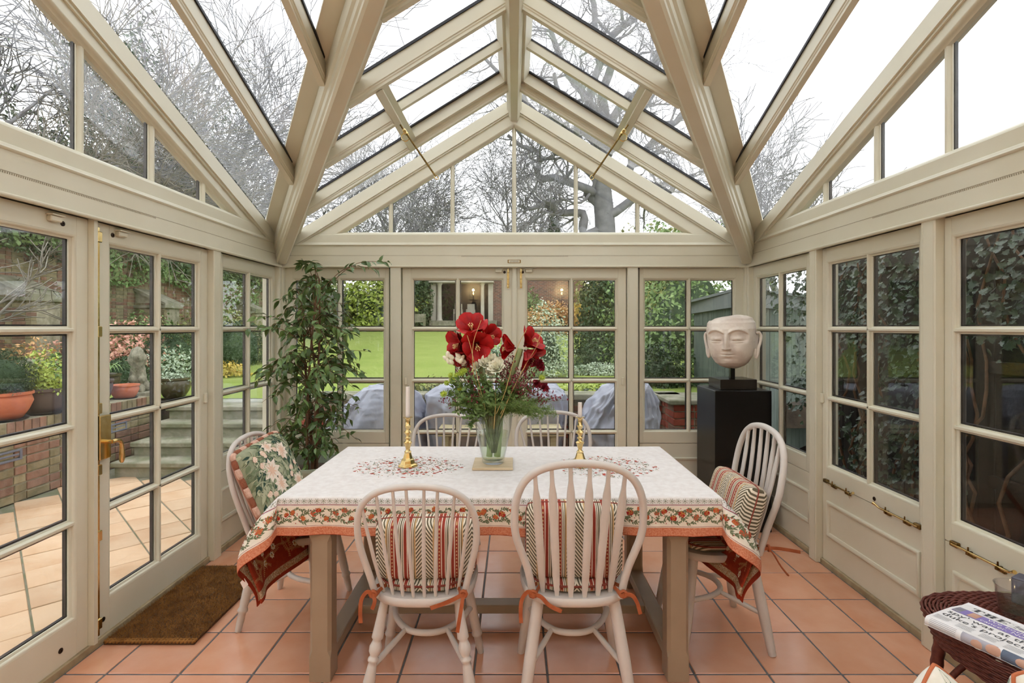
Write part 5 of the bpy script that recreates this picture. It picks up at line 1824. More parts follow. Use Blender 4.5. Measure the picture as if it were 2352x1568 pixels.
# newspaper
mat('newsprint', lin(236, 232, 230), .85, col2=lin(228, 224, 222), scale=20)
mat('ink', lin(82, 82, 86), .85)
mat('ink_pale', lin(150, 148, 152), .85)
mat('ink_purple', lin(140, 124, 184), .85)
mat('photo_grey', lin(128, 126, 134), .8, col2=lin(176, 172, 180), scale=14)
mat('photo_blue', lin(112, 122, 142), .8, col2=lin(84, 92, 108), scale=10)
mat('photo_skin', lin(214, 172, 150), .8, col2=lin(196, 150, 128), scale=18)
mat('print_paper', lin(242, 238, 238), .85)
NP = empty('newspaper', (0, 0, 0), 0, 'folded newspaper with purple banner on the wicker table', 'newspaper')
NO = Vector((1.272, 1.640, WTZ + .004))            # far fold corner nearest the middle of the room
A_ = Vector((.40, -.917, 0)).normalized()           # reading direction
B_ = Vector((.917, .40, 0)).normalized()            # up the page
PWd, PHt, PTh = .36, .245, .030
NM = Matrix.Translation(NO) @ Matrix((A_.to_4d(), B_.to_4d(), (0, 0, 1, 0), (0, 0, 0, 1))).transposed()
def paper_z(b):            # rounded fold toward the room
    r = PTh / 2
    if b < r:
        return r + math.sqrt(max(0, r * r - (r - b) ** 2))
    return PTh - .010 * sst(.12, PHt, b)
NM = Matrix(((A_.x, B_.x, 0, NO.x), (A_.y, B_.y, 0, NO.y), (0, 0, 1, NO.z), (0, 0, 0, 1)))
prof = []
for k in range(13):
    t = PI / 2 * 1 + PI * k / 12
    prof.append((PTh / 2 + PTh / 2 * math.cos(t), PTh / 2 + PTh / 2 * math.sin(t)))
top = [(b, paper_z(b)) for b in (PHt, PHt - .03, .18, .14, .10, .06, .03)]
pts = top + prof + [(PHt, .0)]
m = MB(); n = len(pts)
vs = [(a, b, z) for a in (0, PWd) for b, z in pts]
m.add(vs, [list(range(n)), list(range(2 * n - 1, n - 1, -1))] + [[i, n + i, n + (i + 1) % n, (i + 1) % n] for i in range(n)])
o = m.build('pages', 'newsprint', NP, True, 40); o.matrix_basis = NM
m = MB()
for k in range(4):
    m.box(-.002, PWd + .001, .002 + .001 * k, PHt - .002, .004 + .0055 * k, .0045 + .0055 * k)
o = m.build('inner_pages', 'print_paper', NP); o.matrix_basis = NM
def flat(name, rects, mt, lift=.0006, nb=1):
    m = MB()
    for a0, a1, b0, b1 in rects:
        bs = [b0 + (b1 - b0) * k / nb for k in range(nb + 1)]
        m.grid(lambda a, b: Vector((a, b, paper_z(b) + lift)), [a0, a1], bs)
    o = m.build(name, mt, NP); o.matrix_basis = NM
    return o
def side_xy(s):            # position along the rounded fold: s metres below the front edge of the page
    t = PI / 2 + s / (PTh / 2)
    r = PTh / 2 + .0006
    return (PTh / 2 + r * math.cos(t), PTh / 2 + r * math.sin(t))
def fold_patch(name, a0, a1, s0, s1, mt, round_=False, lift=0):
    m = MB()
    ss = [s0 + (s1 - s0) * k / 8 for k in range(9)]
    if round_:
        for k in range(8):
            f0 = math.sqrt(max(0, 1 - (2 * k / 8 - 1) ** 2)); f1 = math.sqrt(max(0, 1 - (2 * (k + 1) / 8 - 1) ** 2))
            c, h = (a0 + a1) / 2, (a1 - a0) / 2
            p, q = side_xy(ss[k]), side_xy(ss[k + 1])
            lx = -lift
            m.add([(c - h * f0, p[0] + lx, p[1] + lift), (c + h * f0, p[0] + lx, p[1] + lift), (c + h * f1, q[0] + lx, q[1]), (c - h * f1, q[0] + lx, q[1])], [(0, 1, 2, 3)])
    else:
        for k in range(8):
            p, q = side_xy(ss[k]), side_xy(ss[k + 1])
            m.add([(a0, *p), (a1, *p), (a1, *q), (a0, *q)], [(0, 1, 2, 3)])
    o = m.build(name, mt, NP); o.matrix_basis = NM
def text(txt, a, b, size, mt, lift=.0010, wide=1.0, bold=.0):
    cu = bpy.data.curves.new('lettering', 'FONT')
    cu.body = txt; cu.size = size; cu.offset = bold
    o = bpy.data.objects.new('tmp', cu); COL.objects.link(o)
    dg = bpy.context.evaluated_depsgraph_get()
    me = bpy.data.meshes.new_from_object(o.evaluated_get(dg))
    bpy.data.objects.remove(o)
    co = np.zeros(len(me.vertices) * 3); me.vertices.foreach_get('co', co); co = co.reshape(-1, 3)
    for v in co:
        v[0] = a + v[0] * wide; v[1] = b + v[1]; v[2] = paper_z(v[1]) + lift
    me.vertices.foreach_set('co', co.ravel()); me.materials.clear(); me.materials.append(MATS[mt])
    ob = bpy.data.objects.new('lettering', me); COL.objects.link(ob); ob.parent = NP; ob.matrix_basis = NM
def slab_letters(s, a, b, h, mt):
    """masthead capitals with heavy stems and slab serifs"""
    m = MB()
    def R(x0, x1, y0, y1): m.add([(x, y, paper_z(y) + .001) for x, y in ((x0, y0), (x1, y0), (x1, y1), (x0, y1))], [(0, 1, 2, 3)])
    for ch in s:
        st, w = h * .26, h * .95
        if ch == 'T':
            R(a + w / 2 - st / 2, a + w / 2 + st / 2, b, b + h); R(a, a + w, b + h * .93, b + h); R(a, a + h * .08, b + h * .72, b + h); R(a + w - h * .08, a + w, b + h * .72, b + h); R(a + w * .2, a + w * .8, b, b + h * .06)
        elif ch == 'H':
            R(a + h * .12, a + h * .12 + st, b, b + h); R(a + w - h * .12 - st, a + w - h * .12, b, b + h); R(a, a + w, b + h * .46, b + h * .53)
            for x in (a, a + w - h * .12 * 2 - st): R(x, x + st + h * .24, b, b + h * .06); R(x, x + st + h * .24, b + h * .94, b + h)
        elif ch == 'E':
            R(a + h * .12, a + h * .12 + st, b, b + h); R(a, a + w * .9, b, b + h * .07); R(a, a + w * .9, b + h * .93, b + h); R(a + .1 * h, a + w * .6, b + h * .47, b + h * .53); R(a + w * .82, a + w * .9, b, b + h * .28); R(a + w * .82, a + w * .9, b + h * .74, b + h); R(a + w * .54, a + w * .6, b + h * .36, b + h * .64)
        elif ch == 'I':
            w = h * .5; R(a + h * .12, a + h * .12 + st, b, b + h); R(a, a + w, b, b + h * .06); R(a, a + w, b + h * .94, b + h)
        elif ch == 'M':
            w = h * 1.1; R(a + h * .1, a + h * .18, b, b + h); R(a + w - h * .1 - st, a + w - h * .1, b, b + h); m.add([(x, y, paper_z(y) + .001) for x, y in ((a + h * .1, b + h), (a + h * .1 + st, b + h), (a + w / 2 + st / 2, b), (a + w / 2, b))], [(3, 2, 1, 0)]); m.add([(x, y, paper_z(y) + .001) for x, y in ((a + w / 2, b), (a + w / 2 + st * .2, b), (a + w - h * .1, b + h), (a + w - h * .2, b + h))], [(0, 1, 2, 3)])
        elif ch == 'S':
            P = [(.75, .78), (.7, .9), (.45, .97), (.2, .85), (.2, .65), (.5, .5), (.8, .35), (.8, .15), (.5, .03), (.2, .1), (.15, .25)]
            P = [(a + x * w * .9, b + y * h) for x, y in P]
            for i in range(len(P) - 1): 
                (x0, y0), (x1, y1) = P[i], P[i + 1]
                d = math.hypot(x1 - x0, y1 - y0); nx, ny = -(y1 - y0) / d * h * .07, (x1 - x0) / d * h * .07
                m.add([(x, y, paper_z(y) + .001) for x, y in ((x0 + nx, y0 + ny), (x0 - nx, y0 - ny), (x1 - nx, y1 - ny), (x1 + nx, y1 + ny))], [(0, 1, 2, 3)])
        a += w + h * .16
    o = m.build('masthead', mt, NP); o.matrix_basis = NM
slab_letters('THE', .028, .186, .030, 'ink')
slab_letters('TIMES', .215, .186, .030, 'ink')
m = MB(); random.seed(6)          # engraved crest between the two words
for k in range(70):
    a, b = .165 + random.gauss(0, .016), .199 + random.gauss(0, .006)
    r = random.uniform(.001, .003); m.add([(a + r * math.cos(t) * 1.6, b + r * math.sin(t), paper_z(b) + .001) for t in (0, 1.57, 3.14, 4.71)], [(0, 1, 2, 3)])
o = m.build('crest', 'ink_pale', NP); o.matrix_basis = NM
flat('banner', [(.010, PWd - .01, .122, .172)], 'ink_purple', nb=4)
flat('banner_photo', [(.010, .030, .124, .170)], 'photo_grey', .0009, 3)
flat('banner_photo', [(.048, .072, .126, .168)], 'photo_skin', .0009, 3)
text('We both lost an eye to', .088, .150, .0245, 'print_paper', .0012, 1.0)
text("cancer. Now we're friends", .080, .128, .0235, 'print_paper', .0012, 1.0)
text("spy' was at the heart of", .012, .094, .0300, 'ink', .0010, 1.18)
text("duke's project in China", .012, .064, .0300, 'ink', .0010, 1.18)
m = MB()
for col_ in range(6):
    for k in range(5):
        a0 = .008 + col_ * .058
        m.add([(a, b, paper_z(b) + .0006) for a, b in ((a0, .052 - k * .006), (a0 + random.uniform(.035, .05), .052 - k * .006), (a0 + .04, .0535 - k * .006), (a0, .0535 - k * .006))], [(0, 1, 2, 3)])
o = m.build('small_print', 'ink_pale', NP); o.matrix_basis = NM
fold_patch('front_photo', .095, .180, .002, .036, 'photo_grey')
fold_patch('front_photo', .190, .310, .000, .036, 'photo_blue')
fold_patch('photo_figure', .120, .148, .010, .036, 'photo_skin', True, .0004)
fold_patch('photo_figure', .155, .190, .002, .034, 'photo_skin', True, .0004)
fold_patch('photo_figure', .222, .262, .006, .032, 'photo_skin', True, .0004)
for k in range(6):
    fold_patch('small_print', .012, .082, .006 + .005 * k, .0072 + .005 * k, 'ink_pale')
# tumbler with water, dark box, storage tub with jars
mat('frosted', lin(214, 206, 208), .35, spec=.5)
glass_mat('tumbler_glass', (.94, .93, .94), 1.6, .05)
tb = empty('water_tumbler', (1.618, 1.705, WTZ + .002), 0, 'thick clear glass tumbler of water behind the newspaper', 'glass')
MB().lathe([(.0, 0), (.042, 0), (.044, .006), (.055, .092), (.0565, .094), (.0525, .093), (.0415, .016), (.0, .014)], 36, capb=False, capt=False).build('glass_body', 'tumbler_glass', tb, True, 60)
MB().lathe([(.0, .0145), (.041, .0165), (.0465, .054), (.0, .054)], 30, capb=False, capt=False).build('water', 'water_clear', tb, True, 60)
mat('slate_box', lin(92, 90, 100), .5)
sb = MB().box(-.03, .03, -.04, .04, 0, .088, c=.004).build('slate_box', 'slate_box', None, loc=(1.722, 1.765, WTZ + .002))
sb.rotation_euler = (0, 0, .5)
tag(sb, 'small slate grey box on the wicker table beside the tumbler', 'box')
glass_mat('tub_plastic', (.80, .80, .84), 2.2, .25)
tub = empty('storage_tub', (1.50, 1.60, .163), .35, 'translucent plastic tub of dark jars on the wicker shelf', 'tub')
tb_ = MB()
for (x0, x1, y0, y1, z0, z1) in ((-.11, .11, -.075, .075, 0, .003), (-.11, -.107, -.075, .075, 0, .15), (.107, .11, -.075, .075, 0, .15), (-.11, .11, -.075, -.072, 0, .15), (-.11, .11, .072, .075, 0, .15), (-.115, -.107, -.08, .08, .147, .153), (.107, .115, -.08, .08, .147, .153), (-.115, .115, -.08, -.072, .147, .153), (-.115, .115, .072, .08, .147, .153)):
    tb_.box(x0, x1, y0, y1, z0, z1)
tb_.build('shell', 'tub_plastic', tub)
mat('jar_blue', lin(28, 32, 66), .15, spec=.6)
mat('jar_lid', lin(190, 190, 196), .35, metal=.5)
for k, (x, y, h) in enumerate(((-.06, .02, .13), (.02, -.02, .11), (.075, .03, .12))):
    j = empty('dark_jar', (1.50 + x * .94 - y * .34, 1.60 + x * .34 + y * .94, .1665), 0, ('tall dark blue jar at the open end of the plastic tub', 'dark jar with pale lid in the middle of the plastic tub', 'dark jar at the wall end of the plastic tub')[k], 'jar', 'jars in the plastic tub')
    MB().lathe([(.026, 0), (.030, .005), (.030, h * .68), (.020, h * .80), (.019, h * .84)], 20).build('body', 'jar_blue', j, True, 50)
    MB().lathe([(.022, h * .84), (.022, h), (.019, h + .002)], 20).build('lid', 'jar_lid' if k == 1 else 'jar_blue', j, True, 50)
# leaf-print cushions on the wicker stool in the near corner
mat('linen', lin(238, 234, 222), .9, col2=lin(230, 225, 210), scale=40, bump=.1, bscale=300, spec=.1)
mat('leaf_sage', lin(130, 152, 136), .9, col2=lin(160, 176, 160), scale=60, spec=.1)
mat('leaf_olive', lin(112, 128, 104), .9, spec=.1)
mat('piping_orange', lin(196, 112, 72), .8)
sofa = empty('wicker_stool', (1.20, 1.17, 0), 0, 'low wicker stool carrying the two leaf-print cushions', 'stool')
MB().box(-.34, .36, -.24, .20, .06, .13, c=.02).build('seat_base', 'wicker', sofa)
for x in (-.32, .34):
    for y in (-.22, .18):
        MB().lathe([(.018, 0), (.022, .07)], 10, (x, y, 0)).build('leg', 'wicker', sofa)
def leaf_cushion(label, loc, mtx, w, h, th, seed):
    c = empty('leaf_cushion', loc, 0, label, 'cushion', 'leaf-print cushions on the wicker stool')
    o, f = pillow(c, 'cover', w, h, th, 'linen', p=3.0, e=.5, pinch=.06)
    o.matrix_basis = mtx
    pp = MB().tube(rim(f), .0045, 8, closed=True).build('piping', 'piping_orange', c, True, 180); pp.matrix_basis = mtx
    random.seed(seed)
    for sd in (-1, 1):
        cl = lambda v: max(-.97, min(.97, v))
        def nf(x, y):
            e = .004; x, y = cl(x), cl(y)
            a = f(x + e, y, sd) - f(x - e, y, sd); b = f(x, y + e, sd) - f(x, y - e, sd)
            return a.cross(b).normalized() * (1 if sd < 0 else -1)
        P = Print(lambda x, y: f(cl(x), cl(y), sd), nf, .0007, ['leaf_sage', 'leaf_olive', 'print_tan'])
        for q in range(90):
            x, y, a = random.uniform(-.93, .93), random.uniform(-.93, .93), random.uniform(0, 6.3)
            P.leaf(x, y, a, random.uniform(.16, .30), random.uniform(.06, .10), 0 if random.random() < .8 else 1, q % 3)
        for q in range(24):
            x, y, a = random.uniform(-.9, .9), random.uniform(-.9, .9), random.uniform(0, 6.3)
            Q = [(x, y)]
            for z in range(10):
                a += .18; Q.append((Q[-1][0] + .05 * math.cos(a), Q[-1][1] + .05 * math.sin(a)))
            P.stroke([p for p in Q if abs(p[0]) < .95 and abs(p[1]) < .95], .012, 1 if q % 3 else 2, 3)
        po = P.mb.build('printed_leaves', P.mats, c); po.matrix_basis = mtx; po['kind'] = 'stuff'
leaf_cushion('leaf-print cushion with orange piping nearest the tiled floor', (1.080, 1.31, .13), Matrix.Translation((0, 0, .235)) @ Matrix.Rotation(.25, 4, 'Z') @ Matrix.Rotation(-.12, 4, 'X') @ Matrix.Rotation(.72, 4, 'Y'), .36, .36, .15, 1)
leaf_cushion('leaf-print cushion under the wicker table edge', (1.360, 1.26, .13), Matrix.Translation((0, 0, .315)) @ Matrix.Rotation(.15, 4, 'Z') @ Matrix.Rotation(-.15, 4, 'X'), .36, .38, .15, 2)
# ================================================================== GARDEN
mat('brick_a', lin(150, 112, 92), .9, col2=lin(130, 98, 78), scale=14, bump=.4, bscale=50, rand=.10)
mat('brick_b', lin(150, 136, 106), .9, col2=lin(122, 112, 82), scale=14, bump=.4, bscale=50, rand=.16)
mat('brick_c', lin(142, 110, 92), .9, col2=lin(118, 90, 74), scale=14, bump=.4, bscale=50, rand=.16)
mat('brick_red', lin(166, 84, 66), .9, col2=lin(142, 66, 50), scale=14, bump=.4, bscale=50, rand=.12)
mat('mortar', lin(172, 164, 142), .95, col2=lin(134, 130, 106), scale=12, bump=.5, bscale=60)
mat('mossy_stone', lin(162, 156, 138), .95, col2=lin(112, 114, 86), scale=6, bump=.6, bscale=40, contrast=(.3, .7))
mat('pale_stone', lin(196, 188, 172), .9, col2=lin(168, 162, 144), scale=6, bump=.4, bscale=40)
mat('patio_tile', lin(212, 182, 150), .75, col2=lin(196, 158, 122), scale=4, bump=.15, bscale=40, rand=.10, contrast=(.3, .7))
mat('patio_joint', lin(134, 128, 112), .95, col2=lin(108, 112, 84), scale=10)
mat('lawn_grass', lin(150, 162, 88), .95, col2=lin(132, 150, 72), scale=1.3, bump=.8, bscale=60, spec=.1, contrast=(.25, .75), detail=8)
mat('earth', lin(84, 70, 56), .95, col2=lin(58, 48, 38), scale=5, bump=.8, bscale=30)
mat('paving', lin(170, 168, 156), .9, col2=lin(132, 138, 116), scale=3, bump=.4, bscale=30)
PZ = -.03                     # patio level
LZ = .56                      # lawn level next to the steps
def brick_wall(parent, fr, L, H, mats, n_max=300, u_near=0.0, bond='flemish', soldier=0.0, seed=1, depth=.10, face_n=0.0, course=.075):
    """single bricks proud of a mortar body; the 300 nearest u_near are parts, the rest one part"""
    rnd = random.Random(seed)
    meshes = {}
    def bm(w, h, mt):
        k = (round(w, 3), round(h, 3), mt)
        if k not in meshes:
            meshes[k] = MB(fr0).box(-w / 2, w / 2, -h / 2, h / 2, -depth, 0, c=.004).mesh('brick', mt)
        return meshes[k]
    fr0 = Fr((0, 0, 0), fr.u, fr.v, fr.n)
    items = []
    nrow = int((H - soldier) / course)
    for r in range(nrow):
        v = (r + .5) * course
        u = -.11 * (r % 2) - rnd.uniform(0, .01)
        k = r % 2
        while u < L:
            w = .215 if (k % 2 == 0 or bond != 'flemish') else .1025
            k += 1
            a, b = max(u, 0), min(u + w, L)
            if b - a > .03:
                items.append(((a + b) / 2, v, b - a, course - .011, rnd.choice(mats)))
            u += w + .0105
    if soldier:
        u = 0
        while u < L:
            items.append((u + .032, H - soldier / 2, .064, soldier - .008, rnd.choice(mats)))
            u += .0755
    items.sort(key=lambda t: abs(t[0] - u_near))
    rest = MB(); ri = []
    names = sorted(set(t[4] for t in items))
    for i, (u, v, w, h, mt) in enumerate(items):
        n = face_n + rnd.uniform(-.004, .003)
        w = round(w / .005) * .005
        if i < n_max:
            inst('brick', bm(w, round(h, 3), mt), parent, fr.to((u, v, n)))
        else:
            o = len(rest.v)
            mb = MB(fr).box(u - w / 2, u + w / 2, v - h / 2, v + h / 2, n - depth, n)
            rest.v += mb.v; rest.f += [[o + q for q in f] for f in mb.f]; rest.m += [names.index(mt)] * len(mb.f)
    if rest.v:
        tag(rest.build('further_bricks', names, parent), kind='stuff')
# --- grounds
tag(MB().grid(lambda x, y: Vector((x, y, LZ + (.78 * sst(6, 30, y)) + .02 * mnoise.noise(Vector((x * .3, y * .3, 0))))), [-40 + 2 * k for k in range(41)], [6.6 + 1.0 * k for k in range(60)]).build('lawn', 'lawn_grass', None, True, 180), kind='structure')
tag(MB().box(-40, -4.22, -6, 7.0, .30, .54).build('flower_bed_ground', 'earth'), kind='structure')
tag(MB().box(-2.42, 9, 6.02, 7.0, .30, .56).build('rear_bed_ground', 'earth'), kind='structure')
tag(MB().box(-40, 40, -30, 70, -.4, -.30).build('subsoil_ground', 'earth'), kind='structure')
patio = MB().box(-4.3, 9, -4, 6.2, -.2, PZ - .006).build('patio_ground', 'patio_joint')
tag(patio, kind='structure')
_pt = MB().box(-.1435, .1435, -.1435, .1435, -.012, 0, c=.003).mesh('tile', 'patio_tile')
random.seed(14)
Q45 = math.sqrt(.5)
cnt = 0
for i in range(-30, 50):
    for j in range(-30, 60):
        p_, q_ = .166 + .2975 * (i + .5), 4.064 + .2975 * (j + .5) - 9 * .2975
        x, y = (p_ - q_) * Q45, (p_ + q_) * Q45
        if abs(x) < 2.2 and y < 4.6: continue
        if not (-4.05 < x < 1.9 and 1.2 < y < 5.7): continue
        if x < -2.2 and y > 5.15: continue
        if x > 1.6: continue
        inst('tile', _pt, patio, (x, y, PZ + random.uniform(-.002, .002)), (random.uniform(-.004, .004), random.uniform(-.004, .004), PI / 4))
        cnt += 1
# --- low retaining wall on the left with soldier coping
rw = empty('retaining_wall', (0, 0, 0), 0, kind='structure')
FRW = Fr((-4.2, 2.2, PZ), (0, 1, 0), (0, 0, 1), (1, 0, 0))
MB(FRW).box(0, 3.9, 0, .685, -.24, -.012).build('mortar_body', 'mortar', rw)
brick_wall(rw, FRW, 3.9, .685, ['brick_a', 'brick_b', 'brick_b', 'brick_c'], 300, 2.5, soldier=.115, seed=3)
# recessed lights in the wall
mat('lamp_grey', lin(110, 112, 124), .5)
for k, u in enumerate((2.20, 3.42)):
    lt = empty('recessed_wall_light', FRW.to((u, .40 if k == 0 else .42, 0)), 0, ('grey recessed brick light in the low wall, nearest the camera', 'grey recessed brick light in the low wall beside the steps')[k], 'light', 'recessed lights in the low wall')
    g = Fr((0, 0, 0), FRW.u, FRW.v, FRW.n)
    m = MB(g)
    for q in ((-.115, .115, .030, .045), (-.115, .115, -.045, -.030), (-.115, -.092, -.03, .03), (.092, .115, -.03, .03)):
        m.box(*q, -.05, .006, c=.002)
    m.build('frame', 'lamp_grey', lt)
    MB(g).box(-.09, .09, -.006, .012, -.02, .001, c=.003).box(-.092, .092, -.03, .03, -.05, -.03).build('louvre', 'lamp_grey', lt)
# --- stone steps
st = empty('stone_steps', (0, 0, 0), 0, kind='structure')
for k, (y0, z1) in enumerate(((5.20, .115), (5.47, .255), (5.76, .40), (6.03, .545))):
    z0 = PZ + (0 if k == 0 else (.115, .255, .40)[k - 1] - PZ)
    s_ = MB().box(-3.95, -2.45, y0 + .03, y0 + .5, z0 - .02, z1 - .045).box(-3.98, -2.42, y0, y0 + .36, z1 - .05, z1, c=.008)
    s_.build('step', 'mossy_stone', st)
tag(MB().box(-4.0, -2.2, 6.36, 7.35, .40, .558, c=.01).build('garden_path', 'paving'), kind='structure')
# --- brick wall at the back of the patio, with stone coping and an end pier
bw = empty('rear_retaining_wall', (0, 0, 0), 0, kind='structure')
FBW = Fr((-2.42, 5.95, PZ), (1, 0, 0), (0, 0, 1), (0, -1, 0))
MB(FBW).box(0, 4.3, 0, .66, -.2, -.012).build('mortar_body', 'mortar', bw)
brick_wall(bw, FBW, 4.3, .66, ['brick_red', 'brick_a', 'brick_c'], 300, 2.4, seed=5)
for k in range(6):
    MB().box(-2.44 + k * .72, -2.44 + k * .72 + .712, 5.90, 6.22, .635, .70, c=.008).build('coping_stone', 'mossy_stone', bw)
pier = empty('brick_pier', (0, 0, 0), 0, kind='structure')
MB().box(1.672, 2.08, 5.512, 6.04, PZ, .645).build('mortar_body', 'mortar', pier)
brick_wall(pier, Fr((1.66, 5.5, PZ), (1, 0, 0), (0, 0, 1), (0, -1, 0)), .43, .675, ['brick_red', 'brick_red', 'brick_a'], 60, 0, seed=7)
brick_wall(pier, Fr((1.66, 6.05, PZ), (0, -1, 0), (0, 0, 1), (-1, 0, 0)), .55, .675, ['brick_red', 'brick_red', 'brick_a'], 70, 0, seed=8)
MB().box(1.60, 2.14, 5.45, 6.10, .645, .70, c=.012).build('cap_stone', 'mossy_stone', pier)
# --- tall old garden wall with sloping buttresses
gw = empty('garden_wall', (0, 0, 0), 0, kind='structure')
FGW = Fr((-8.6, 5.0, .5), (0, 1, 0), (0, 0, 1), (1, 0, 0))
MB(FGW).box(0, 26, 0, 2.62, -.35, -.012).build('mortar_body', 'mortar', gw)
brick_wall(gw, FGW, 26, 2.55, ['brick_b', 'brick_b', 'brick_a', 'brick_c'], 300, 6.0, seed=9)
MB(FGW).box(0, 26, 2.56, 2.66, -.38, .05, c=.02).build('coping', 'mossy_stone', gw)
for y0 in (8.7, 12.0, 16.2):
    bt = empty('buttress', (0, 0, 0), 0, kind='structure')
    MB().poly([(-8.62, y0 + .012, .5), (-7.95, y0 + .012, .5), (-7.95, y0 + .012, 1.95), (-8.62, y0 + .012, 2.28)], (0, .55, 0)).build('mortar_body', 'mortar', bt)
    brick_wall(bt, Fr((-8.60, y0, .5), (1, 0, 0), (0, 0, 1), (0, -1, 0)), .66, 1.50, ['brick_b', 'brick_b', 'brick_c'], 100, 0, seed=int(y0))
    MB().poly([(-8.66, y0 - .05, 2.36), (-7.88, y0 - .05, 2.0), (-7.88, y0 - .05, 1.94), (-8.66, y0 - .05, 2.29)], (0, .66, 0)).build('sloping_cap', 'mossy_stone', bt)
    MB().box(-8.62, -7.88, y0 - .05, y0 + .6, 1.88, 1.95, c=.01).build('string_course', 'mossy_stone', bt)
# ------------------------------------------------------------------ leaves, bushes, trees
LEAFCOL = {}
def leafmat(name, c1, c2, rough=.55):
    c1, c2 = [min(235, int(v * 1.18 + 8)) for v in c1], [min(235, int(v * 1.18 + 8)) for v in c2]
    mat(name, lin(*c1), rough, col2=lin(*c2), scale=2.2, spec=.35, contrast=(.3, .7), detail=6)
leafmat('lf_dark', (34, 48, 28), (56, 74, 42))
leafmat('lf_mid', (78, 100, 56), (108, 128, 76))
leafmat('lf_yellow', (150, 160, 70), (120, 138, 60))
leafmat('lf_olive', (112, 118, 70), (140, 140, 88))
leafmat('lf_rust', (156, 116, 76), (186, 150, 100))
leafmat('lf_gold', (178, 150, 66), (150, 136, 64))
leafmat('lf_grey', (128, 142, 120), (160, 170, 148))
leafmat('lf_ivy', (48, 66, 40), (80, 98, 62), .35)
leafmat('lf_pink', (170, 120, 106), (196, 150, 132))
leafmat('lf_yew', (34, 50, 30), (58, 76, 44))
leafmat('lf_box', (56, 74, 44), (36, 52, 32))
mat('bark', lin(104, 98, 90), .9, col2=lin(76, 70, 62), scale=6, bump=.5, bscale=30)
mat('bark_pale', lin(146, 140, 128), .9, col2=lin(118, 110, 98), scale=6, bump=.4)
mat('twig', lin(118, 110, 102), .9)
mat('bark_far', lin(134, 132, 134), .95, col2=lin(112, 110, 112), scale=3)
RS_ = np.random.RandomState(77)
def leaf_cloud(name, parent, pts, nrm, size, mt, aspect=.55, jitter=.9):
    """one mesh of single leaves (folded quads) at pts with normals nrm"""
    n = len(pts)
    d = nrm + RS_.normal(0, jitter, (n, 3)); d /= np.linalg.norm(d, axis=1)[:, None] + 1e-9
    r = RS_.normal(0, 1, (n, 3))
    t = np.cross(d, r); t /= np.linalg.norm(t, axis=1)[:, None] + 1e-9
    b = np.cross(d, t)
    s = (size * RS_.uniform(.6, 1.4, n))[:, None]
    V = np.zeros((n * 4, 3))
    V[0::4] = pts - t * s * .5
    V[1::4] = pts + b * s * aspect * .5 + d * s * .10
    V[2::4] = pts + t * s * .5
    V[3::4] = pts - b * s * aspect * .5 + d * s * .10
    me = bpy.data.meshes.new(name)
    me.vertices.add(n * 4); me.vertices.foreach_set('co', V.ravel())
    me.loops.add(n * 6); me.polygons.add(n * 2)
    k = np.arange(n) * 4
    lv = np.stack([k, k + 1, k + 2, k, k + 2, k + 3], 1).ravel()
    me.loops.foreach_set('vertex_index', lv)
    me.polygons.foreach_set('loop_start', np.arange(0, n * 6, 3))
    me.polygons.foreach_set('loop_total', np.full(n * 2, 3))
    me.materials.append(MATS[mt]); me.update(); me.validate()
    o = bpy.data.objects.new(name, me); COL.objects.link(o)
    if parent: o.parent = parent
    return o
def lump(v, amp, sc, sd):
    return np.array([1 + amp * mnoise.noise(Vector((p[0] * sc + sd, p[1] * sc, p[2] * sc))) for p in v])
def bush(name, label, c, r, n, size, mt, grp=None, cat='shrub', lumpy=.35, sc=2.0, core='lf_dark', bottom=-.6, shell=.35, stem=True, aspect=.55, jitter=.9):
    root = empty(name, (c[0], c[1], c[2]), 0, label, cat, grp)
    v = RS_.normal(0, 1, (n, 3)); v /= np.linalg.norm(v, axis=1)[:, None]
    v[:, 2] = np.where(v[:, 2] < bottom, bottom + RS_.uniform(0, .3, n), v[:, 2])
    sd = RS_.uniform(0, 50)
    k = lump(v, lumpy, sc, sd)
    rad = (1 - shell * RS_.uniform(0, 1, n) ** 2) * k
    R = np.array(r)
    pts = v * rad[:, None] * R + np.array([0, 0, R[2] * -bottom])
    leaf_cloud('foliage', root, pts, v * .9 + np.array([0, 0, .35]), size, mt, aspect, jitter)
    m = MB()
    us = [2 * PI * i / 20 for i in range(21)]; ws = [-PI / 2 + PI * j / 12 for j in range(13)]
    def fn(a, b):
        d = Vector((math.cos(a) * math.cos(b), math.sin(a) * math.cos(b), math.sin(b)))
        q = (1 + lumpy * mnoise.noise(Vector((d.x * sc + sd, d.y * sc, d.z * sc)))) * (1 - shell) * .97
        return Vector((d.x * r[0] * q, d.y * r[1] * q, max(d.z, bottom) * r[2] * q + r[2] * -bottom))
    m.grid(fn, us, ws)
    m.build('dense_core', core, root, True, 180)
    return root
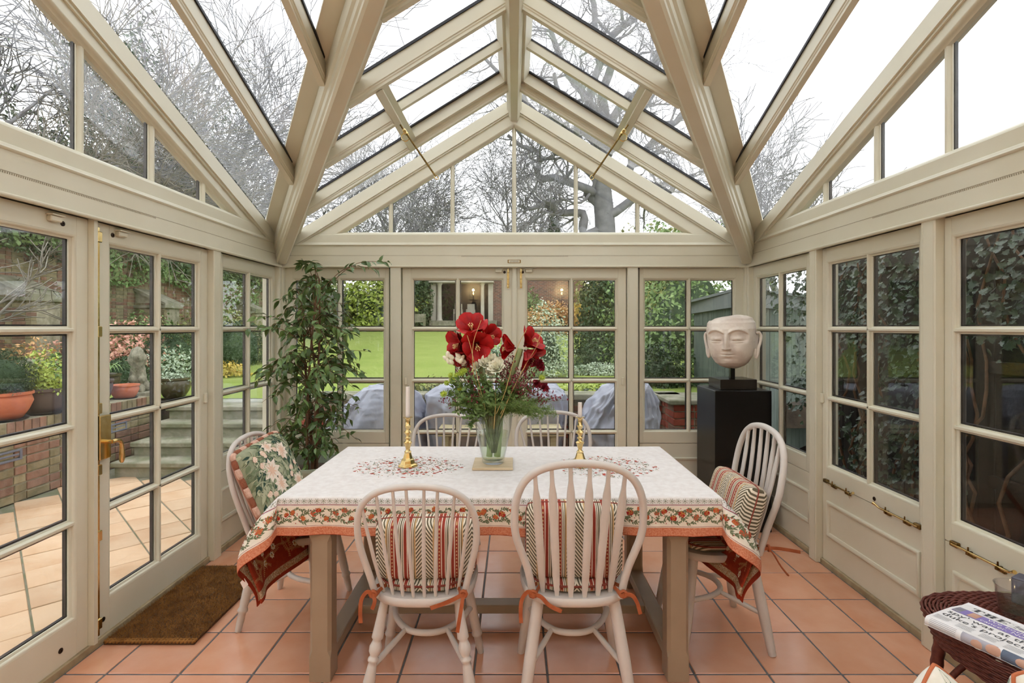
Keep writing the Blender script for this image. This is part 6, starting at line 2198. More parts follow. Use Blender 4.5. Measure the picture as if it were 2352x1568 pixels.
# --- tree skeletons
def grow(mb, p, d, L, r, lev, maxlev, rnd, up=.15, gn=.35, kids=(3, 5), ratio=.62, segs=5, spread=.8, minr=.004):
    pts, rad = [p], [r]
    q = p.copy(); dd = d.copy()
    for s in range(segs):
        dd = (dd + Vector((rnd.gauss(0, gn), rnd.gauss(0, gn), rnd.gauss(up, gn))) * .5).normalized()
        q = q + dd * (L / segs)
        pts.append(q.copy()); rad.append(max(minr, r * (1 - .65 * (s + 1) / segs)))
    if lev >= 3: pass
    mb.tube(pts, rad, 7 if lev == 0 else (5 if lev < 2 else 3), cap=False)
    if lev >= maxlev:
        return
    n = rnd.randint(*kids)
    for k in range(n):
        t = .25 + .75 * (k + rnd.random()) / n
        i = min(int(t * segs), segs - 1)
        b = pts[i].lerp(pts[i + 1], t * segs - i)
        base = (pts[i + 1] - pts[i]).normalized()
        o = base.orthogonal().normalized()
        o = Matrix.Rotation(rnd.uniform(0, 2 * PI), 3, base) @ o
        nd = (base + o * spread * rnd.uniform(.7, 1.4)).normalized()
        grow(mb, b, nd, L * ratio * rnd.uniform(.7, 1.2), max(minr, rad[i] * .62), lev + 1, maxlev, rnd, up * .7, gn, kids, ratio, max(2, segs - 1) if lev < 2 else 2, spread, minr)
def bare_tree(label, base, H, r, seed, mt='bark', maxlev=4, kids=(4, 6), lean=(0, 0), minr=.006, **kw):
    rnd = random.Random(seed)
    root = empty('bare_tree', base, 0, label, 'tree', 'leafless trees around the garden')
    m = MB()
    grow(m, Vector((0, 0, -.1)), Vector((lean[0], lean[1], 1)).normalized(), H, r, 0, maxlev, rnd, kids=kids, minr=minr, **kw)
    m.build('trunk_and_branches', mt, root, True, 180)
    return root
# ------------------------------------------------------------------ pots and plants along the low wall
mat('pot_terracotta', lin(196, 112, 76), .7, col2=lin(176, 96, 62), scale=8, bump=.1)
mat('pot_brown', lin(96, 82, 76), .6, col2=lin(82, 70, 66), scale=6)
mat('pot_purple', lin(74, 58, 66), .35)
mat('pot_green', lin(92, 84, 58), .25, col2=lin(70, 64, 44), scale=6)
WT = PZ + .685
def pot(label, x, y, z, r, h, mt, belly=1.0, saucer=True, rimr=1.06, grp='garden pots on the low wall'):
    t = empty('garden_pot', (x, y, z), 0, label, 'pot', grp)
    P = [(r * .62, .012), (r * .70, .02), (r * (.86 * belly), h * .35), (r * belly, h * .66), (r * .97, h * .86), (r * rimr, h * .90), (r * rimr, h * .99), (r * .98, h), (r * .90, h * .96), (r * .86, h * .86)]
    MB().lathe(P, 36, capt=False).build('body', mt, t, True, 50)
    MB().lathe([(0, h * .88), (r * .87, h * .87)], 24, capb=False, capt=False).build('soil', 'soil', t)
    if saucer:
        MB().lathe([(r * .80, 0), (r * .92, .02), (r * .90, .022), (r * .6, .012)], 30, capt=False).build('saucer', 'rubber', t, True, 50)
    return t
pot('wide terracotta pot holding the clipped yew on the low wall', -4.37, 4.50, WT, .205, .245, 'pot_terracotta', 1.04)
bush('yew_dome', 'dark clipped yew dome in the wide terracotta pot', (-4.37, 4.50, WT + .235), (.235, .235, .25), 5200, .026, 'lf_yew', 'potted plants on the low wall', lumpy=.12, sc=3, shell=.3, bottom=-.45, aspect=.22)
pot('matt brown pot with the yellow-green shrub on the low wall', -4.34, 4.88, WT, .185, .235, 'pot_brown', .95)
bush('golden_shrub', 'airy yellow-green shrub in the matt brown pot', (-4.32, 4.86, WT + .20), (.19, .17, .25), 900, .035, 'lf_yellow', 'potted plants on the low wall', lumpy=.5, sc=4, shell=.95, bottom=-.5, core='twig')
pot('glossy purple pot beside the strap-leaved lily', -4.42, 5.62, WT, .13, .24, 'pot_purple', 1.0, False)
pot('small terracotta bowl on a saucer in front of the strap-leaved lily', -4.36, 5.92, WT - .01, .135, .165, 'pot_terracotta', 1.02)
pot('buff pot of the strap-leaved lily behind the terracotta bowl', -4.72, 6.05, WT + .02, .18, .24, 'pot_green', 1.0, False)
pot('olive glazed round pot beside the top of the steps', -4.25, 6.62, .56, .165, .26, 'pot_green', 1.12, False)
bush('trailing_plant', 'grey-green trailing plant in the olive glazed pot', (-4.25, 6.62, .76), (.17, .17, .09), 500, .035, 'lf_grey', 'potted plants on the low wall', lumpy=.4, sc=4, shell=.6, bottom=-.4)
def strap_plant(label, x, y, z, n, L, seed):
    rnd = random.Random(seed)
    t = empty('strap_leaf_lily', (x, y, z), 0, label, 'plant', 'potted plants on the low wall')
    for k in range(n):
        a = rnd.uniform(0, 2 * PI); l = L * rnd.uniform(.7, 1.2); w = .012
        m = MB(); vs = []
        for i in range(8):
            s = i / 7
            c = Vector((math.cos(a) * l * s * .75, math.sin(a) * l * s * .75, l * (1.15 * s - 1.05 * s * s)))
            sd_ = Vector((-math.sin(a), math.cos(a), 0)) * w * (1 - s ** 2)
            vs += [c + sd_, c - Vector((0, 0, .003)), c - sd_]
        fs = []
        for i in range(7):
            fs += [[3 * i, 3 * i + 1, 3 * i + 4, 3 * i + 3], [3 * i + 1, 3 * i + 2, 3 * i + 5, 3 * i + 4]]
        m.add(vs, fs).build('leaf', 'lf_mid', t, True, 180)
strap_plant('strap-leaved lily arching over the terracotta bowl', -4.66, 6.02, WT + .24, 26, .42, 4)
strap_plant('second strap-leaved lily behind the lock of the door', -4.75, 5.60, WT + .30, 18, .34, 5)
# weathered stone figures (seated lions), each one body
mat('weathered', lin(168, 160, 140), .95, col2=lin(112, 110, 92), scale=18, bump=.9, bscale=40, contrast=(.3, .7))
def blob(name, els, mt, parent, res=.022):
    mb_ = bpy.data.metaballs.new('tmp'); mb_.resolution = res; mb_.threshold = .35
    for p, r in els:
        e = mb_.elements.new(); e.co = p; e.radius = r
    o = bpy.data.objects.new('tmpmeta' + str(random.random()), mb_); COL.objects.link(o)
    dg = bpy.context.evaluated_depsgraph_get(); dg.update()
    me = bpy.data.meshes.new_from_object(o.evaluated_get(dg))
    bpy.data.objects.remove(o)
    me.materials.clear(); me.materials.append(MATS[mt])
    for v in me.vertices:
        v.co += v.normal * (.010 * mnoise.noise(v.co * 28) + .005 * mnoise.noise(v.co * 70))
    me.polygons.foreach_set('use_smooth', [True] * len(me.polygons))
    ob = bpy.data.objects.new(name, me); COL.objects.link(ob); ob.parent = parent
    return ob
LION = [((0, .06, .10), .17), ((0, .04, .20), .15), ((0, 0, .28), .13), ((0, -.04, .34), .11), ((0, -.05, .43), .13), ((0, -.11, .41), .08), ((.06, -.09, .06), .07), ((-.06, -.09, .06), .07), ((.06, -.07, .16), .07), ((-.06, -.07, .16), .07), ((.09, .06, .06), .10), ((-.09, .06, .06), .10), ((.06, -.03, .38), .09), ((-.06, -.03, .38), .09), ((.06, -.13, .03), .05), ((-.06, -.13, .03), .05)]
for x, y, z, s, rz, lb in ((-4.52, 6.35, WT - .005, 1.05, .5, 'weathered stone seated lion at the end of the low wall'), (-5.30, 5.75, .60, .95, .7, 'weathered stone figure in the bed behind the brown pot')):
    t = empty('stone_lion', (x, y, z), rz, lb, 'statue', 'weathered stone figures')
    o = blob('carved_body', LION, 'weathered', t); o.scale = (s * .78, s * .78, s * 1.04)
    MB().box(-.14 * s, .14 * s, -.17 * s, .17 * s, -.03, .03, c=.01).build('plinth', 'weathered', t)
# shrubs of the left border
BD = 'shrubs in the left border'
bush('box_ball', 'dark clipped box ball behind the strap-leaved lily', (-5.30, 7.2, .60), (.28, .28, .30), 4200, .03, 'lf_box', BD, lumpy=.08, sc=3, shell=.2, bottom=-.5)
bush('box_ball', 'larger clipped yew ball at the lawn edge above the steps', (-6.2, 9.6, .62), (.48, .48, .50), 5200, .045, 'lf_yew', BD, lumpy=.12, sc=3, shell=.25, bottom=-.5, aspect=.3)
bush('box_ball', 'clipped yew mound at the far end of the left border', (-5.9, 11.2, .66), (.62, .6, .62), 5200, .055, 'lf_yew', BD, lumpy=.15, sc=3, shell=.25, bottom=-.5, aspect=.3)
bush('hydrangea', 'hydrangea with papery brown flower heads by the old wall', (-7.0, 9.4, .55), (1.0, .8, .80), 3600, .07, 'lf_pink', BD, lumpy=.6, sc=3, shell=.9, bottom=-.3, core='twig')
bush('hydrangea', 'brown seedheads low in front of the mossy buttress', (-6.6, 7.3, .55), (.55, .5, .55), 1800, .05, 'lf_rust', BD, lumpy=.6, sc=3, shell=.9, bottom=-.3, core='twig')
bush('grey_shrub', 'grey-leaved shrub beside the olive pot', (-5.2, 8.1, .58), (.35, .35, .42), 1400, .045, 'lf_grey', BD, lumpy=.5, sc=3, shell=.8, bottom=-.4)
bush('fern_clump', 'green fern clump behind the stone figure', (-5.8, 6.6, .56), (.45, .45, .42), 1200, .07, 'lf_mid', BD, lumpy=.5, sc=3, shell=.8, bottom=-.3)
bush('variegated_plant', 'variegated cream plant at the lawn corner', (-5.0, 9.1, .62), (.40, .30, .18), 900, .06, 'lf_gold', BD, lumpy=.5, sc=4, shell=.7, bottom=-.3)
bush('leafy_bank', 'sprawling leafy bank under the old wall', (-7.6, 13.5, .6), (.9, 2.0, 1.0), 4200, .09, 'lf_olive', BD, lumpy=.5, sc=2.5, shell=.6, bottom=-.3)
bush('leafy_bank', 'dark leafy bank at the foot of the first buttress', (-7.6, 10.8, .55), (.7, 1.2, .9), 3600, .08, 'lf_mid', BD, lumpy=.5, sc=2.5, shell=.6, bottom=-.3)
# ivy over the top and end of the old wall
def ivy_sheet(name, label, fr, u0, u1, vfun, n, size, mt, grp=None, thick=.12):
    root = empty(name, fr.to(((u0 + u1) / 2, 0, 0)), 0, label, 'ivy', grp)
    o = Vector(root.location)
    P = []
    while len(P) < n:
        u = RS_.uniform(u0, u1); lo, hi = vfun(u)
        if hi <= lo: continue
        v = RS_.uniform(lo, hi)
        q = mnoise.noise(Vector((u * 1.3, v * 1.3, 3.0)))
        if q < -.35: continue
        P.append(tuple(fr.to((u, v, .02 + thick * RS_.uniform(0, 1) * (1 + q))) - o))
    nn = np.tile(np.array(tuple(fr.n + Vector((0, 0, .5)))), (n, 1))
    leaf_cloud('foliage', root, np.array(P), nn, size, mt, .8, .7)
    return root
ivy_sheet('ivy_mantle', 'ivy mantle hanging over the top of the old garden wall', FGW, 0, 26, lambda u: (1.9 - .9 * mnoise.noise(Vector((u * .35, 0, 0))) - (1.9 if u > 9 else 0) * sst(9, 12, u), 2.9), 15000, .08, 'lf_mid', 'ivy on the old wall', .30)
bush('wall_top_ivy', 'bushy ivy crown along the near end of the old wall', (-8.8, 8.2, 2.7), (.5, 3.4, .8), 9500, .085, 'lf_ivy', 'ivy on the old wall', lumpy=.6, sc=2.5, shell=.6, bottom=-.4)
bush('wall_top_ivy', 'bushy ivy crown along the far stretch of the old wall', (-8.8, 15.0, 2.7), (.55, 4.5, .9), 9500, .10, 'lf_ivy', 'ivy on the old wall', lumpy=.6, sc=2.5, shell=.6, bottom=-.4)
# evergreens and bare trees behind the old wall
EV = 'evergreen trees behind the old wall'
for k, (x, y, r, h, lb) in enumerate(((-12.0, 7.5, 2.4, 6.2, 'dark yew behind the near end of the old wall'), (-13.0, 11.0, 2.5, 7.6, 'tall dark yew in the middle behind the old wall'), (-11.6, 15.5, 2.3, 8.8, 'dark yew with a pointed top behind the second buttress'), (-11.2, 20.5, 2.5, 9.8, 'far dark yew behind the old wall, nearest the lawn end'))):
    bush('yew_tree', lb, (x, y, .5), (r, r * 1.2, h / 1.3), 17000, .15, 'lf_yew' if k % 2 else 'lf_dark', EV, 'tree', lumpy=.55, sc=2.6, shell=.45, bottom=-.35, aspect=.4)
for k, (x, y, h, r, sd, lb) in enumerate(((-9.6, 9.2, 3.6, .10, 3, 'grey leafless thicket tree leaning over the old wall near the camera'), (-9.4, 12.4, 3.8, .11, 8, 'leafless thicket tree behind the second buttress'), (-9.5, 16.5, 4.4, .12, 12, 'leafless tree standing clear of the far yew'), (-8.9, 22.0, 5.6, .15, 15, 'tall leafless tree at the far corner of the old wall'), (-7.5, 34.0, 6.0, .16, 25, 'tall leafless tree left of the summerhouse'), (-9.4, 14.2, 6.6, .17, 71, 'tallest leafless tree rising over the left roof slope'), (-9.7, 19.2, 6.8, .17, 73, 'tall leafless tree close behind the far stretch of the old wall'), (-10.5, 10.5, 5.0, .13, 74, 'tall leafless tree among the yews'))):
    bare_tree(lb, (x, y, .6), h, r, sd, 'bark_pale' if k < 2 else 'bark_far', 4, (5, 7), minr=.007 if k < 2 else .012, gn=.32, ratio=.66, spread=.75)
bare_tree('pale slender leafless tree in the left border near the camera', (-5.45, 4.75, .55), 1.35, .065, 31, 'bark_pale', 3, (5, 6), (.10, .15), minr=.005, gn=.25, ratio=.62, spread=.7)
# ------------------------------------------------------------------ back of the garden
BK = 'shrubs at the back of the garden'
for x, y, r, n, s, mt_, lb in (((-12.5, 27, .9), 0, (2.6, 1.6, 2.6), 5000, .22, 'lf_mid', 'rounded mid-green shrub at the far left lawn end'),
                          ((-9.2, 28, 1.0), 0, (2.4, 1.6, 2.4), 5000, .22, 'lf_olive', 'olive shrub beside the far left shrub'),
                          ((-6.8, 26.5, 1.1), 0, (1.9, 1.4, 2.5), 4200, .20, 'lf_yellow', 'yellow-green shrub behind the fig corner window'),
                          ((-5.25, 29.6, 1.2), 0, (2.4, .9, 3.2), 5600, .2, 'lf_dark', 'dark evergreen mass behind the ivy column'),
                          ((-5.35, 26.5, 1.2), 0, (1.3, .7, 2.9), 7600, .14, 'lf_ivy', 'dark ivy column left of the summerhouse'),
                          ((1.6, 22.5, 1.1), 0, (1.35, .8, 1.0), 4200, .11, 'lf_rust', 'russet shrub below the brick garden building'),
                          ((3.0, 22.8, 1.1), 0, (.9, .7, 1.0), 2800, .11, 'lf_gold', 'golden shrub right of the russet shrub'),
                          ((3.5, 20.5, 1.05), 0, (1.0, .9, 1.9), 5600, .14, 'lf_dark', 'dark evergreen with red young shoots right of the golden shrub'),
                          ((4.4, 24, 1.2), 0, (1.8, 1.2, 2.6), 4600, .2, 'lf_olive', 'tall olive shrub over the dark evergreen'),
                          ((.6, 25.5, 1.2), 0, (1.0, .8, 1.5), 2600, .13, 'lf_mid', 'green climber beside the summerhouse brickwork'),
                          ((6.6, 24, 1.2), 0, (2.2, 1.5, 3.6), 6000, .22, 'lf_olive', 'tall evergreen showing above the right eaves'),
                          ((3.3, 9.9, .62), 0, (1.5, .9, 2.1), 7500, .085, 'lf_mid', 'glossy laurel behind the green shed'),
                          ((.56, 9.0, .60), 0, (.44, .4, .85), 3600, .045, 'lf_grey', 'grey-green lavender mound in the rear bed'),
                          ((-.35, 8.2, .58), 0, (.5, .4, .6), 2000, .05, 'lf_grey', 'wispy grey-green shrub behind the amaryllis'),
                          ((1.62, 10.4, .62), 0, (.48, .45, .36), 5200, .04, 'lf_box', 'low clipped box dome in the rear bed'),
                          ((1.55, 9.4, .60), 0, (.60, .25, .16), 2600, .045, 'lf_grey', 'low silver hedge in front of the box dome'),
                          ((1.05, 6.6, .54), 0, (.75, .25, .16), 1500, .05, 'lf_yellow', 'yellow-green edging plants behind the right furniture cover'),
                          ((-1.0, 6.6, .54), 0, (.6, .25, .22), 1400, .05, 'lf_olive', 'leafy edging plants behind the left furniture cover'),
                          ((2.15, 7.9, .50), 0, (.50, .4, .55), 4200, .05, 'lf_dark', 'dark hedge base beside the green shed'),
                          ((2.2, 13.5, .72), 0, (.75, .5, .55), 4200, .07, 'lf_dark', 'dark low shrub on the lawn behind the box dome'),
                          ((3.6, 12.5, .7), 0, (.9, .6, .8), 4200, .08, 'lf_mid', 'green shrub between the laurel and the box dome')):
    nm = 'garden_shrub'
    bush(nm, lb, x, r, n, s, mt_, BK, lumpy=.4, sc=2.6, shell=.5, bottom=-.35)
# spruce
sp_ = empty('spruce', (2.35, 31, 1.2), 0, 'small pointed spruce seen through the back gable', 'tree')
v = RS_.uniform(0, 1, (5000, 3)); hh = 1 - np.sqrt(v[:, 0]); an = v[:, 1] * 2 * PI; rr = (1 - hh) * (1.35 + .25 * np.sin(hh * 70)) * (.55 + .45 * v[:, 2])
leaf_cloud('foliage', sp_, np.stack([rr * np.cos(an), rr * np.sin(an), .5 + hh * 7.4], 1), np.stack([np.cos(an), np.sin(an), np.full(5000, -.2)], 1), .24, 'lf_dark', .3)
MB().tube([(0, 0, -.1), (0, 0, 6.5)], [.12, .02], 6).build('trunk', 'bark', sp_)
# big old plane tree and other leafless trees
def plane_tree():
    rnd = random.Random(41)
    root = empty('bare_tree', (4.2, 25, 1.1), 0, 'huge old plane tree with twisting limbs over the garden', 'tree', 'leafless trees around the garden')
    m = MB()
    T = [Vector(p) for p in ((0, 0, -.2), (0, 0, 2.5), (.1, 0, 5), (-.1, -.1, 7.5), (.1, -.2, 10))]
    T = catmull(T, 4)
    m.tube(T, [1.15 - .55 * min(1, i / 5) - .25 * i / len(T) for i in range(len(T))], 10, cap=False)
    limbs = [((0, 0, 6.0), (-4.5, -.6, 9.2)), ((0, 0, 7.0), (-5.5, -1, 12.5)), ((0, -.1, 8), (-3.2, -2, 14.5)), ((0, -.1, 9), (-1.2, -2.5, 16.0)), ((.1, -.2, 10), (1.5, -2, 17)), ((.1, -.2, 8.5), (3.6, -1.5, 14)), ((0, 0, 7), (4.6, -1, 11)), ((0, 0, 5.6), (4.2, -.5, 7.4)), ((0, 0, 5.0), (-4.0, -.5, 6.0)), ((0, 0, 8.2), (2.0, -3.5, 12)), ((0, 0, 7.4), (-2.6, -3.8, 10.5))]
    for a, b in limbs:
        a, b = Vector(a), Vector(b)
        P = [a]
        for k in range(1, 8):
            t = k / 7
            P.append(a.lerp(b, t) + Vector((rnd.gauss(0, .42), rnd.gauss(0, .3), rnd.gauss(0, .42))) * math.sin(PI * min(1, t * 1.1)))
        P = catmull(P, 3)
        R = [.25 * (1 - .72 * i / len(P)) for i in range(len(P))]
        m.tube(P, R, 6, cap=False)
        for i in range(6, len(P), 2):
            for z in range(2):
                d = (P[i] - P[i - 1]).normalized()
                o = Matrix.Rotation(rnd.uniform(0, 6.3), 3, d) @ d.orthogonal().normalized()
                grow(m, P[i], (d * .5 + o).normalized(), rnd.uniform(1.4, 2.6), R[i] * .42, 1, 3, rnd, .12, .50, (4, 6), .62, 5, .9, .010)
    m.build('trunk_and_branches', 'bark_far', root, True, 180)
plane_tree()
for k, (x, y, h, r, sd, lb) in enumerate(((9.4, 19.5, 4.6, .20, 52, 'tall leafless tree at the right of the plane tree'), (11.8, 24, 5.0, .22, 54, 'leafless tree furthest right behind the green shed'), (-1.4, 33, 7.2, .24, 57, 'leafless tree behind the summerhouse roof'), (-4.6, 32, 7.4, .24, 58, 'leafless tree left behind the summerhouse roof'), (1.2, 36, 5.6, .2, 59, 'distant leafless tree beside the spruce'), (-8.3, 32, 7.6, .24, 60, 'distant leafless tree behind the olive shrub'))):
    bare_tree(lb, (x, y, 1.1), h, r, sd, 'bark_far', 4, (5, 7), minr=.014, gn=.34, ratio=.66, spread=.8)
# ------------------------------------------------------------------ summerhouse with columns, brick garden building
mat('portico_stone', lin(206, 198, 184), .85, col2=lin(190, 182, 166), scale=3)
_fb = mat('far_brick', lin(140, 98, 84), .9)
_N, _L = _fb.node_tree.nodes, _fb.node_tree.links
_tc = _N.new('ShaderNodeTexCoord'); _mp = _N.new('ShaderNodeMapping'); _mp.inputs['Rotation'].default_value = (PI / 2, 0, 0)
_bt = _N.new('ShaderNodeTexBrick'); _bt.inputs['Color1'].default_value = lin(150, 100, 84); _bt.inputs['Color2'].default_value = lin(112, 84, 76); _bt.inputs['Mortar'].default_value = lin(160, 150, 138)
_bt.inputs['Scale'].default_value = 1.0; _bt.inputs['Brick Width'].default_value = .23; _bt.inputs['Row Height'].default_value = .076; _bt.inputs['Mortar Size'].default_value = .008
_L.new(_tc.outputs['Object'], _mp.inputs[0]); _L.new(_mp.outputs[0], _bt.inputs['Vector']); _L.new(_bt.outputs['Color'], _N['Principled BSDF'].inputs['Base Color'])
mat('dark_room', lin(66, 56, 54), .9)
mat('slate', lin(92, 94, 100), .8)
sh = empty('summerhouse', (0, 0, 0), 0, 'columned summerhouse at the far end of the lawn', 'building')
D0 = 27.0
k_ = D0 / F
X = lambda px: (px - CX) * k_
Z = lambda py: EYE - (py - CY) * k_
MB().box(X(988), X(1142), D0 - .3, D0 + 3.2, Z(750), Z(736)).box(X(996), X(1142), D0 - .7, D0, Z(754), Z(743)).build('plinth_steps', 'mossy_stone', sh)
for px, w in ((1009, 11), (1108, 9)):
    r = w * k_ / 2
    MB().lathe([(r * 1.3, Z(738)), (r * 1.3, Z(734)), (r, Z(732)), (r * .85, Z(655)), (r * 1.25, Z(652)), (r * 1.3, Z(649))], 16, (X(px), D0 + .1, 0)).build('column', 'portico_stone', sh, True, 40)
for px0, px1 in ((988, 1000), (1121, 1132)):
    MB().box(X(px0), X(px1), D0 + .2, D0 + .7, Z(736), Z(650)).build('pilaster', 'portico_stone', sh)
MB().box(X(986), X(1134), D0 - .2, D0 + .8, Z(649), Z(630)).box(X(982), X(1138), D0 - .3, D0 + .8, Z(630), Z(622)).build('entablature', 'portico_stone', sh)
MB().box(X(986), X(1134), D0 + 2.4, D0 + 2.6, Z(740), Z(622)).box(X(986), X(988), D0 + .6, D0 + 2.6, Z(740), Z(622)).box(X(1132), X(1134), D0 + .6, D0 + 2.6, Z(740), Z(622)).box(X(986), X(1134), D0 + .8, D0 + 2.6, Z(632), Z(624)).build('dark_interior_wall', 'dark_room', sh)
MB().poly([(X(978), D0 - .4, Z(622)), (X(1142), D0 - .4, Z(622)), (X(1060), D0 - .4, Z(585))], (0, 3.4, 0)).build('roof', 'slate', sh)
bb = empty('brick_building', (0, 0, 0), 0, 'long brick garden building joining the summerhouse', 'building')
MB().box(X(1132), X(1345), D0 + .5, D0 + 3, Z(760), Z(608)).build('wall', 'far_brick', bb)
MB().box(X(1130), X(1348), D0 + .35, D0 + 3.1, Z(608), Z(602)).build('eaves', 'slate', bb)
for px, lb in ((1048, 'metal garden chair half hidden by the door bar in the summerhouse'), (1078, 'metal garden chair facing out of the summerhouse')):
    c = empty('garden_chair', (X(px), D0 + .9, Z(737)), 0, lb, 'chair', 'metal chairs in the summerhouse')
    MB().box(-.20, .20, .18, .22, .45, .92, c=.01).build('backrest', 'portico_stone', c)
    MB().box(-.22, .22, -.2, .2, .40, .44).build('seat', 'portico_stone', c)
    for sx in (-1, 1):
        for sy in (-1, 1):
            MB().tube([(sx * .22, sy * .2, 0), (sx * .22, sy * .2, .62)], .015, 5).build('leg', 'portico_stone', c)
        MB().box(sx * .22 - .02, sx * .22 + .02, -.2, .2, .60, .63).build('armrest', 'portico_stone', c)
bch = empty('garden_bench', (X(965), D0 - 2.0, 1.28), 0, 'weathered bench in front of the ivy column', 'bench')
MB().box(-.6, .6, -.2, .2, .40, .44).build('seat', 'mossy_stone', bch)
MB().box(-.6, .6, .18, .22, .44, .80).build('backrest', 'mossy_stone', bch)
for sx in (-1, 1):
    MB().box(sx * .56 - .03, sx * .56 + .03, -.2, .2, 0, .6).build('arm', 'mossy_stone', bch)
# ------------------------------------------------------------------ green shed at the right
mat('shed_paint', lin(88, 98, 88), .8, col2=lin(76, 86, 76), scale=5)
mat('shed_roof', lin(112, 116, 114), .8)
shed = empty('garden_shed', (0, 0, 0), 0, 'sage green boarded shed with a diamond cut-out behind the garden windows', 'shed')
S0, S1, S2 = Vector((2.25, 5.30, 0)), Vector((2.72, 8.0, 0)), Vector((3.95, 6.9, 0))
SH_ = 1.78
for A, B, nb in ((S1, S0, 22), (S0, S2, 18)):
    t = (B - A); L = t.length; t.normalize(); nrm = Vector((t.y, -t.x, 0))
    f = Fr(A, t, (0, 0, 1), nrm)
    MB(f).box(0, L, PZ, SH_, -.05, -.012).build('frame_wall', 'shed_paint', shed)
    for k in range(nb):
        w = L / nb
        MB(f).box(k * w + .003, (k + 1) * w - .003, PZ, SH_ - .01, -.015, random.uniform(.0, .004), c=.003).build('board', 'shed_paint', shed)
    MB(f).box(-.05, L + .05, SH_ - .13, SH_ + .03, 0, .045, c=.003).build('fascia', 'shed_roof', shed)
MB().poly([(S1.x - .1, S1.y + .1, SH_ + .03), (S0.x - .06, S0.y - .1, SH_ + .03), (S2.x + .1, S2.y - .1, SH_ + .03), (S1.x + 1.6, S1.y + 1.6, SH_ + .03)], (0, 0, .03)).build('roof', 'shed_roof', shed)
f = Fr(S0.lerp(S1, .40), (S0 - S1).normalized(), (0, 0, 1), Vector(((S0 - S1).y, -(S0 - S1).x, 0)).normalized())
MB(f).poly([(0, 1.40, .006), (.03, 1.48, .006), (0, 1.56, .006), (-.03, 1.48, .006)], (0, 0, .002)).build('diamond_opening', 'rubber', shed)
# ------------------------------------------------------------------ covered furniture and bench table on the patio
mat('tarpaulin', lin(172, 174, 188), .42, col2=lin(152, 154, 168), scale=3, bump=.35, bscale=14, spec=.5)
def cover(label, x, y, rz, levels, seed, amp=.05):
    """draped sheet: levels = (height, half x, half y, shift x)"""
    t = empty('furniture_cover', (x, y, PZ), rz, label, 'cover', 'grey covers over the garden furniture')
    m = MB(); n = 150
    hs_ = [l[0] for l in levels]
    def fn(i, v):
        a = 2 * PI * i / n
        h = interp(v, [k / (len(levels) - 1) for k in range(len(levels))], hs_)
        vv = [k / (len(levels) - 1) for k in range(len(levels))]
        hx = interp(v, vv, [l[1] for l in levels]); hy = interp(v, vv, [l[2] for l in levels]); sx = interp(v, vv, [l[3] for l in levels])
        c, s = math.cos(a), math.sin(a)
        e = .55
        p = Vector((hx * math.copysign(abs(c) ** e, c) + sx, hy * math.copysign(abs(s) ** e, s), h))
        q = mnoise.noise(Vector((c * 3 + seed, s * 3, v * 1.2))) + .6 * mnoise.noise(Vector((c * 7 + seed, s * 7, v * 3)))
        fold = amp * q * (.35 + .65 * (1 - v))
        p += Vector((c, s, 0)) * fold + Vector((0, 0, .03 * mnoise.noise(Vector((p.x * 5, p.y * 5, seed))) * v))
        rg = 1 - abs(mnoise.noise(Vector((p.x * 4.2 + seed, p.y * 4.2, p.z * 3.4 + p.x * 2)))) * 2
        rg2 = 1 - abs(mnoise.noise(Vector((p.x * 9 + seed, p.y * 9, p.z * 8 - p.x * 4)))) * 2
        p += Vector((c, s, .3 * v)) * (.035 * max(0, rg) ** 2 + .014 * max(0, rg2) ** 2)
        p.z = max(p.z, .003)
        return p
    m.grid(fn, list(range(n + 1)), [k / 70 for k in range(71)])
    m.build('draped_sheet', 'tarpaulin', t, True, 180)
cover('grey cover over chairs behind the weeping fig', -1.42, 5.35, 0, [(.0, .62, .42, 0), (.25, .58, .40, -.02), (.55, .46, .36, .03), (.75, .30, .30, .10), (.86, .20, .22, .12), (.88, .02, .02, .12)], 3, .08)
cover('wide grey cover over the garden table behind the flower vase', -.18, 5.50, 0, [(.0, .62, .36, 0), (.30, .66, .40, 0), (.62, .72, .42, .02), (.80, .70, .40, 0), (.865, .60, .34, 0), (.87, .02, .02, 0)], 11, .07)
cover('grey cover over chairs behind the short candle', 1.03, 5.28, 0, [(.0, .27, .34, .02), (.22, .33, .36, -.02), (.50, .36, .36, -.02), (.70, .28, .30, .04), (.88, .18, .24, .10), (.93, .13, .18, .12), (.94, .02, .02, .12)], 23, .08)
mat('bench_wood', lin(206, 192, 156), .8, col2=lin(188, 172, 134), scale=5, stretch=(1, 9, 9))
tbl = empty('bench_table', (-.13, 4.90, PZ), 0, 'low pale slatted wooden table outside the garden doors', 'table')
for k in range(5):
    MB().box(-.57, .57, -.235 + k * .095, -.235 + k * .095 + .088, .515, .545, c=.003).build('slat', 'bench_wood', tbl)
for sx in (-1, 1):
    for sy in (-1, 1):
        MB().box(sx * .48 - .03, sx * .48 + .03, sy * .18 - .03, sy * .18 + .03, 0, .515, c=.003).build('leg', 'bench_wood', tbl)
    MB().box(sx * .48 - .02, sx * .48 + .02, -.2, .2, .44, .514).build('rail', 'bench_wood', tbl)
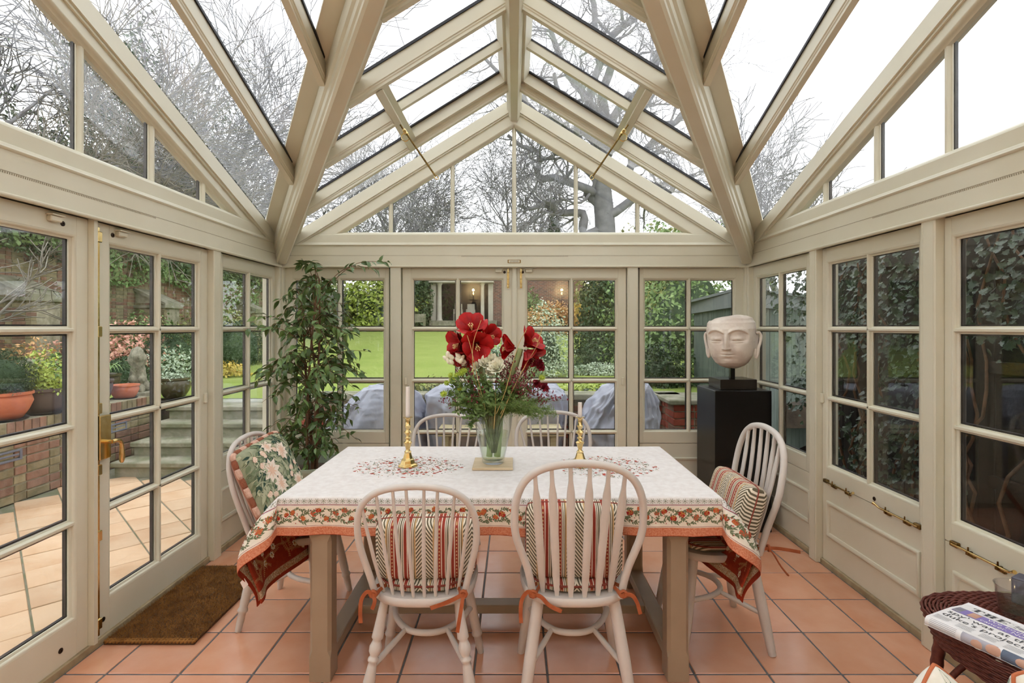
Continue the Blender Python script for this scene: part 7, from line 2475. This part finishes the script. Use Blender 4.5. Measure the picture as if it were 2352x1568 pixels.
# ------------------------------------------------------------------ ivy-clad fence close to the right-hand windows
mat('fence_dark', lin(50, 42, 36), .9, col2=lin(36, 31, 27), scale=6, bump=.3)
fence = empty('ivy_fence', (2.95, 2.5, PZ), 0, 'dark boarded fence behind the ivy at the right', 'fence')
for k in range(22):
    MB().box(.0, .03, -3.0 + k * .25, -3.0 + k * .25 + .243, 0, 2.28, c=.004).build('board', 'fence_dark', fence)
for k in range(5):
    MB().box(-.10, .0, -2.7 + k * 1.15, -2.6 + k * 1.15, 0, 2.35, c=.004).build('post', 'fence_dark', fence)
for z in (.5, 1.2, 1.95):
    MB().box(-.04, .0, -3, 2.5, z, z + .07).build('rail', 'fence_dark', fence)
mat('ivy_leaf', lin(66, 84, 58), .30, col2=lin(40, 56, 36), scale=5, spec=.55, rand=.35)
ivy = empty('climbing_ivy', (2.80, 2.5, PZ), 0, 'glossy climbing ivy covering the fence outside the right-hand windows', 'ivy')
IV = [(0, 0), (.10, .30), (-.06, .46), (.26, .34), (.42, .52), (.52, .28), (.78, .22), (1.0, 0)]
iv_v = [(x * .085, y * .085, .012 * (abs(y))) for x, y in IV] + [(x * .085, -y * .085, .012 * abs(y)) for x, y in IV[1:-1]][::-1]
ivm = MB().add(iv_v + [(.035, 0, -.004)], [(i, (i + 1) % len(iv_v), len(iv_v)) for i in range(len(iv_v))])
ivme = ivm.mesh('leaf', 'ivy_leaf', True, 180)
rnd = random.Random(17)
items = []
while len(items) < 8500:
    y, z = rnd.uniform(-2.8, 2.6), rnd.uniform(.0, 2.40)
    q = mnoise.noise(Vector((y * 1.4, z * 1.4, 7))) + .25 * (z - 1.1)
    if q < -.08 + rnd.uniform(-.15, .15): continue
    x = -.05 - rnd.random() ** 1.5 * .38 * (1 + q)
    if z > 2.2: x += rnd.uniform(0, .25)
    n_ = Vector((-1, rnd.gauss(-.1, .6), rnd.gauss(.55, .5))).normalized()
    M_ = Matrix.Translation((x, y, z)) @ n_.to_track_quat('Z', 'X').to_matrix().to_4x4() @ Matrix.Rotation(rnd.uniform(0, 6.3), 4, 'Z') @ Matrix.Scale(rnd.uniform(.28, .66), 4)
    items.append((x + abs(y - .5) * .06, M_))
items.sort(key=lambda t: t[0])
rest = MB()
for k, (s_, M_) in enumerate(items):
    if k < 300: inst('leaf', ivme, ivy, mtx=M_)
    else: rest.add([M_ @ Vector(v) for v in ivm.v], ivm.f)
tag(rest.build('foliage', 'ivy_leaf', ivy, True, 180), kind='stuff')
m = MB()
for k in range(26):
    y = rnd.uniform(-2.6, 2.4); P = [Vector((-.04, y, 0))]
    while P[-1].z < 2.3: P.append(P[-1] + Vector((rnd.gauss(0, .02), rnd.gauss(0, .08), .16)))
    m.tube([Vector((min(-.02, p.x), p.y, p.z)) for p in P], [.010 * (1 - .7 * i / len(P)) + .002 for i in range(len(P))], 5)
m.build('stems', 'fig_bark', ivy, True, 180)
